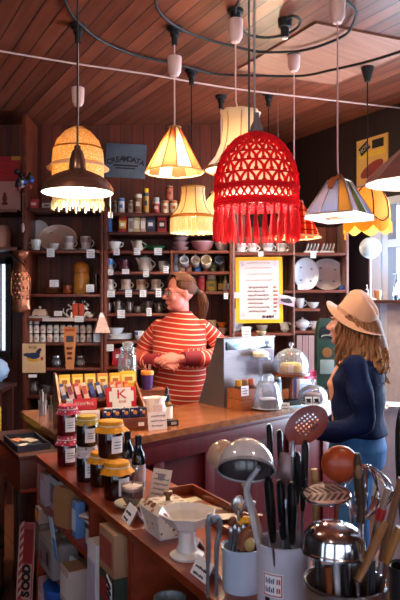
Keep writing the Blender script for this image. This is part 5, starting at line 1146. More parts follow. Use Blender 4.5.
# ---- jam jars
def jam(loc, r, h, jelly, cloth, label, frill=1.25, cat='jar', band=None, group=None, labelside=.5):
    o = thing('jam_jar', label, cat, loc, 0, group)
    MB().lathe([(0,0),(r*.92,0),(r,.006),(r,h*.74),(r*.9,h*.82),(r*.82,h*.86),(r*.82,h*.9),(0,h*.9)], 28).build('glass', mat(jelly, .08, coat=.6, var=.3), o)
    mb = MB(); mb.lathe([(0,h*1.0),(r*.7,h*1.0),(r*.93,h*.985),(r*.98,h*.9),(r*.95,h*.86),(r*frill,h*.70),(r*(frill-.06),h*.70),(r*.9,h*.84),(r*.9,h*.9),(0,h*.905)], 48, wob=lambda a, i: 1 + (.08*math.sin(9*a) + .05*math.sin(5*a+1) if i in (5, 6) else 0))
    mb.build('cloth_cover', cloth, o)
    MB().lathe([(r*.93,h*.855),(r*1.0,h*.86),(r*1.0,h*.885),(r*.93,h*.885),(r*.93,h*.855)], 28).build('tie', mat(band or '#e8e0d8', .6), o)
    lb = MB(); n = 8; a0 = -PI/2 + labelside; w_ = 1.0
    for k in range(n):
        a1, a2 = a0 - w_/2 + w_*k/n, a0 - w_/2 + w_*(k+1)/n; rr_ = r * 1.012
        lb.f([lb.v((rr_*math.cos(a1), rr_*math.sin(a1), h*.14)), lb.v((rr_*math.cos(a2), rr_*math.sin(a2), h*.14)), lb.v((rr_*math.cos(a2), rr_*math.sin(a2), h*.6)), lb.v((rr_*math.cos(a1), rr_*math.sin(a1), h*.6))])
    p = lb.build('paper_label', M['paper'], o)
    st = MB()
    for z in (.28, .36, .44): st.tube([(r*1.02*math.cos(a0 + t), r*1.02*math.sin(a0 + t), h*z) for t in (-.3, -.1, .1, .3)], .0011, 4)
    st.build('handwriting', M['ink'], p); return o
rf = dots('red_floral_cloth', '#b83048', ['#e8b8c8', '#7a1830', '#d86880', '#f0d8dc'], 90, .35, .8)
pf = dots('pale_floral_cloth', '#c8b4b8', ['#8a4a5c', '#5a6a50', '#e8dcd8', '#a88a90'], 80, .33, .8)
yc = mat('#e8960e', .75, var=.2, vs=40, bump=.3); yg = mat('#c8a03c', .75, var=.2)
def stack(px, py, off, r, hs, specs):
    p = onc(px, py, CZ, r)
    for (jl, cl, lb, fr_), h in zip(specs, hs):
        jam(p.copy(), r, h, jl, cl, lb, fr_); p.z += h * 1.0 + .001
    return p
stack(67.5, 467, .04, .040, (.118, .118), (('#4a0812', rf, 'lower dark red jam jar of the leftmost stack, floral cover', 1.2), ('#5c0a16', rf, 'upper dark red jam jar of the leftmost stack, red floral cover', 1.15)))
stack(87, 483, .04, .0385, (.126, .108), (('#160a0c', pf, 'lower nearly black jam jar with a pale floral cover', 1.2), ('#1c0e0c', yg, 'upper nearly black jam jar with a mustard cover', 1.08)))
b1 = onc(117, 502, CZ, .043)
b2 = onc(101.5, 488, CZ, .040)
jam(b1, .043, .122, '#2a0c06', yc, 'front lower amber-dark jar with a yellow cloth cover', 1.3, labelside=.75)
jam(b2, .040, .118, '#2a0c06', yc, 'rear lower jar with a yellow cloth cover, behind the front one', 1.25, labelside=-2)
mid = b1 * .62 + b2 * .38; mid.z = CZ + .1235; jam(mid, .043, .122, '#34100a', yc, 'upper jar with a yellow cloth cover, balanced on the two yellow ones', 1.3, labelside=.7)
# bottles
for px, py, n_, lb in ((138.5, 488, .02, 'small dark wine bottle with a pale label behind the yellow jars'), (127.5, 481, .03, 'second dark wine bottle half hidden by the yellow jars')):
    p = onc(px, py, CZ, .024); o = thing('wine_bottle', lb, 'bottle', p); r = .024
    MB().lathe([(0,0),(r*.95,0),(r,.005),(r,.10),(r*.8,.118),(r*.42,.135),(r*.4,.172),(0,.172)], 24).build('body', mat('#0c0d14', .08, coat=.5), o)
    MB().lathe([(0,.171),(r*.47,.171),(r*.47,.145),(r*.5,.145),(r*.5,.175),(0,.176)], 18).build('foil_cap', mat('#1a1a26', .3, .5), o)
    MB().lathe([(r*1.02,.018),(r*1.02,.078),(r*.98,.078),(r*.98,.018),(r*1.02,.018)], 24).build('paper_label', mat('#c8bcc4', .6), o)
# pudding cup on saucer
p = onc(130, 513, CZ, .049)
saucer(p, .098, '#d8c4a8', 'cream saucer under the dark glass cup')
p2 = p + N2*.008 + Vector((0,0,.0058)); o = thing('pudding_cup', 'glass cup of dark jelly with a pale cream top on a saucer', 'cup', p2); r = .036
mb = MB(); hollow(mb, [(r*.5,0),(r*.55,.006),(r*.95,.03),(r,.066)], .0025, 26); mb.build('glass', glass('cup_glass', '#e8dcd8', .9, .03, .1), o)
MB().lathe([(0,.006),(r*.5,.008),(r*.88,.03),(r*.92,.050),(0,.050)], 24).build('jelly', mat('#140606', .1), o); MB().lathe([(0,.0505),(r*.93,.0505),(r*.93,.060),(r*.5,.064),(0,.066)], 24).build('cream_top', mat('#d8c0b4', .6), o)
o = thing('glass_spoon', 'pale spoon standing in the dark jelly cup', 'spoon', p2 + Vector((0,0,.067))); MB().tube([(0,0,0),(.012,.004,.035)], .0025, 6).build('handle', M['silverplate'], o); MB().ball((.013,.0045,.044), (.007,.003,.011), 10, 8).build('bowl', M['silverplate'], o)
tag(MB().ball((0,0,.006), (.016,.012,.006), 12, 8).build('sweet', mat('#8a4a24', .5), loc=p - N2*.018 - D2*.022 + Vector((0,0,.0062))), 'brown sweet lying on the cream saucer', 'sweet')
# folded cards
def tent(loc, w_, h_, lb, rz, seed):
    o = thing('tent_card', lb, 'card', loc, rz); m_ = M['paper']; d = h_ * .5
    T = Matrix.Identity(4)
    for s in (-1, 1): MB().box((0, s*d/2, h_*.43), (w_, .0016, h_), Euler((s*R(30), 0, 0))).build('leaf', m_, o)
    q = scribble(o, w_*.8, h_*.7, 2, M['ink'], 0, 0, seed=seed); q.location = (0, -d - .0018 + .0, h_*.0); q.rotation_euler = (R(-30), 0, 0); return o
tent(U(.075, .045), .075, .05, 'white folded card lying before the saucer', UA + PI - .1, 81)
p = onc(195.5, 549, CZ, .015); tent(p, .05, .032, 'small white folded card left of the footed dish', UA + PI, 82)
p = onc(206, 580, CZ, .02); tent(p, .075, .045, 'white folded card between the footed dish and the pliers', UA + PI, 83)
p = onc(157, 501, CZ, .015); o = card(p, .072, .098, 'cream printed menu card standing behind the floral box', rz=R(-30), lean=22, group=None, rows=5, seed=84, name='menu_card', col='#e0d0c4', ink='ink')
MB().ball((0,-.0015,.072), (.014,.001,.012), 12, 6).build('printed_emblem', mat('#8a8088', .6), o)
# floral flared box
fl = dots('floral_tin', '#d9c9bc', ['#7a3a44', '#6a5c40', '#b08a7c', '#9a5a50'], 55, .28, .35)
bq = onc(168, 541, CZ, .06)
o = thing('floral_box', 'flared floral box with a patterned lid and brown knob', 'box', bq, UA + PI/2)
def frus(mb, w0, d0, z0, w1, d1, z1):
    a = [mb.v((x*w0/2, y*d0/2, z0)) for x, y in ((-1,-1),(1,-1),(1,1),(-1,1))]; b = [mb.v((x*w1/2, y*d1/2, z1)) for x, y in ((-1,-1),(1,-1),(1,1),(-1,1))]
    mb.f(a[::-1]); mb.f(b)
    for i in range(4): mb.f([a[i], a[(i+1)%4], b[(i+1)%4], b[i]])
mb = MB(); frus(mb, .088, .088, 0, .118, .118, .07); mb.build('body', fl, o, smooth=5)
ed = MB()
for x, y in ((-1,-1),(1,-1),(1,1),(-1,1)): ed.tube([(x*.044,y*.044,.002),(x*.059,y*.059,.070)], .003, 6)
for z, k in ((.002,.044),(.0705,.059)): ed.tube([(-k,-k,z),(k,-k,z),(k,k,z),(-k,k,z),(-k,-k,z)], .003, 6)
ed.build('edging', mat('#cdc3c4', .4), o)
mb = MB(); frus(mb, .121, .121, .0735, .085, .085, .092); mb.build('lid', dots('lid_pattern', '#e0d0c0', ['#8a4a2c', '#b07848', '#6a3420'], 48, .42, .3), o, smooth=5)
MB().lathe([(0,.09),(.008,.09),(.006,.10),(.013,.108),(.012,.118),(0,.122)], 16).build('knob', mat('#7a4428', .35), o)
# raised tray behind
tq = U(-.0, .262); o = thing('wooden_tray', 'shallow wooden tray with slips of paper behind the floral box', 'tray', tq + D2*.02, UA)
for nm, c, d in (('side_rail',(0,-.055,.018),(.40,.008,.036)),('side_rail',(0,.035,.010),(.40,.006,.020)),('end_rail',(.196,-.01,.018),(.008,.084,.036)),('end_rail',(-.196,-.01,.018),(.008,.084,.036)),('bottom',(0,-.01,.003),(.383,.083,.006))): MB().box(c, d, bev=.0015).build(nm, m_un, o)
for i in range(5): tag(MB().box((0,0,.001), (.075,.05,.002)).build('paper_slip', mat(('#d8c4a8', '#8a4a34', '#c8b09c', '#5c3024', '#e0d0c0')[i], .7), loc=U(.13 - i*.05, .279, CZ + .0065 + .0023*i), rz=UA + .3*i), ('cream', 'rust brown', 'buff', 'dark brown', 'pale')[i] + ' slip of paper in the shallow wooden tray', 'paper')
# footed dish
dq = onc(187, 563, CZ, .043); o = thing('footed_dish', 'white octagonal footed dish with a small pink sprig', 'dish', dq, .3); mw_ = mat('#e2d8d4', .18, var=.04)
MB().lathe([(0,0),(.042,0),(.044,.006),(.028,.016),(.022,.035),(.022,.065),(.034,.075),(0,.076)], 28).build('foot', mw_, o)
mb = MB(); pr = [(.03,.073),(.044,.079),(.058,.096),(.074,.112),(.077,.113)]; mb.lathe([(0,.073)] + pr + [(.073,.115),(.055,.101),(.04,.084),(0,.080)], 8); mb.build('bowl', mw_, o, smooth=5)
MB().ball((-.052,.018,.104), (.008,.006,.004), 8, 6, Euler((0,.7,0))).build('painted_sprig', mat('#c0505c', .4), o)
# bowls in the near unit
for i, (a, lb) in enumerate(((0, 'bottom white plate under the grey bowl on the lower shelf'), (1, 'upper white plate under the grey bowl on the lower shelf'))):
    p = U(-.15, .055, .7204 + i*.0135); o = saucer(p, .16, '#9aa0a8', lb); o.name = 'plate'
bowl(U(-.15, .055, .7204 + .0135 + .0055), .085, .072, '#8b949c', 'grey bowl on plates on the lower shelf of the near unit', band='#a4acb4')
bowl(U(-.30, .12, .7204), .09, .05, '#7d858c', 'second grey bowl deeper in the near unit')

# ---- pots of utensils
def pot(name, label, loc, r, h, m, flare=1.0, rim=None):
    o = thing(name, label, 'pot', loc); mb = MB(); hollow(mb, [(r*flare,0),(r*flare,.004),(r,h)], .004, 36); mb.build('body', m, o)
    MB().lathe([(r*.97,h-.004),(r*1.025,h-.004),(r*1.03,h+.002),(r*.985,h+.003),(r*.97,h-.004)], 36).build('rim', rim or m, o); return o
P1_ = Vector((at(242, 300, 1.47).x, 1.47, CZ)); r1 = 20.5 / F * 1.47; h1 = at(0, 546, 1.47).z - CZ
pot('enamel_pot', 'pale blue-white pot full of small tools, left of the tall canister', P1_, r1, h1, mat('#aebdd6', .25, var=.04), .96)
P2_ = Vector((at(283, 300, 1.345).x, 1.345, CZ)); r2 = 26.5 / F * 1.345; h2 = at(0, 541, 1.345).z - CZ
o2 = pot('enamel_canister', 'tall pale enamel canister of ladles with a red bordered label', P2_, r2, h2, mat('#c3c0d2', .25, var=.04), .97)
P3_ = Vector((at(345, 300, 1.20).x, 1.20, CZ)); r3 = 40.5 / F * 1.20; h3 = at(0, 581, 1.20).z - CZ
pot('steel_pot', 'wide steel rimmed pot of whisks and wooden handles, nearest right', P3_, r3, h3, mat('#8a7468', .35, .5, var=.1), .98, M['steel'])
# label on canister
def curved(mb, r, a0, a1, z0, z1, n=8):
    for k in range(n):
        t1, t2 = a0 + (a1-a0)*k/n, a0 + (a1-a0)*(k+1)/n
        mb.f([mb.v((r*math.cos(t), r*math.sin(t), z)) for t, z in ((t1,z0),(t2,z0),(t2,z1),(t1,z1))])
u = 1.345 / F; zl = lambda py: h2 - (py - 541) * u - .006
lab = MB(); curved(lab, r2*1.006, -PI/2 - .92, -PI/2 - .12, zl(584), zl(561)); lab = lab.build('price_label', M['paper'], o2)
bd = MB()
for (a0, a1, z0, z1) in ((-.89, -.15, zl(583.2), zl(582)), (-.89, -.15, zl(563), zl(562)), (-.89, -.85, zl(583), zl(562)), (-.19, -.15, zl(583), zl(562))): curved(bd, r2*1.012, -PI/2 + a0, -PI/2 + a1, z0, z1, 6)
bd.build('red_border', M['redink'], lab)
bt = MB(); rr = random.Random(5)
for z0 in (zl(571), zl(579.5)):
    for k in range(5): a = -.8 + k*.075; curved(bt, r2*1.013, -PI/2 + a, -PI/2 + a + .05, z0, z0 + .011 - .003*(k % 2), 2)
bt.build('blue_lettering', M['blueink'], lab)
bt = MB()
for z0 in (zl(571), zl(579.5)):
    for k in range(2): a = -.36 + k*.08; curved(bt, r2*1.013, -PI/2 + a, -PI/2 + a + .055, z0, z0 + .010, 2)
bt.build('red_lettering', M['redink'], lab)
ch = MB(); curved(ch, r2*1.005, -PI/2 - .82, -PI/2 - .62, zl(598), zl(585), 4); ch.build('chipped_enamel', M['black'], o2)

def fp(px, py, Y): return at(px, py, Y)
def tool(name, label, a, b, parts, cat='utensil', group=None):
    """a: foot inside the pot, b: top; parts built in world coordinates about the foot"""
    o = thing(name, label, cat, a, 0, group)
    for nm, mb, m in parts: mb.build(nm, m, o)
    return o
wb_ = mat('#b08048', .5, var=.3, vs=20); wd_ = mat('#6a4026', .5, var=.3, vs=20); bk_ = mat('#101014', .3); Z0 = Vector((0,0,0))
def inside(P, r, h, ang, k=.6, z=.006): return P + Vector((math.cos(ang)*r*k, math.sin(ang)*r*k, z))
def rel(a, *ps): return [Vector(p) - a for p in ps]
# big enamel ladle: bowl upside down, handle into canister
lm = mat('#c4bcc2', .08, var=.03, coat=1.0)
a = inside(P2_, r2, h2, 2.2, .35); cY = 1.29; bc = fp(246, 470, cY); hp = fp(246, 476, cY + .03)
mid = fp(257.5, 540, 1.335)
hb = MB(); ax = Euler((R(-38), R(5), 0)); R_ = 29 / F * cY
T = Matrix.Translation(bc - a) @ ax.to_matrix().to_4x4()
prf = [(R_*math.cos(t), R_*1.12*math.sin(t)) for t in [i*PI/2/10 for i in range(10)]] + [(0, R_*1.12)]
hb = MB(T); hb.lathe(prf + [(max(x-.002,0), z-.002) for x, z in prf[::-1][1:]] + [prf[0]], 36)
hi_ = MB(T); hi_.lathe([(max(x-.0024,0), max(z-.0024, .0004)) for x, z in prf] , 36)  # bowl inside gets a dark colour that paints in its shade
rm = MB(T); rm.lathe([(R_*.985,-.003),(R_*1.02,-.003),(R_*1.03,.001),(R_*1.0,.004),(R_*.985,-.003)], 36)
hd = MB(); hd.tube(curve_pts(rel(a, bc + Vector((.004, -.0, .002)) + ax.to_matrix() @ Vector((R_*.45, R_*.55, .02)), fp(247, 487, cY + .05), fp(251, 510, 1.34), mid, a), 5), [.0085]*3 + [.0095]*8 + [.008]*10, 10, flat=.7)
tool('enamel_ladle', 'large greyish-white enamel ladle, bowl upside down above the canister', a, bc, (('bowl', hb, lm), ('shaded_bowl_inside', hi_, mat('#3c3032', .25, coat=.4)), ('rim', rm, mat('#8d8288', .3)), ('handle', hd, lm)))
# tan ladle behind
a = inside(P2_, r2, h2, 2.7, .6); cY = 1.40; bc = fp(222, 455, cY); R_ = 15.5 / F * cY; ax = Euler((R(10), R(-50), 0)); T = Matrix.Translation(bc - a) @ ax.to_matrix().to_4x4()
prf = [(R_*math.cos(t), R_*.9*math.sin(t)) for t in [i*PI/2/8 for i in range(8)]] + [(0, R_*.9)]
hb = MB(T); hb.lathe(prf + [(max(x-.0025,0), z-.0025) for x, z in prf[::-1][1:]] + [prf[0]], 28)
hd = MB().tube(curve_pts(rel(a, bc + ax.to_matrix() @ Vector((R_*.2,0,R_*.8)), fp(236, 470, 1.42), fp(252, 505, 1.40), fp(262, 543, 1.37), a), 5), .0055, 8)
tool('ladle', 'tan ladle tilted behind the big enamel ladle', a, bc, (('bowl', hb, mat('#c49a84', .3)), ('handle', hd, mat('#b88a74', .3))))
# black handled utensils standing in the canister
for i, (px, py, Y, w_, ang, lb, py2) in enumerate(((269, 424, 1.37, 4.0, 1.9, 'black handled utensil behind the big ladle, leftmost', 470), (279.5, 430, 1.38, 3.8, 1.4, 'black handled utensil, second from left, behind the ladle', 470), (305.5, 441, 1.31, 5.0, .2, 'black handled utensil at the right of the canister', 505), (297, 452, 1.34, 5.0, .5, 'black handled utensil just under the red skimmer', 500), (268, 478, 1.285, 6.5, -1.9, 'dark handled utensil in the front of the canister, left', 532), (292, 482, 1.29, 6.5, -1.2, 'dark handled utensil in the front of the canister, right', 534), (280, 480, 1.30, 5.5, -1.5, 'slim dark handled utensil in the front middle of the canister', 530))):
    a = inside(P2_, r2, h2, ang + PI*.0, .62 if i not in (4,5,6) else .72); t = fp(px, py, Y); q = a + (t - a) * ((py2 - 600) / (py - 600)); u = Y / F
    s_ = MB().tube(rel(a, a, q), .0035, 6); h_ = MB().tube(rel(a, q, q + (t-q)*.08, q + (t-q)*.5, q + (t-q)*.93, t), [w_*u*.75, w_*u, w_*u*1.3, w_*u*1.25, w_*u*.7], 10, flat=.6)
    tool('kitchen_tool', lb, a, t, (('shaft', s_, M['steel']), ('handle', h_, bk_)))
# bright steel spatulas / spoon backs between the handles
for i, (px, py, Y, w_, hh_, ang, c, lb) in enumerate(((286, 466, 1.36, 19, 26, .9, '#7a5f60', 'brownish flat turner under the red skimmer'), (283.5, 512, 1.30, 5, 26, -1.0, '#b8c0d8', 'narrow bright steel blade in the middle of the canister'), (269, 500, 1.33, 5, 28, -2.6, '#4a4a56', 'dark steel blade left of the bright blade'))):
    a = inside(P2_, r2, h2, ang, .5); t = fp(px, py, Y); u = Y / F
    s_ = MB().tube(rel(a, a, t), .0035, 6); T = Matrix.Translation(t - a) @ Euler((R(-8), R(6), R(-15))).to_matrix().to_4x4(); b_ = MB(T).box((0,-.004,0), (w_*u, .003, hh_*u), bev=.0012, taper=.75)
    tool('turner', lb, a, t, (('shaft', s_, M['steel']), ('blade', b_, mat(c, .3, .6))))
# red perforated skimmer
a = inside(P2_, r2, h2, .75, .6); Y = 1.33; c_ = fp(306.5, 425, Y); u = Y / F; n_ = 28; rx, ry = 24*u, 16.5*u
ax = Matrix.Translation(c_ - a) @ Euler((0, R(-38), 0)).to_matrix().to_4x4() @ Euler((R(90-18), 0, 0)).to_matrix().to_4x4()
mb = MB(ax); cols_, rows_ = 26, 18; grid = {}
holes = set()
for hx in range(-3, 4):
    for hy in range(-2, 3):
        if (hx/3.4)**2 + (hy/2.5)**2 < 1: holes.add((cols_//2 + hx*2, rows_//2 + hy*2))
# disc as rings with round holes cut as geometry: build a grid of quads, leave out the holes
def gp(i, j, z):
    x = (i/cols_*2-1); y = (j/rows_*2-1); fx = x*math.sqrt(1-y*y/2); fy = y*math.sqrt(1-x*x/2); d = fx*fx + fy*fy
    return mb.v((fx*rx, fy*ry, z - .006*(1-d)))
top = [[gp(i, j, .0012) for j in range(rows_+1)] for i in range(cols_+1)]; bot = [[gp(i, j, -.0012) for j in range(rows_+1)] for i in range(cols_+1)]
for i in range(cols_):
    for j in range(rows_):
        if (i, j) in holes:
            for (p0, p1) in (((i,j),(i+1,j)),((i+1,j),(i+1,j+1)),((i+1,j+1),(i,j+1)),((i,j+1),(i,j))): mb.f([top[p0[0]][p0[1]], top[p1[0]][p1[1]], bot[p1[0]][p1[1]], bot[p0[0]][p0[1]]])
            continue
        mb.f([top[i][j], top[i+1][j], top[i+1][j+1], top[i][j+1]]); mb.f([bot[i][j], bot[i][j+1], bot[i+1][j+1], bot[i+1][j]])
for i in range(cols_):
    for j in (0, rows_): mb.f([top[i][j], top[i+1][j], bot[i+1][j], bot[i][j]])
for j in range(rows_):
    for i in (0, cols_): mb.f([top[i][j], top[i][j+1], bot[i][j+1], bot[i][j]])
fer = MB().tube(rel(a, fp(293.5, 441, Y), fp(293, 450, Y), fp(292.5, 456, Y)), [.006,.004,.007], 10)
hd = MB().tube(rel(a, fp(294, 440, Y), fp(293, 456, Y), a + (fp(292.5, 470, Y)-a)*.8, a), .0034, 8)
tool('skimmer', 'dark red perforated skimmer leaning right out of the canister', a, c_, (('disc', mb, mat('#74201a', .4, var=.12)), ('ferrule', fer, M['steel']), ('shaft', hd, M['steel'])))
# pliers hanging on the small pot
a = Vector((at(212, 300, 1.425).x, 1.425, CZ)); o = thing('nutcracker', 'grey metal pliers-like nutcracker standing left of the small pot', 'nutcracker', a); mg_ = mat('#84868f', .35, .7, var=.15); u = 1.425 / F; zb = (H - CZ)/u + 300
Zq = lambda py: (zb - py)*u
MB().tube(curve_pts([(-4.5*u,0,Zq(597)),(-4.2*u,0,Zq(570)),(-3.6*u,0,Zq(545)),(-4.0*u,0,Zq(527)),(-1.5*u,0,Zq(516)),(1.5*u,0,Zq(521))], 6), [.004]*8+[.0055]*12+[.0065]*11, 8).build('left_arm', mg_, o)
MB().tube(curve_pts([(4.5*u,.004,Zq(597)),(4.6*u,.004,Zq(570)),(4.6*u,.004,Zq(548)),(8*u,.004,Zq(530)),(6*u,.004,Zq(518)),(1.5*u,.004,Zq(521))], 6), [.004]*8+[.0055]*12+[.0065]*11, 8).build('right_arm', mg_, o)
MB().ball((1.5*u,.002,Zq(521)), (.008,.008,.008), 12, 8).build('pivot', M['steel'], o)
# small tools in the left pot
def small(name, label, px, py, Y, ang, headmb, headmat, shaft=.0035, shm=None, k=.55):
    a = inside(P1_, r1, h1, ang, k); t = fp(px, py, Y); s_ = MB().tube(rel(a, a, t), shaft, 7)
    return tool(name, label, a, t, (('handle', s_, shm or M['steel']), ('head', headmb(t - a), headmat)))
uu = 1.47 / F
small('wooden_spoon', 'wooden knob-ended tool in the left pot', 233, 522, 1.50, 2.4, lambda t: MB(Matrix.Translation(t)).ball((0,0,0), (.011,.011,.013)), mat('#7a4a34', .5), shm=wd_)
small('serving_spoon', 'shiny spoon with an upright oval bowl in the left pot', 238.5, 507, 1.52, 1.9, lambda t: MB(Matrix.Translation(t)).ball((0,0,.004), (.017,.005,.024), 16, 10), M['silverplate'])
small('cutter', 'square shiny metal tool at the back of the left pot', 250, 505, 1.52, 1.2, lambda t: MB(Matrix.Translation(t)).box((0,0,0), (.022,.012,.024), Euler((0,.3,0)), bev=.003), M['steel'])
small('scoop', 'tool with a bright yellow rounded end in the left pot', 247, 523, 1.46, 1.0, lambda t: MB(Matrix.Translation(t)).tube([(-.015,0,-.004),(-.004,0,.007),(.01,0,.005),(.018,0,-.004)], [.008,.0095,.0095,.007], 10), mat('#e0a018', .4))
small('rolling_tool', 'brown wooden barrel-shaped tool in the left pot', 246, 537, 1.445, -.6, lambda t: MB(Matrix.Translation(t) @ Matrix.Rotation(.3, 4, 'Y')).lathe([(0,-.03),(.013,-.028),(.016,0),(.014,.02),(0,.023)], 18), mat('#8a4c2c', .45, var=.3), shm=wd_, k=.4)
small('pale_pestle', 'pale knob-ended wooden pestle at the front of the left pot', 249.5, 544, 1.435, -1.0, lambda t: MB(Matrix.Translation(t)).ball((0,0,0), (.0125,.0125,.016)), mat('#c0a468', .5), shm=wb_, k=.5)
small('red_handle_tool', 'dark red handled tool at the right of the left pot', 258, 528, 1.47, .2, lambda t: MB(Matrix.Translation(t)).tube([(0,0,-.05),(0,0,-.02),(.003,0,.03)], [.008,.011,.008], 10), mat('#7c1620', .4), k=.6)
for i in range(4): small('metal_tool', ('leftmost', 'second', 'third', 'fourth')[i] + ' of the thin grey metal tools in the left pot', 231 + i*4.2, 532 - 3*(i % 2), 1.455 - .004*i, 3.0 + i*.45, lambda t: MB(Matrix.Translation(t)).ball((0,0,0), (.007,.004,.012), 12, 8), M['steel'], k=.6)
# --- right pot
def inr(ang, k=.6, z=.006): return inside(P3_, r3, h3, ang, k, z)
# slotted chevron turner
a = inr(1.2, .4); Y = 1.26; c_ = fp(326, 494, Y); u = Y / F; tilt = Matrix.Translation(c_ - a) @ Euler((R(9), R(-3), 0)).to_matrix().to_4x4(); mb = MB(tilt); rx, ry = 23*u, 24*u
nseg = 40
disc = MB(tilt); disc.lathe([(0,-.0015),(.97,-.0015),(1,0),(.97,.0015),(0,.0015)], 40, Matrix.Diagonal((rx, ry, 1, 1)))
sl = MB(tilt)
for i in range(-3, 4):
    for s in (-1, 1):
        x = i*6.2*u; L = 7.5*u
        sl.box((x + 1.6*u*s*0, s*8.5*u, .0016), (2.4*u, 15*u, .0012), Euler((0,0,s*.55)))
sc_ = MB(); sc_.tube(rel(a, fp(350, 494, Y), fp(352, 520, 1.25), a), .004, 7)
rm = MB(tilt); rm.tube([(rx*math.cos(2*PI*k/40), ry*math.sin(2*PI*k/40), 0) for k in range(41)], .003, 6, cap=False)
tool('slotted_turner', 'round chrome turner with chevron slots above the steel pot', a, c_, (('disc', disc, mat('#dccac6', .25, .7, var=.1)), ('chevron_slots', sl, mat('#1c1216', .5)), ('rim', rm, M['chrome']), ('shaft', sc_, M['chrome'])))
# big stainless ladle, bowl upside down
a = inr(2.6, .55); Y = 1.17; c_ = fp(334, 541, Y); u = Y / F; R_ = 31*u; T = Matrix.Translation(c_ - a) @ Euler((R(-6), R(4), 0)).to_matrix().to_4x4()
prf = [(R_, -12*u), (R_*1.0, -3*u)] + [(R_*math.cos(t), R_*.66*math.sin(t)) for t in [i*PI/2/10 for i in range(1, 10)]] + [(0, R_*.66)]
hb = MB(T); hb.lathe(prf + [(max(x-.002,0), z-.002) for x, z in prf[::-1][1:]] + [prf[0]], 40)
rm = MB(T); rm.lathe([(R_*.98,-12.5*u),(R_*1.04,-12.5*u),(R_*1.04,-10.5*u),(R_*1.0,-9.5*u),(R_*.98,-12.5*u)], 40)
hd = MB().tube(rel(a, c_ + Vector((-.03,.02,.0)), a), .004, 7)
tool('steel_ladle', 'shiny steel ladle bowl upside down over the near pot', a, c_, (('bowl', hb, M['chrome']), ('rim', rm, M['chrome']), ('shaft', hd, M['steel'])))
# dark wooden handle upright
a = inr(.6, .45); Y = 1.14; t = fp(357, 453, Y); q = fp(360.5, 522, Y); u = Y / F
h_ = MB().tube(curve_pts(rel(a, q, fp(361, 505, Y), fp(359, 485, Y), fp(358, 470, Y), t), 4), [6.2*u]*6 + [7.8*u]*6 + [6.6*u]*3 + [5.4*u, 3.2*u], 12, flat=.65); s_ = MB().tube(rel(a, a, q), .0045, 8)
sp_ = MB(Matrix.Translation(fp(358.5, 472, Y-.012) - a)).ball((0,0,0), (4*u,.004,7*u), 12, 8)
tool('wooden_handled_tool', 'tool with an upright worn dark wooden handle, tallest in the near pot', a, t, (('handle', h_, mat('#3e2a1c', .55, var=.5, vs=30)), ('shaft', s_, M['steel']), ('pale_worn_patch', sp_, mat('#7a5034', .6))))
# orange wooden ball spoon
a = inr(1.9, .75); Y = 1.33; c_ = fp(340, 464, Y); u = Y / F; hb = MB(Matrix.Translation(c_ - a)).ball((0,0,0), (19*u, 13*u, 18.5*u), 28, 18, Euler((0,.3,0))); hd = MB().tube(rel(a, c_ + Vector((0,0,-17*u)), fp(337, 500, 1.30), a), .005, 8)
tool('wooden_ladle', 'orange-brown round wooden ladle behind the chevron turner', a, c_, (('bowl', hb, mat('#a8401c', .35, var=.12, vs=9)), ('handle', hd, mat('#7c3418', .4))))
# pale wooden handle at left
a = inr(2.9, .8); Y = 1.25; Y = 1.33; t = fp(314, 469, Y); q = fp(316, 520, Y); u = Y / F
tool('wooden_spoon', 'pale wooden handle rising left of the chevron turner', a, t, (('handle', MB().tube(rel(a, q, q*.5+t*.5, t), [3.2*u, 4.4*u, 3.6*u], 10), wb_), ('shaft', MB().tube(rel(a, a, q), .004, 7), M['steel'])))
# oblique wooden handles at right
for i, (p0, p1, Y0, Y1, w_, c, ang, lb) in enumerate((((357, 581), (386, 522), 1.13, 1.17, 5.6, '#8a5a34', -1.2, 'light wooden handle slanting up right at the front of the near pot'), ((386, 562), (399, 527), 1.13, 1.12, 6.0, '#a06a34', -.4, 'light wooden handle slanting at the far right edge'), ((381, 560), (401, 478), 1.19, 1.16, 5.4, '#7d5238', .0, 'long brown wooden handle reaching the right edge'), ((372, 545), (388, 488), 1.24, 1.23, 5.2, '#9c8478', .3, 'pale greyish handle with a red collar at the right'))):
    a = inr(ang, .70 if i < 2 else .55, .02); A_, B_ = fp(*p0, Y0), fp(*p1, Y1); u = Y0 / F
    prt = [('handle', MB().tube(rel(a, A_, A_*.7+B_*.3, A_*.3+B_*.7, B_), [w_*u*.75, w_*u, w_*u*.95, w_*u*.7], 12, flat=.7), mat(c, .5, var=.3, vs=25)), ('shaft', MB().tube(rel(a, a, A_), .004, 7), M['steel'])]
    if i == 3: prt.append(('red_collar', MB().tube(rel(a, A_*.55+B_*.45, A_*.35+B_*.65), w_*u*1.12, 12, flat=.75), mat('#b02028', .4)))
    tool('whisk_handle' if i == 2 else 'wooden_handled_tool', lb, a, B_, prt)
# wire whisk loops behind
a = inr(.9, .75); Y = 1.32; b0 = fp(362, 522, Y); o = thing('wire_whisk', 'shiny balloon whisk with steel wires behind the wooden handles', 'whisk', a)
ctr = fp(366, 492, Y)
for k in range(7):
    an = k * PI / 7; w_ = 25 / F * Y; dx, dy = math.cos(an)*w_, math.sin(an)*w_
    pts = [b0 + Vector((0,0,0)), ctr + Vector((-dx*.9, -dy*.9, -.015)), ctr + Vector((-dx*.95, -dy*.95, .02)), ctr + Vector((0,0,.055)), ctr + Vector((dx*.95, dy*.95, .02)), ctr + Vector((dx*.9, dy*.9, -.015)), b0]
    MB().tube(curve_pts([p - a for p in pts], 5), .0017, 5).build('wire', M['chrome'], o)
MB().tube(rel(a, b0 + Vector((0,0,.012)), b0, a), [.006,.007,.006], 10).build('handle', M['steel'], o)
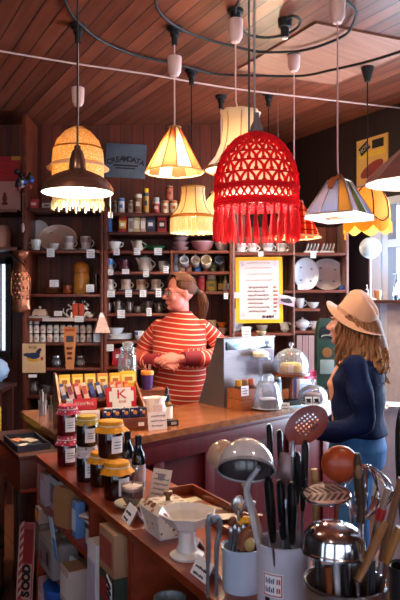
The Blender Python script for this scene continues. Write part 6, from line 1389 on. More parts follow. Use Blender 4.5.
# small wires and dark stems inside the pot
for i, (px, py, Y, ang, c, lb) in enumerate(((318, 548, 1.20, 3.4, '#2a2224', 'dark stem inside the near pot, left'), (328, 566, 1.15, -2.2, '#7c3a1c', 'brown stem under the steel ladle'), (345, 562, 1.15, -1.6, '#1c1a20', 'black stem in the front middle of the near pot'), (372, 560, 1.16, -.7, '#303038', 'dark stem at the right of the near pot'), (336, 560, 1.17, -1.9, '#c8c8d0', 'bright steel stem in the front of the near pot'))):
    a = inr(ang, .72); t = fp(px, py, Y); v_ = (t - a); T_ = a + v_
    tool('kitchen_tool', lb, a, t, (('shaft', MB().tube(rel(a, a, t), .0035, 7), M['steel']), ('handle', MB().tube(rel(a, a + v_*.62, t), [.005, .0065], 8), mat(c, .35))))
# dark canister beyond the right edge
q = Vector((at(404, 300, 1.22).x, 1.22, CZ)); o = pot('dark_canister', 'dark canister at the bottom right corner', q, .028, .15, mat('#1a1a20', .4))

# ---- goods inside the far unit
def cartonU(a_, n_, z, la, dn, h, col, band, lb, top='#c0a890', name='carton', rz=0, **k):
    p = U(a_, n_, z); o = thing(name, lb, 'box', p, UA + rz)
    MB().box((0,0,h/2), (la,dn,h), bev=.0025).build('carton', mat(col, .6), o)
    MB().box((0,dn/2+.0008,h*.5), (la*.8,.0016,h*.6)).build('printed_panel', mat(band, .6), o)
    if top: MB().box((0,0,h+.0008), (la*.9,dn*.9,.0015)).build('lid_panel', mat(top, .6), o)
    return o
zs = .7555
cartonU(.965, .05, zs, .07, .08, .125, '#9a8490', '#b8a4b4', 'pinkish grey box at the far end of the upper shelf')
cartonU(.86, .055, zs, .11, .05, .13, '#c2bcc8', '#5c6480', 'white and blue printed packet standing on the upper shelf', top='#4a5878', name='packet')
cartonU(.78, .12, zs, .12, .09, .10, '#2a3450', '#46547c', 'dark blue box behind the printed packet', top='#34406a')
cartonU(.965, .02, .5455 + .14, .06, .06, .06, '#9a8078', '#d87830', 'small box with an orange edge sticking out at the far end', top='#e0d4c8')
tag(MB().box((0,0,.07), (.08,.075,.14), bev=.004).build('carton', mat('#6a5450', .6), loc=U(.965, .03, .5455), rz=UA), 'dull brown carton under the orange-edged box', 'box')
# brown paper bag
o = thing('paper_bag', 'open brown paper bag folded on the upper shelf', 'bag', U(.66, .04, zs), UA + .2); mb = MB()
mb.lathe([(0,.001),(.05,.001),(.055,.06),(.058,.115),(.05,.15),(.044,.145),(.05,.10),(.04,.03),(0,.02)], 4, Matrix.Rotation(PI/4, 4, 'Z'), sx=1.25, sy=.85); mb.build('bag', mat('#9a6a44', .75, bump=.4), o, smooth=20)
MB().box((.01,.0,.13), (.05,.006,.06), Euler((0,.4,.2))).build('receipt', mat('#d8d0d0', .7), o)
o = thing('paper_sheet', 'pale blue paper sheets hanging over the shelf edge', 'paper', U(.72, -.012, .63), UA)
MB().box((0,0,.075), (.05,.003,.15), Euler((R(-6),R(8),0))).build('sheet', mat('#b4c4dc', .7), o); MB().box((-.03,.004,.04), (.035,.003,.08), Euler((R(-6),R(-6),0))).build('sheet', mat('#4a8cc8', .7), o)
cartonU(.545, .03, zs, .045, .035, .125, '#5a84c0', '#c8d4e8', 'blue and white carton standing at the middle of the upper shelf', top='#a8bcdc')
cartonU(.47, .10, zs, .06, .06, .07, '#5c2a2a', '#8a4440', 'dark red box behind the blue and white carton', top='#6c3434')
cartonU(.41, .045, zs, .055, .05, .085, '#3a2c34', '#c0b8bc', 'dark packet with a pale panel at the near end of the upper shelf', top='#c4bcc4')
for i in range(3):
    o = tag(MB().box((0,0,.003), (.075,.055,.006)).build('booklet', mat(('#c8bcc0', '#8a3c3a', '#d8d0d4')[i], .6), loc=U(.44, .045 + .0*i, zs + .0875 + i*.0065), rz=UA + .25*i), ('pale booklet at the bottom', 'dark red booklet in the middle', 'white booklet on top')[i] + ' of the little pile in the upper shelf', 'booklet')
# lower shelf
zs2 = .5455
o = cartonU(.80, .03, zs2, .20, .10, .125, '#8a7f80', '#746a70', 'large grey-brown cardboard carton on the lower shelf', top='#9a8e8c'); MB().box((-.03,.0515,.06), (.025,.002,.05)).build('black_print', M['black'], o); MB().box((.05,.0515,.05), (.03,.002,.035)).build('red_print', mat('#7a3a3c', .6), o)
for i, (a_, n_, z, r_, c, lb) in enumerate(((.83, .04, zs2 + .1275, .035, '#6a7484', 'bluish plastic bag of goods on top of the grey carton'), (.76, .045, zs2 + .1275, .030, '#7a6a54', 'beige plastic bag of goods on top of the grey carton'))):
    o = thing('plastic_bag', lb, 'bag', U(a_, n_, z), UA); mb = MB(); mb.ball((0,0,r_*.75), (r_*1.15, r_, r_*.75), 18, 12); rr = random.Random(i + 50)
    for v in mb.bm.verts: v.co += Vector((rr.random()-.5, rr.random()-.5, (rr.random()-.5)*.6)) * r_ * .22
    zmin = min(v.co.z for v in mb.bm.verts)
    for v in mb.bm.verts: v.co.z -= zmin
    mb.build('bag', mat(c, .25, coat=.3, vs=50, var=.5), o, smooth=20); MB().ball((.3*r_,-.0,r_*1.45), (.008,.006,.007), 8, 6).build('knot', mat(c, .4), o)
cartonU(.935, .03, .2005, .07, .07, .26, '#a88a98', '#c4a8b4', 'pinkish bag-like packet standing low at the far end', top='#b89ca8', name='packet')
o = thing('plastic_crate', 'blue plastic basket with white goods on the lower shelf', 'basket', U(.615, .045, zs2), UA)
for nm, c, d in (('side',(0,-.045,.03),(.10,.004,.06)),('side',(0,.045,.03),(.10,.004,.06)),('end',(.05,0,.03),(.004,.086,.06)),('end',(-.05,0,.03),(.004,.086,.06)),('bottom',(0,0,.003),(.096,.086,.006))): MB().box(c, d).build(nm, mat('#4c78b0', .4), o)
packet(U(.615, .045, zs2 + .0065), .06, .03, .10, '#c8d0e0', '#8aa0c8', 'white and blue packet standing in the blue basket', rz=UA + .1)
cartonU(.505, .02, zs2, .10, .11, .125, '#b09c98', '#d0c4c4', 'pale brown cardboard box near the blue basket', top='#8a6a54')
# right compartment: white box and stack of three
cartonU(.275, .03, zs2, .085, .09, .285, '#cfc6cc', '#b0a4b8', 'white box left of the stacked cartons', top='#d8d0d4')
z = zs2
for i, (h, c, b_, lb) in enumerate(((.13, '#8c7464', '#a08878', 'bottom brown carton of the stack under the saucer'), (.108, '#2e3c34', '#8a2c30', 'middle dark green carton of the stack with a red print'), (.128, '#a87c60', '#94443c', 'top brown carton of the stack under the unit top'))):
    o = cartonU(.135, .045, z, .125, .125, h, c, b_, lb, top='#b08c6c'); z += h + .0018
o = thing('tag_card', 'white tag with big black handwriting hanging on the white box', 'tag', U(.06, -.035, .735), UA + PI, None, None); o.rotation_euler = (R(10), R(24), UA + PI)
MB().box((0,0,.045), (.04,.002,.09)).build('card', M['paper'], o); scribble(o, .034, .08, 3, M['black'], -.0016, .005, seed=91, lw=.004, name='black_writing')
o = thing('storage_bin', 'bright blue plastic bin low under the grey carton', 'bin', U(.80, .06, .2005), UA); r = .085
mb = MB(); hollow(mb, [(r*.8,0),(r*.82,.004),(r,.27)], .004, 30); mb.build('body', mat('#1c4c9c', .35), o); MB().lathe([(0,.272),(r*1.03,.272),(r*1.03,.284),(0,.29)], 30).build('lid', mat('#2458b0', .35), o)
cartonU(.55, .05, .2005, .16, .10, .22, '#2c2428', '#3c3238', 'dark box standing on the bottom shelf beside the bin', top='#34282c')

# ---- striped sign, tub and little side table at the far left
sq = Vector((at(24.5, 300, 3.44).x, 3.44, 0)); u = 3.40 / F; zb = H/u + 300
o = thing('striped_sign', 'red and white striped sign board with black letters leaning at left', 'sign', sq + Vector((0,0,.003)), 0); o.rotation_euler = (R(-7), 0, R(-8)); w_, h_ = 17*u, .41
MB().box((0,0,h_/2), (w_,.01,h_), bev=.002).build('board', mat('#b43c38', .5), o)
st = MB()
for k in range(9):
    z = .02 + k*.044; st.prism([(-w_*.44,z),(-w_*.22,z+.026),(-w_*.22,z+.046),(-w_*.44,z+.02)], -.0065, -.0052)
st.build('white_stripes', mat('#d8b0a8', .5), o)
MB().box((w_*.10,-.006,h_*.70), (w_*.56,.0015,h_*.42)).build('red_panel', mat('#9a0f18', .5), o); MB().box((w_*.10,-.006,h_*.25), (w_*.56,.0015,h_*.44)).build('pale_panel', mat('#c89488', .5), o)
for k, ch_ in enumerate('SOOD'): text(ch_, .058, M['black'], o, (w_*.08,-.0075,h_*(.10 + k*.105)), (PI/2, -PI/2, 0), sx=1.0, name='letter', bold=.004)
ed = MB(); ed.tube([(-w_*.48,-.006,.005),(-w_*.48,-.006,h_-.005),(w_*.48,-.006,h_-.005),(w_*.48,-.006,.005),(-w_*.48,-.006,.005)], .003, 5); ed.build('border', mat('#d8b0a8', .5), o)
tq = Vector((-1.155, 3.42, 0)); o = thing('wooden_tub', 'dark wooden tub with a knobbed lid on the floor at the left edge', 'tub', tq)
MB().lathe([(0,0),(.10,0),(.115,.1),(.118,.2),(.112,.37),(0,.37)], 24).build('body', wood('tub_staves', '#3a2016', '#5e3826', axis='X', width=.03, groove=.06, rough=.6, grain='vert'), o)
MB().lathe([(0,.371),(.116,.371),(.118,.385),(.1,.395),(0,.40)], 26).build('lid', mat('#241410', .5), o); MB().lathe([(0,.40),(.015,.40),(.02,.42),(0,.43)], 14).build('knob', mat('#3c2018', .4), o)
for z in (.05, .3): MB().lathe([(.112,z),(.121,z),(.121,z+.02),(.112,z+.02),(.112,z)], 26).build('hoop', mat('#1a1414', .5, .5), o)
def L(a_, n_, z): p = A0 + D2 * a_ + N2 * n_; p.z = z; return p
o = thing('side_cabinet', 'low reddish cabinet fixed along the left end of the counter', 'cabinet', L(.52, -.11, 0), UA)
for nm, c, d, m in (('top',(0,0,.885),(.62,.20,.02),m_un2),('side',(.30,0,.81),(.016,.19,.13),m_un),('side',(-.30,0,.81),(.016,.19,.13),m_un2),('front',(0,.085,.81),(.584,.016,.13),m_un),('bottom',(0,0,.735),(.616,.19,.018),m_un)): MB().box(c, d, bev=.002).build(nm, m, o)
for x in (-.28, .28): MB().box((x,-.05,.363), (.05,.05,.724), bev=.003).build('leg', m_un2, o)
o = thing('card_tray', 'dark tray of postcards on the low cabinet at the left', 'tray', L(.44, -.12, .8955), UA)
for nm, c, d in (('side',(0,-.075,.014),(.30,.006,.028)),('side',(0,.075,.014),(.30,.006,.028)),('end',(.147,0,.014),(.006,.144,.028)),('end',(-.147,0,.014),(.006,.144,.028)),('bottom',(0,0,.002),(.288,.144,.004))): MB().box(c, d).build(nm, mat('#2c2c3a', .4), o)
for i, (x, y, c, lb, z) in enumerate(((.09, .02, '#c88a6a', 'orange-brown postcard in the dark tray', 0), (.03, -.02, '#d8c0b8', 'pale postcard in the middle of the dark tray', 1), (-.05, .01, '#e0d0cc', 'whitish postcard in the dark tray', 0), (-.10, -.01, '#24303c', 'dark blue-green postcard at the near end of the tray', 1))):
    p = L(.44 + x, -.12 - y, .9 + z*.006); tag(MB().box((0,0,.0025), (.08,.055,.005)).build('postcard', mat(c, .5), loc=p, rz=UA + .3 + .2*i), lb, 'postcard')
o = thing('side_table', 'small dark table past the end of the counter at the left edge', 'table', L(1.16, -.18, 0), UA)
MB().box((0,0,.74), (.50,.32,.022), bev=.003).build('tabletop', m_un, o)
for x in (-.22, .22):
    for y in (-.13, .13): MB().box((x, y, .364), (.035,.035,.728), bev=.003).build('leg', m_un2, o)
o = thing('yellow_box', 'mottled yellow box on the small table at the left edge', 'box', L(1.27, -.17, .7515), UA); MB().box((0,0,.11), (.2,.16,.22), bev=.004).build('carton', mat('#a88a30', .6, var=.5, vs=20), o); MB().box((0,0,.2215), (.17,.13,.003)).build('lid_panel', mat('#7c6424', .6), o)
o = thing('white_bundle', 'bluish white folded cloth bundle by the left doorway', 'cloth', Vector((-1.62, 4.95, .951)), .2); mb = MB(); mb.ball((0,0,.11), (.16,.12,.11), 20, 14)
rr = random.Random(77)
for v in mb.bm.verts: v.co += Vector((rr.random()-.5, rr.random()-.5, (rr.random()-.5)*.4))*.02
zmin = min(v.co.z for v in mb.bm.verts)
for v in mb.bm.verts: v.co.z -= zmin
mb.build('cloth', mat('#9ab4d4', .7), o); MB().tube([(-.15,0,.11),(0,-.125,.115),(.15,0,.11)], .006, 6).build('string', mat('#6a7c98', .7), o)
o = thing('back_table', 'dark table behind the left doorway bundle', 'table', Vector((-1.75, 4.95, 0))); MB().box((0,0,.935), (.6,.4,.03), bev=.003).build('tabletop', m_un2, o)
for x in (-.26, .26):
    for y in (-.16, .16): MB().box((x,y,.46), (.04,.04,.92)).build('leg', m_un2, o)
# ------------------------------------------------------------------ people
def skin(name, c):
    t = NT(name); o = t.coord(); f = t.noise(o, 18, 3); c = lin(c)
    b = t.bsdf(t.mix(f, tuple(v*.88 for v in c[:3]) + (1,), c), .5); b.inputs['Subsurface Weight'].default_value = .12; b.inputs['Subsurface Radius'].default_value = (.02, .008, .005)
    return t.done(b.outputs[0])
def chain(mb, pts, rad, n=14):
    cp = curve_pts(pts, 4); rr_ = []
    for i in range(len(cp)):
        t = i / (len(cp)-1) * (len(rad)-1); k = min(int(t), len(rad)-2); rr_.append(rad[k] + (rad[k+1]-rad[k])*(t-k))
    mb.tube(cp, rr_, n); mb.ball(cp[0], rr_[0], 14, 10); mb.ball(cp[-1], rr_[-1], 14, 10)
def loft(mb, rings, n=28):      # (z, rx, ry, cx, cy)
    L = [[mb.v((cx + rx*math.cos(2*PI*k/n), cy + ry*math.sin(2*PI*k/n), z)) for k in range(n)] for z, rx, ry, cx, cy in rings]
    for A, B in zip(L, L[1:]):
        for k in range(n): mb.f([A[k], A[(k+1)%n], B[(k+1)%n], B[k]])
    mb.f(L[0][::-1]); mb.f(L[-1])
def head(mb, T):
    s = mb.T; mb.T = s @ T
    mb.ball((0,.015,.03), (.075,.095,.095), 24, 16); mb.ball((0,-.03,-.03), (.061,.066,.088), 24, 16); mb.ball((0,-.04,-.078), (.047,.045,.036), 18, 12); mb.ball((0,-.076,-.097), (.019,.017,.015), 14, 10)
    mb.tube([(0,-.088,.012),(0,-.104,-.01),(0,-.116,-.030)], [.008,.009,.0125], 10); mb.ball((0,-.114,-.031), (.0125,.012,.010), 12, 8)
    for q in (-1, 1):
        mb.ball((q*.010,-.103,-.034), (.009,.010,.008), 10, 8); mb.ball((q*.030,-.078,.024), (.026,.015,.008), 12, 8); mb.ball((q*.036,-.066,-.03), (.026,.024,.026), 14, 10); mb.ball((q*.074,.012,-.008), (.010,.019,.031), 12, 10, Euler((0,0,q*-.35)))
        mb.ball((q*.031,-.074,.002), (.018,.014,.012), 12, 8)
    mb.ball((0,-.092,-.058), (.021,.010,.0055), 12, 8); mb.ball((0,-.091,-.069), (.018,.010,.0065), 12, 8)
    mb.T = s
def hand(mb, wrist, d, p, side=1, curl=.6, spread=.0):
    d = Vector(d).normalized(); p = Vector(p); p = (p - d * p.dot(d)).normalized(); s = d.cross(p).normalized() * side; wrist = Vector(wrist)
    B = Matrix((s, d, p)).transposed().to_4x4(); B.translation = wrist
    old = mb.T; mb.T = old @ B
    mb.ball((0,.045,0), (.040,.052,.017), 18, 12); mb.ball((.0,.008,0), (.026,.03,.019), 14, 10)
    for i, (x, L) in enumerate(((.028,.068),(.010,.078),(-.009,.073),(-.027,.057))):
        a = 0; P = Vector((x*.9,.075,.0)); pts = [Vector((x*.7,.05,0)), P.copy()]
        for f_, k in ((.45, .8), (.32, 1.0), (.23, .9)):
            a += curl * k * .75; P = P + Vector((x*spread, math.cos(a)*L*f_, math.sin(a)*L*f_)); pts.append(P.copy())
        mb.tube(pts, [.0095,.0095,.009,.0082,.0065], 10); mb.ball(pts[-1], .0066, 10, 8)
    pts = [Vector((.022,.015,.003)), Vector((.042,.038,.010)), Vector((.050,.062,.018)), Vector((.046,.082,.026))]
    mb.tube(pts, [.014,.0115,.0098,.007], 10); mb.ball(pts[-1], .0072, 10, 8)
    mb.T = old
def eyes(parent, T, col='#3a4a5c'):
    for q in (-1, 1):
        p = T @ Vector((q*.031,-.0815,.001)); d = (T.to_3x3() @ Vector((0,-1,0)))
        e = MB().ball(p, .0098, 14, 10).build('eye', mat('#e8e0dc', .2, var=.02), parent); MB().ball(p + d*.0072, .0052, 10, 8).build('iris', mat(col, .15, var=0), e)
        pts = [T @ Vector((q*(.016+.03*k/5), -.0955 + .002*abs(k-2), .026 + .004*math.sin(PI*k/5))) for k in range(6)]
        MB().tube(pts, [.0016,.0024,.0026,.0024,.002,.001], 6).build('eyebrow', mat('#6a4a34', .8), parent)
    m_ = MB(); m_.tube([T @ Vector((x*.019, -.1035 + .006*x*x, -.0638 - .0015*abs(x))) for x in (-1,-.5,0,.5,1)], [.001,.003,.0032,.003,.001], 6); m_.build('lips', mat('#b0605c', .4), parent)
def hairmat(name, c1, c2, z0=None, z1=None, c3=None):
    t = NT(name); o = t.coord(); n_ = t.noise(t.mapping(o, sc=(60, 60, 6)), 2, 3); col = t.mix(n_, lin(c1), lin(c2))
    if c3:
        z = t.sep(o)[2]; f = t.n('ShaderNodeMapRange'); t.l(z, f.inputs[0]); f.inputs[1].default_value = z0; f.inputs[2].default_value = z1
        col = t.mix(f.outputs[0], col, t.mix(n_, lin(c3), lin(c2)))
    b = t.bsdf(col, .65, spec=.25); t.bump(n_, .5, b, .004); return t.done(b.outputs[0])

# ---- the woman behind the counter
SP = Vector((-.135, 4.42, 0)); SR = R(-14)
o = thing('person', 'woman in a red and white striped top and glasses behind the counter, hands clasped', 'person', SP, SR)
rnd = random.Random(2)
TH = Matrix.Translation((0,-.02,1.648)) @ Matrix.Rotation(R(-50), 4, 'Z') @ Matrix.Rotation(R(2), 4, 'X')
ra = [(-.152,.01,1.42),(-.235,.03,1.32),(-.285,.03,1.215),(-.20,-.13,1.19),(-.075,-.245,1.205)]
la = [(.152,.01,1.42),(.238,.05,1.33),(.280,.06,1.245),(.19,-.12,1.215),(.075,-.235,1.225)]
body = MB()
loft(body, [(.86,.165,.125,0,0),(.95,.172,.13,0,0),(1.08,.155,.125,0,-.01),(1.2,.155,.125,0,-.015),(1.32,.165,.12,0,-.01),(1.41,.155,.09,0,.01),(1.47,.085,.065,0,.015),(1.50,.06,.055,0,.012)])
body.tube(curve_pts([(0,.02,1.45),(0,.015,1.52),(0,0,1.62)], 4), .056, 18)
head(body, TH)
chain(body, ra, [.045,.044,.040,.036,.026]); chain(body, la, [.045,.044,.040,.036,.026])
hand(body, (-.062,-.25,1.208), (.80,-.30,-.12), (.1,.6,-.4), 1, .75, .10); hand(body, (.062,-.243,1.228), (-.85,-.42,-.05), (.1,.8,-.5), -1, .65, .10)
for q in (-1, 1): chain(body, [(q*.085,0,.88),(q*.095,-.02,.48),(q*.10,.02,.08)], [.082,.058,.042])
mobj('body', modmesh(body, .0045, 3), skin('fair_skin', '#d07a6c'), o)
eyes(o, TH)
sh = MB()
loft(sh, [(.90,.186,.150,0,-.005),(.96,.190,.158,0,-.012),(1.08,.182,.158,0,-.02),(1.2,.183,.160,0,-.025),(1.31,.185,.150,0,-.018),(1.40,.184,.120,0,.0),(1.455,.145,.097,0,.01),(1.50,.090,.074,0,.012),(1.518,.074,.064,0,.010)])
chain(sh, ra[:4] + [(-.16,-.17,1.193)], [.052,.060,.058,.055,.050]); chain(sh, la[:4] + [(.165,-.15,1.217)], [.052,.060,.058,.055,.050])
me = modmesh(sh, .0075, 4)
att = me.attributes.new('stripe', 'FLOAT', 'POINT')
def arclen(c, p):
    best = (9, 0); s = 0
    for a, b in zip(c, c[1:]):
        a, b = Vector(a), Vector(b); ab = b - a; t = max(0, min(1, (p-a).dot(ab)/ab.length_squared)); d = (p - a - ab*t).length
        if d < best[0]: best = (d, s + ab.length*t)
        s += ab.length
    return best
for v in me.vertices:
    p = v.co; val = p.z + .012*math.sin(p.x*9) - .02*(p.x**2)*10 - .05*max(0, -p.y-.1)
    for c in (ra, la):
        d, s = arclen(c, p)
        if d < .075 and (abs(p.x) > .185 or s > .30): val = 1.455 - s + .004
    att.data[v.index].value = val
t = NT('striped_jersey'); a_ = t.n('ShaderNodeAttribute', attribute_name='stripe'); fr_ = t.math('FRACT', t.math('DIVIDE', a_.outputs['Fac'], .0335))
f_ = t.math('LESS_THAN', fr_, .2); b = t.bsdf(t.mix(f_, lin('#c42c1c'), lin('#e8c4a8')), .8); t.bump(t.noise(t.coord(), 140, 2), .15, b, .002); t.done(b.outputs[0])
mobj('striped_top', me, t.m, o)
cm = mat('#7c0c1c', .8)
for c in (ra, la):
    e = Vector(c[4]); s_ = Vector(c[3]); dd = (e - s_).normalized(); MB().tube([s_ + (e-s_)*.18, s_ + (e-s_)*.5, e - dd*.012], [.054,.050,.044], 20).build('cuff', cm, o)
MB().lathe([(.074,1.511),(.078,1.517),(.074,1.525),(.066,1.521),(.074,1.511)], 28, Matrix.Translation((0,.012,0)), sx=1, sy=.86).build('neckband', cm, o)
# trousers and shoes (behind the counter)
tr = MB(); loft(tr, [(.82,.178,.142,0,0),(.9,.182,.146,0,0),(.955,.18,.145,0,-.008)])
for q in (-1, 1): chain(tr, [(q*.085,0,.86),(q*.095,-.02,.48),(q*.10,.02,.09)], [.092,.072,.062])
mobj('trousers', modmesh(tr, .012, 3), mat('#1c1c28', .8), o)
for q in (-1, 1): MB().ball((q*.10,-.04,.042), (.045,.125,.042), 18, 12).build('shoe', M['blackm'], o)
hm = hairmat('ginger_hair', '#34170a', '#64341a')
hb = MB(TH); hb.ball((0,.030,.047), (.083,.094,.090), 26, 18); hb.ball((0,.105,.02), (.035,.035,.035), 14, 10)
for q in (-1, 1): hb.ball((q*.060,.0,.055), (.022,.045,.035), 14, 10)
hb.tube(curve_pts([(0,.10,.02),(.0,.16,-.01),(.015,.175,-.08),(.01,.16,-.15),(.0,.15,-.19)], 5), [.020]*5 + [.028]*6 + [.024]*6 + [.014]*3 + [.006], 14)
hb = mobj('hair', modmesh(hb, .006, 3), hm, o)
st = MB(TH)
for k in range(34):
    a = -1.25 + 2.5*k/33; y0 = -.055 + .02*rnd.random()
    st.tube(curve_pts([(math.sin(a)*.074, y0, .055 + .072*math.cos(a)), (math.sin(a)*.086, .02, .05 + .094*math.cos(a)), (math.sin(a)*.06, .095, .04 + .06*math.cos(a)), (0, .125, .02)], 4), .0034, 5)
for k in range(16):
    a = 2*PI*k/16; st.tube(curve_pts([(0,.12,.02),(.03*math.cos(a),.165+.03*math.sin(a),-.03),(.015+.034*math.cos(a),.172+.03*math.sin(a),-.10),(.01+.012*math.cos(a),.155+.01*math.sin(a),-.215)], 4), .0032, 5)
st.build('hair_strands', hm, hb)
MB(TH).lathe([(.022,-.008),(.032,-.008),(.032,.008),(.022,.008),(.022,-.008)], 16, Matrix.Translation((0,.128,.015)) @ Matrix.Rotation(R(100), 4, 'X')).build('hair_tie', M['blackm'], o)
gl = MB(TH)
for q in (-1, 1):
    gl.tube([(q*.033 + .024*math.copysign(abs(math.cos(a))**.6, math.cos(a)), -.107 + .004*abs(math.cos(a)), -.002 + .0165*math.copysign(abs(math.sin(a))**.6, math.sin(a))) for a in [2*PI*k/20 for k in range(21)]], .0016, 6, cap=False)
    gl.tube([(q*.057,-.103,.004),(q*.076,-.05,.006),(q*.083,.01,.004)], .0016, 6)
gl.tube([(-.009,-.108,.002),(0,-.112,.004),(.009,-.108,.002)], .0022, 6)
g = gl.build('glasses', mat('#1c1216', .3), o)
for q in (-1, 1): MB(TH).ball((q*.033,-.105,-.002), (.022,.0012,.015), 16, 6).build('lens', M['glass'], g)

# ---- the customer in the hat
CP = Vector((.795, 3.30, 0)); CR = R(-111.7)
o = thing('person', 'woman customer in a felt hat, navy jacket and blue jeans, seen from the side', 'person', CP, CR)
TH = Matrix.Translation((0,-.032,1.478)) @ Matrix.Rotation(R(-8), 4, 'Z') @ Matrix.Rotation(R(-4), 4, 'X')
la = [(.165,.015,1.275),(.205,.05,1.15),(.215,.06,1.02),(.17,-.08,.955),(.11,-.20,.945)]
ra = [(-.165,.015,1.275),(-.205,.03,1.15),(-.20,.02,1.03),(-.14,-.08,.97),(-.06,-.150,.955)]
body = MB()
loft(body, [(.80,.165,.12,0,0),(.88,.17,.125,0,0),(.98,.13,.10,0,0),(1.1,.135,.105,0,-.01),(1.2,.15,.105,0,-.01),(1.27,.15,.08,0,.01),(1.31,.09,.065,0,.01),(1.33,.055,.05,0,.01)])
body.tube(curve_pts([(0,.015,1.28),(0,0,1.36),(0,-.035,1.46)], 4), .052, 18)
head(body, TH)
chain(body, ra, [.042,.042,.037,.034,.025]); chain(body, la, [.042,.042,.037,.034,.025])
hand(body, (.105,-.21,.945), (-.3,-.9,.0), (-.5,.2,-.9), -1, .5); hand(body, (-.057,-.155,.955), (.3,-.9,0), (.5,.2,-.9), 1, .5)
for q in (-1, 1): chain(body, [(q*.085,0,.83),(q*.09,-.02,.45),(q*.09,.02,.08)], [.078,.055,.04])
mobj('body', modmesh(body, .0055, 5), skin('fair_skin_rosy', '#d8988a'), o)
eyes(o, TH)
tp = MB(); loft(tp, [(.93,.09,.09,0,-.03),(1.07,.09,.095,0,-.035),(1.17,.10,.115,0,-.035),(1.26,.10,.092,0,-.015),(1.31,.075,.07,0,.0)]); mobj('peach_top', modmesh(tp, .009, 3), mat('#d89a84', .8), o)
jm = NT('navy_cloth'); n_ = jm.noise(jm.coord(), 9, 4); b = jm.bsdf(jm.mix(n_, lin('#04081e'), lin('#0a1c4c')), .85, spec=.15); jm.bump(n_, .5, b, .02); jm.done(b.outputs[0])
jk = MB(); loft(jk, [(.925,.176,.138,0,.015),(1.0,.166,.128,0,.012),(1.1,.166,.130,0,.008),(1.2,.176,.130,0,.008),(1.27,.178,.105,0,.02),(1.315,.115,.078,0,.03),(1.345,.07,.05,0,.035)])
chain(jk, la[:4] + [(.125,-.165,.948)], [.060,.058,.056,.052,.046]); chain(jk, ra[:4] + [(-.075,-.13,.957)], [.058,.056,.054,.050,.044])
me = modmesh(jk, .008, 4)
rr_ = random.Random(1)
for v in me.vertices:      # soft cloth folds
    p = v.co; w_ = .004*math.sin(p.z*42 + p.x*16) + .003*math.sin(p.y*40 + p.z*18); n3 = v.normal; v.co = p + n3*w_
mobj('jacket', me, jm.m, o)
jn = NT('denim'); n_ = jn.noise(jn.coord(), 12, 4); b = jn.bsdf(jn.mix(n_, lin('#1c4a80'), lin('#3f78b0')), .8); jn.bump(jn.noise(jn.coord(), 260, 1), .2, b, .002); jn.done(b.outputs[0])
tr = MB(); loft(tr, [(.76,.178,.138,0,0),(.86,.184,.145,0,.005),(.955,.15,.115,0,.01)])
for q in (-1, 1): chain(tr, [(q*.088,0,.82),(q*.09,-.02,.45),(q*.09,.02,.09)], [.094,.072,.06])
mobj('jeans', modmesh(tr, .010, 3), jn.m, o)
for q in (-1, 1): MB().ball((q*.09,-.045,.04), (.043,.12,.04), 18, 12).build('shoe', mat('#3a2418', .5), o)
hm = hairmat('wavy_hair', '#4a2a1a', '#8a5838', 1.40, 1.18, '#c89a6c')
hb = MB(); hb.T = TH; hb.ball((0,.028,.03), (.086,.10,.10), 24, 16); hb.T = Matrix()
chain(hb, [(0,.055,1.46),(.0,.08,1.36),(.02,.10,1.26)], [.07,.075,.045])
for q in (-1, 1): chain(hb, [(q*.07,-.03,1.49),(q*.085,.0,1.38),(q*.10,.04,1.27)], [.028,.045,.03])
hb = mobj('hair', modmesh(hb, .008, 3), hm, o)
rnd = random.Random(8); st = MB()
for k in range(110):
    a = R(-28 + 236 * k / 109); x = math.cos(a); y = math.sin(a)      # left side round the back to the right side
    r0 = .088; z0 = 1.50 + .02*rnd.random(); zl_ = (1.18 + .10*rnd.random()) if y > -.2 else 1.22 + .1*rnd.random(); ph = rnd.random()*6; am = .014 + .016*rnd.random(); pts = []
    for j in range(9):
        f_ = j/8; r_ = r0 + .024*math.sin(PI*min(1, f_*1.1)) + .02*f_*rnd.random(); pts.append((x*r_ + am*f_*math.sin(ph + f_*11), -.055 + .03 + y*r_*1.05 + .045*f_*max(0, y+.4) + am*f_*math.cos(ph + f_*10), z0 + (zl_ - z0)*f_))
    st.tube(curve_pts(pts, 3), [.008]*14 + [.0075]*7 + [.005]*3 + [.002], 6)
st.build('hair_strands', hm, hb)
hatc = mat('#b98c76', .85, var=.06, vs=60, bump=.15)
hp = TH @ Matrix.Translation((0,.022,.028)) @ Matrix.Rotation(R(-27), 4, 'X')
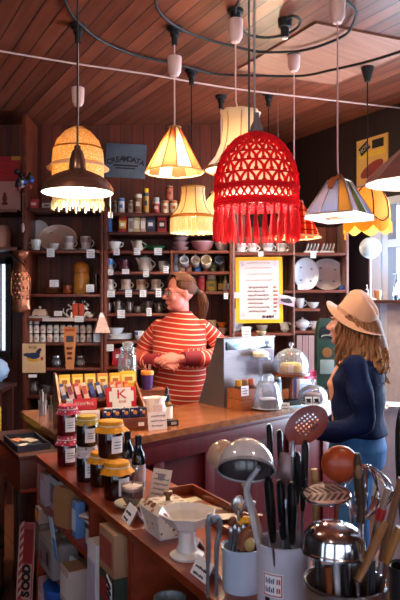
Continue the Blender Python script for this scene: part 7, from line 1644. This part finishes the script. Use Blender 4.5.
def hatz(a): return -.030*math.cos(a)**2 + .004*math.sin(a)**2
br = MB(hp); n = 48; rings = []
for (r, dz) in ((.098,-.004),(.125,-.003),(.155,.0),(.157,.003),(.125,.002),(.099,.003)):
    rings.append([br.v((math.cos(2*PI*k/n)*r*.90, math.sin(2*PI*k/n)*r*1.06, dz + hatz(2*PI*k/n)*((r-.098)/.058))) for k in range(n)])
for A, B in zip(rings, rings[1:]):
    for k in range(n): br.f([A[k], A[(k+1)%n], B[(k+1)%n], B[k]])
hat = None
cr = MB(hp); pr = [(.100,-.002),(.098,.03),(.094,.07),(.088,.10),(.078,.122),(.06,.132),(.03,.128),(0,.124)]
rings = []
for r, z in pr[:-1]: rings.append([cr.v((math.cos(2*PI*k/n)*r*.88*(1 - (.32*max(0, -math.sin(2*PI*k/n)) if z > .06 else 0)), math.sin(2*PI*k/n)*r*1.04, z - (.022*max(0, 1-abs(math.cos(2*PI*k/n))*2.2) if z > .11 else 0) + .010*max(0,-math.sin(2*PI*k/n))*(z > .08) - .42*max(0, math.sin(2*PI*k/n))*max(0, z-.05))) for k in range(n)])
for A, B in zip(rings, rings[1:]):
    for k in range(n): cr.f([A[k], A[(k+1)%n], B[(k+1)%n], B[k]])
c_ = cr.v((0,0,.104)); [cr.f([rings[-1][k], rings[-1][(k+1)%n], c_]) for k in range(n)]
hat = cr.build('hat', hatc, o, smooth=60); br.build('hat_brim', hatc, hat, smooth=60)
bd = MB(hp); rr2 = lambda z: .1005 - z*.06
rings = [[bd.v((math.cos(2*PI*k/n)*(rr2(z)+dr)*.88, math.sin(2*PI*k/n)*(rr2(z)+dr)*1.04, z)) for k in range(n)] for z, dr in ((.003,.0),(.003,.0025),(.024,.0025),(.024,.0))]
for A, B in zip(rings, rings[1:]):
    for k in range(n): bd.f([A[k], A[(k+1)%n], B[(k+1)%n], B[k]])
bd.build('hat_band', mat('#9a705c', .8), hat); MB(hp).box((.0905,-.01,.014), (.006,.016,.014), bev=.002).build('hat_buckle', mat('#6a4030', .4, .4), hat)
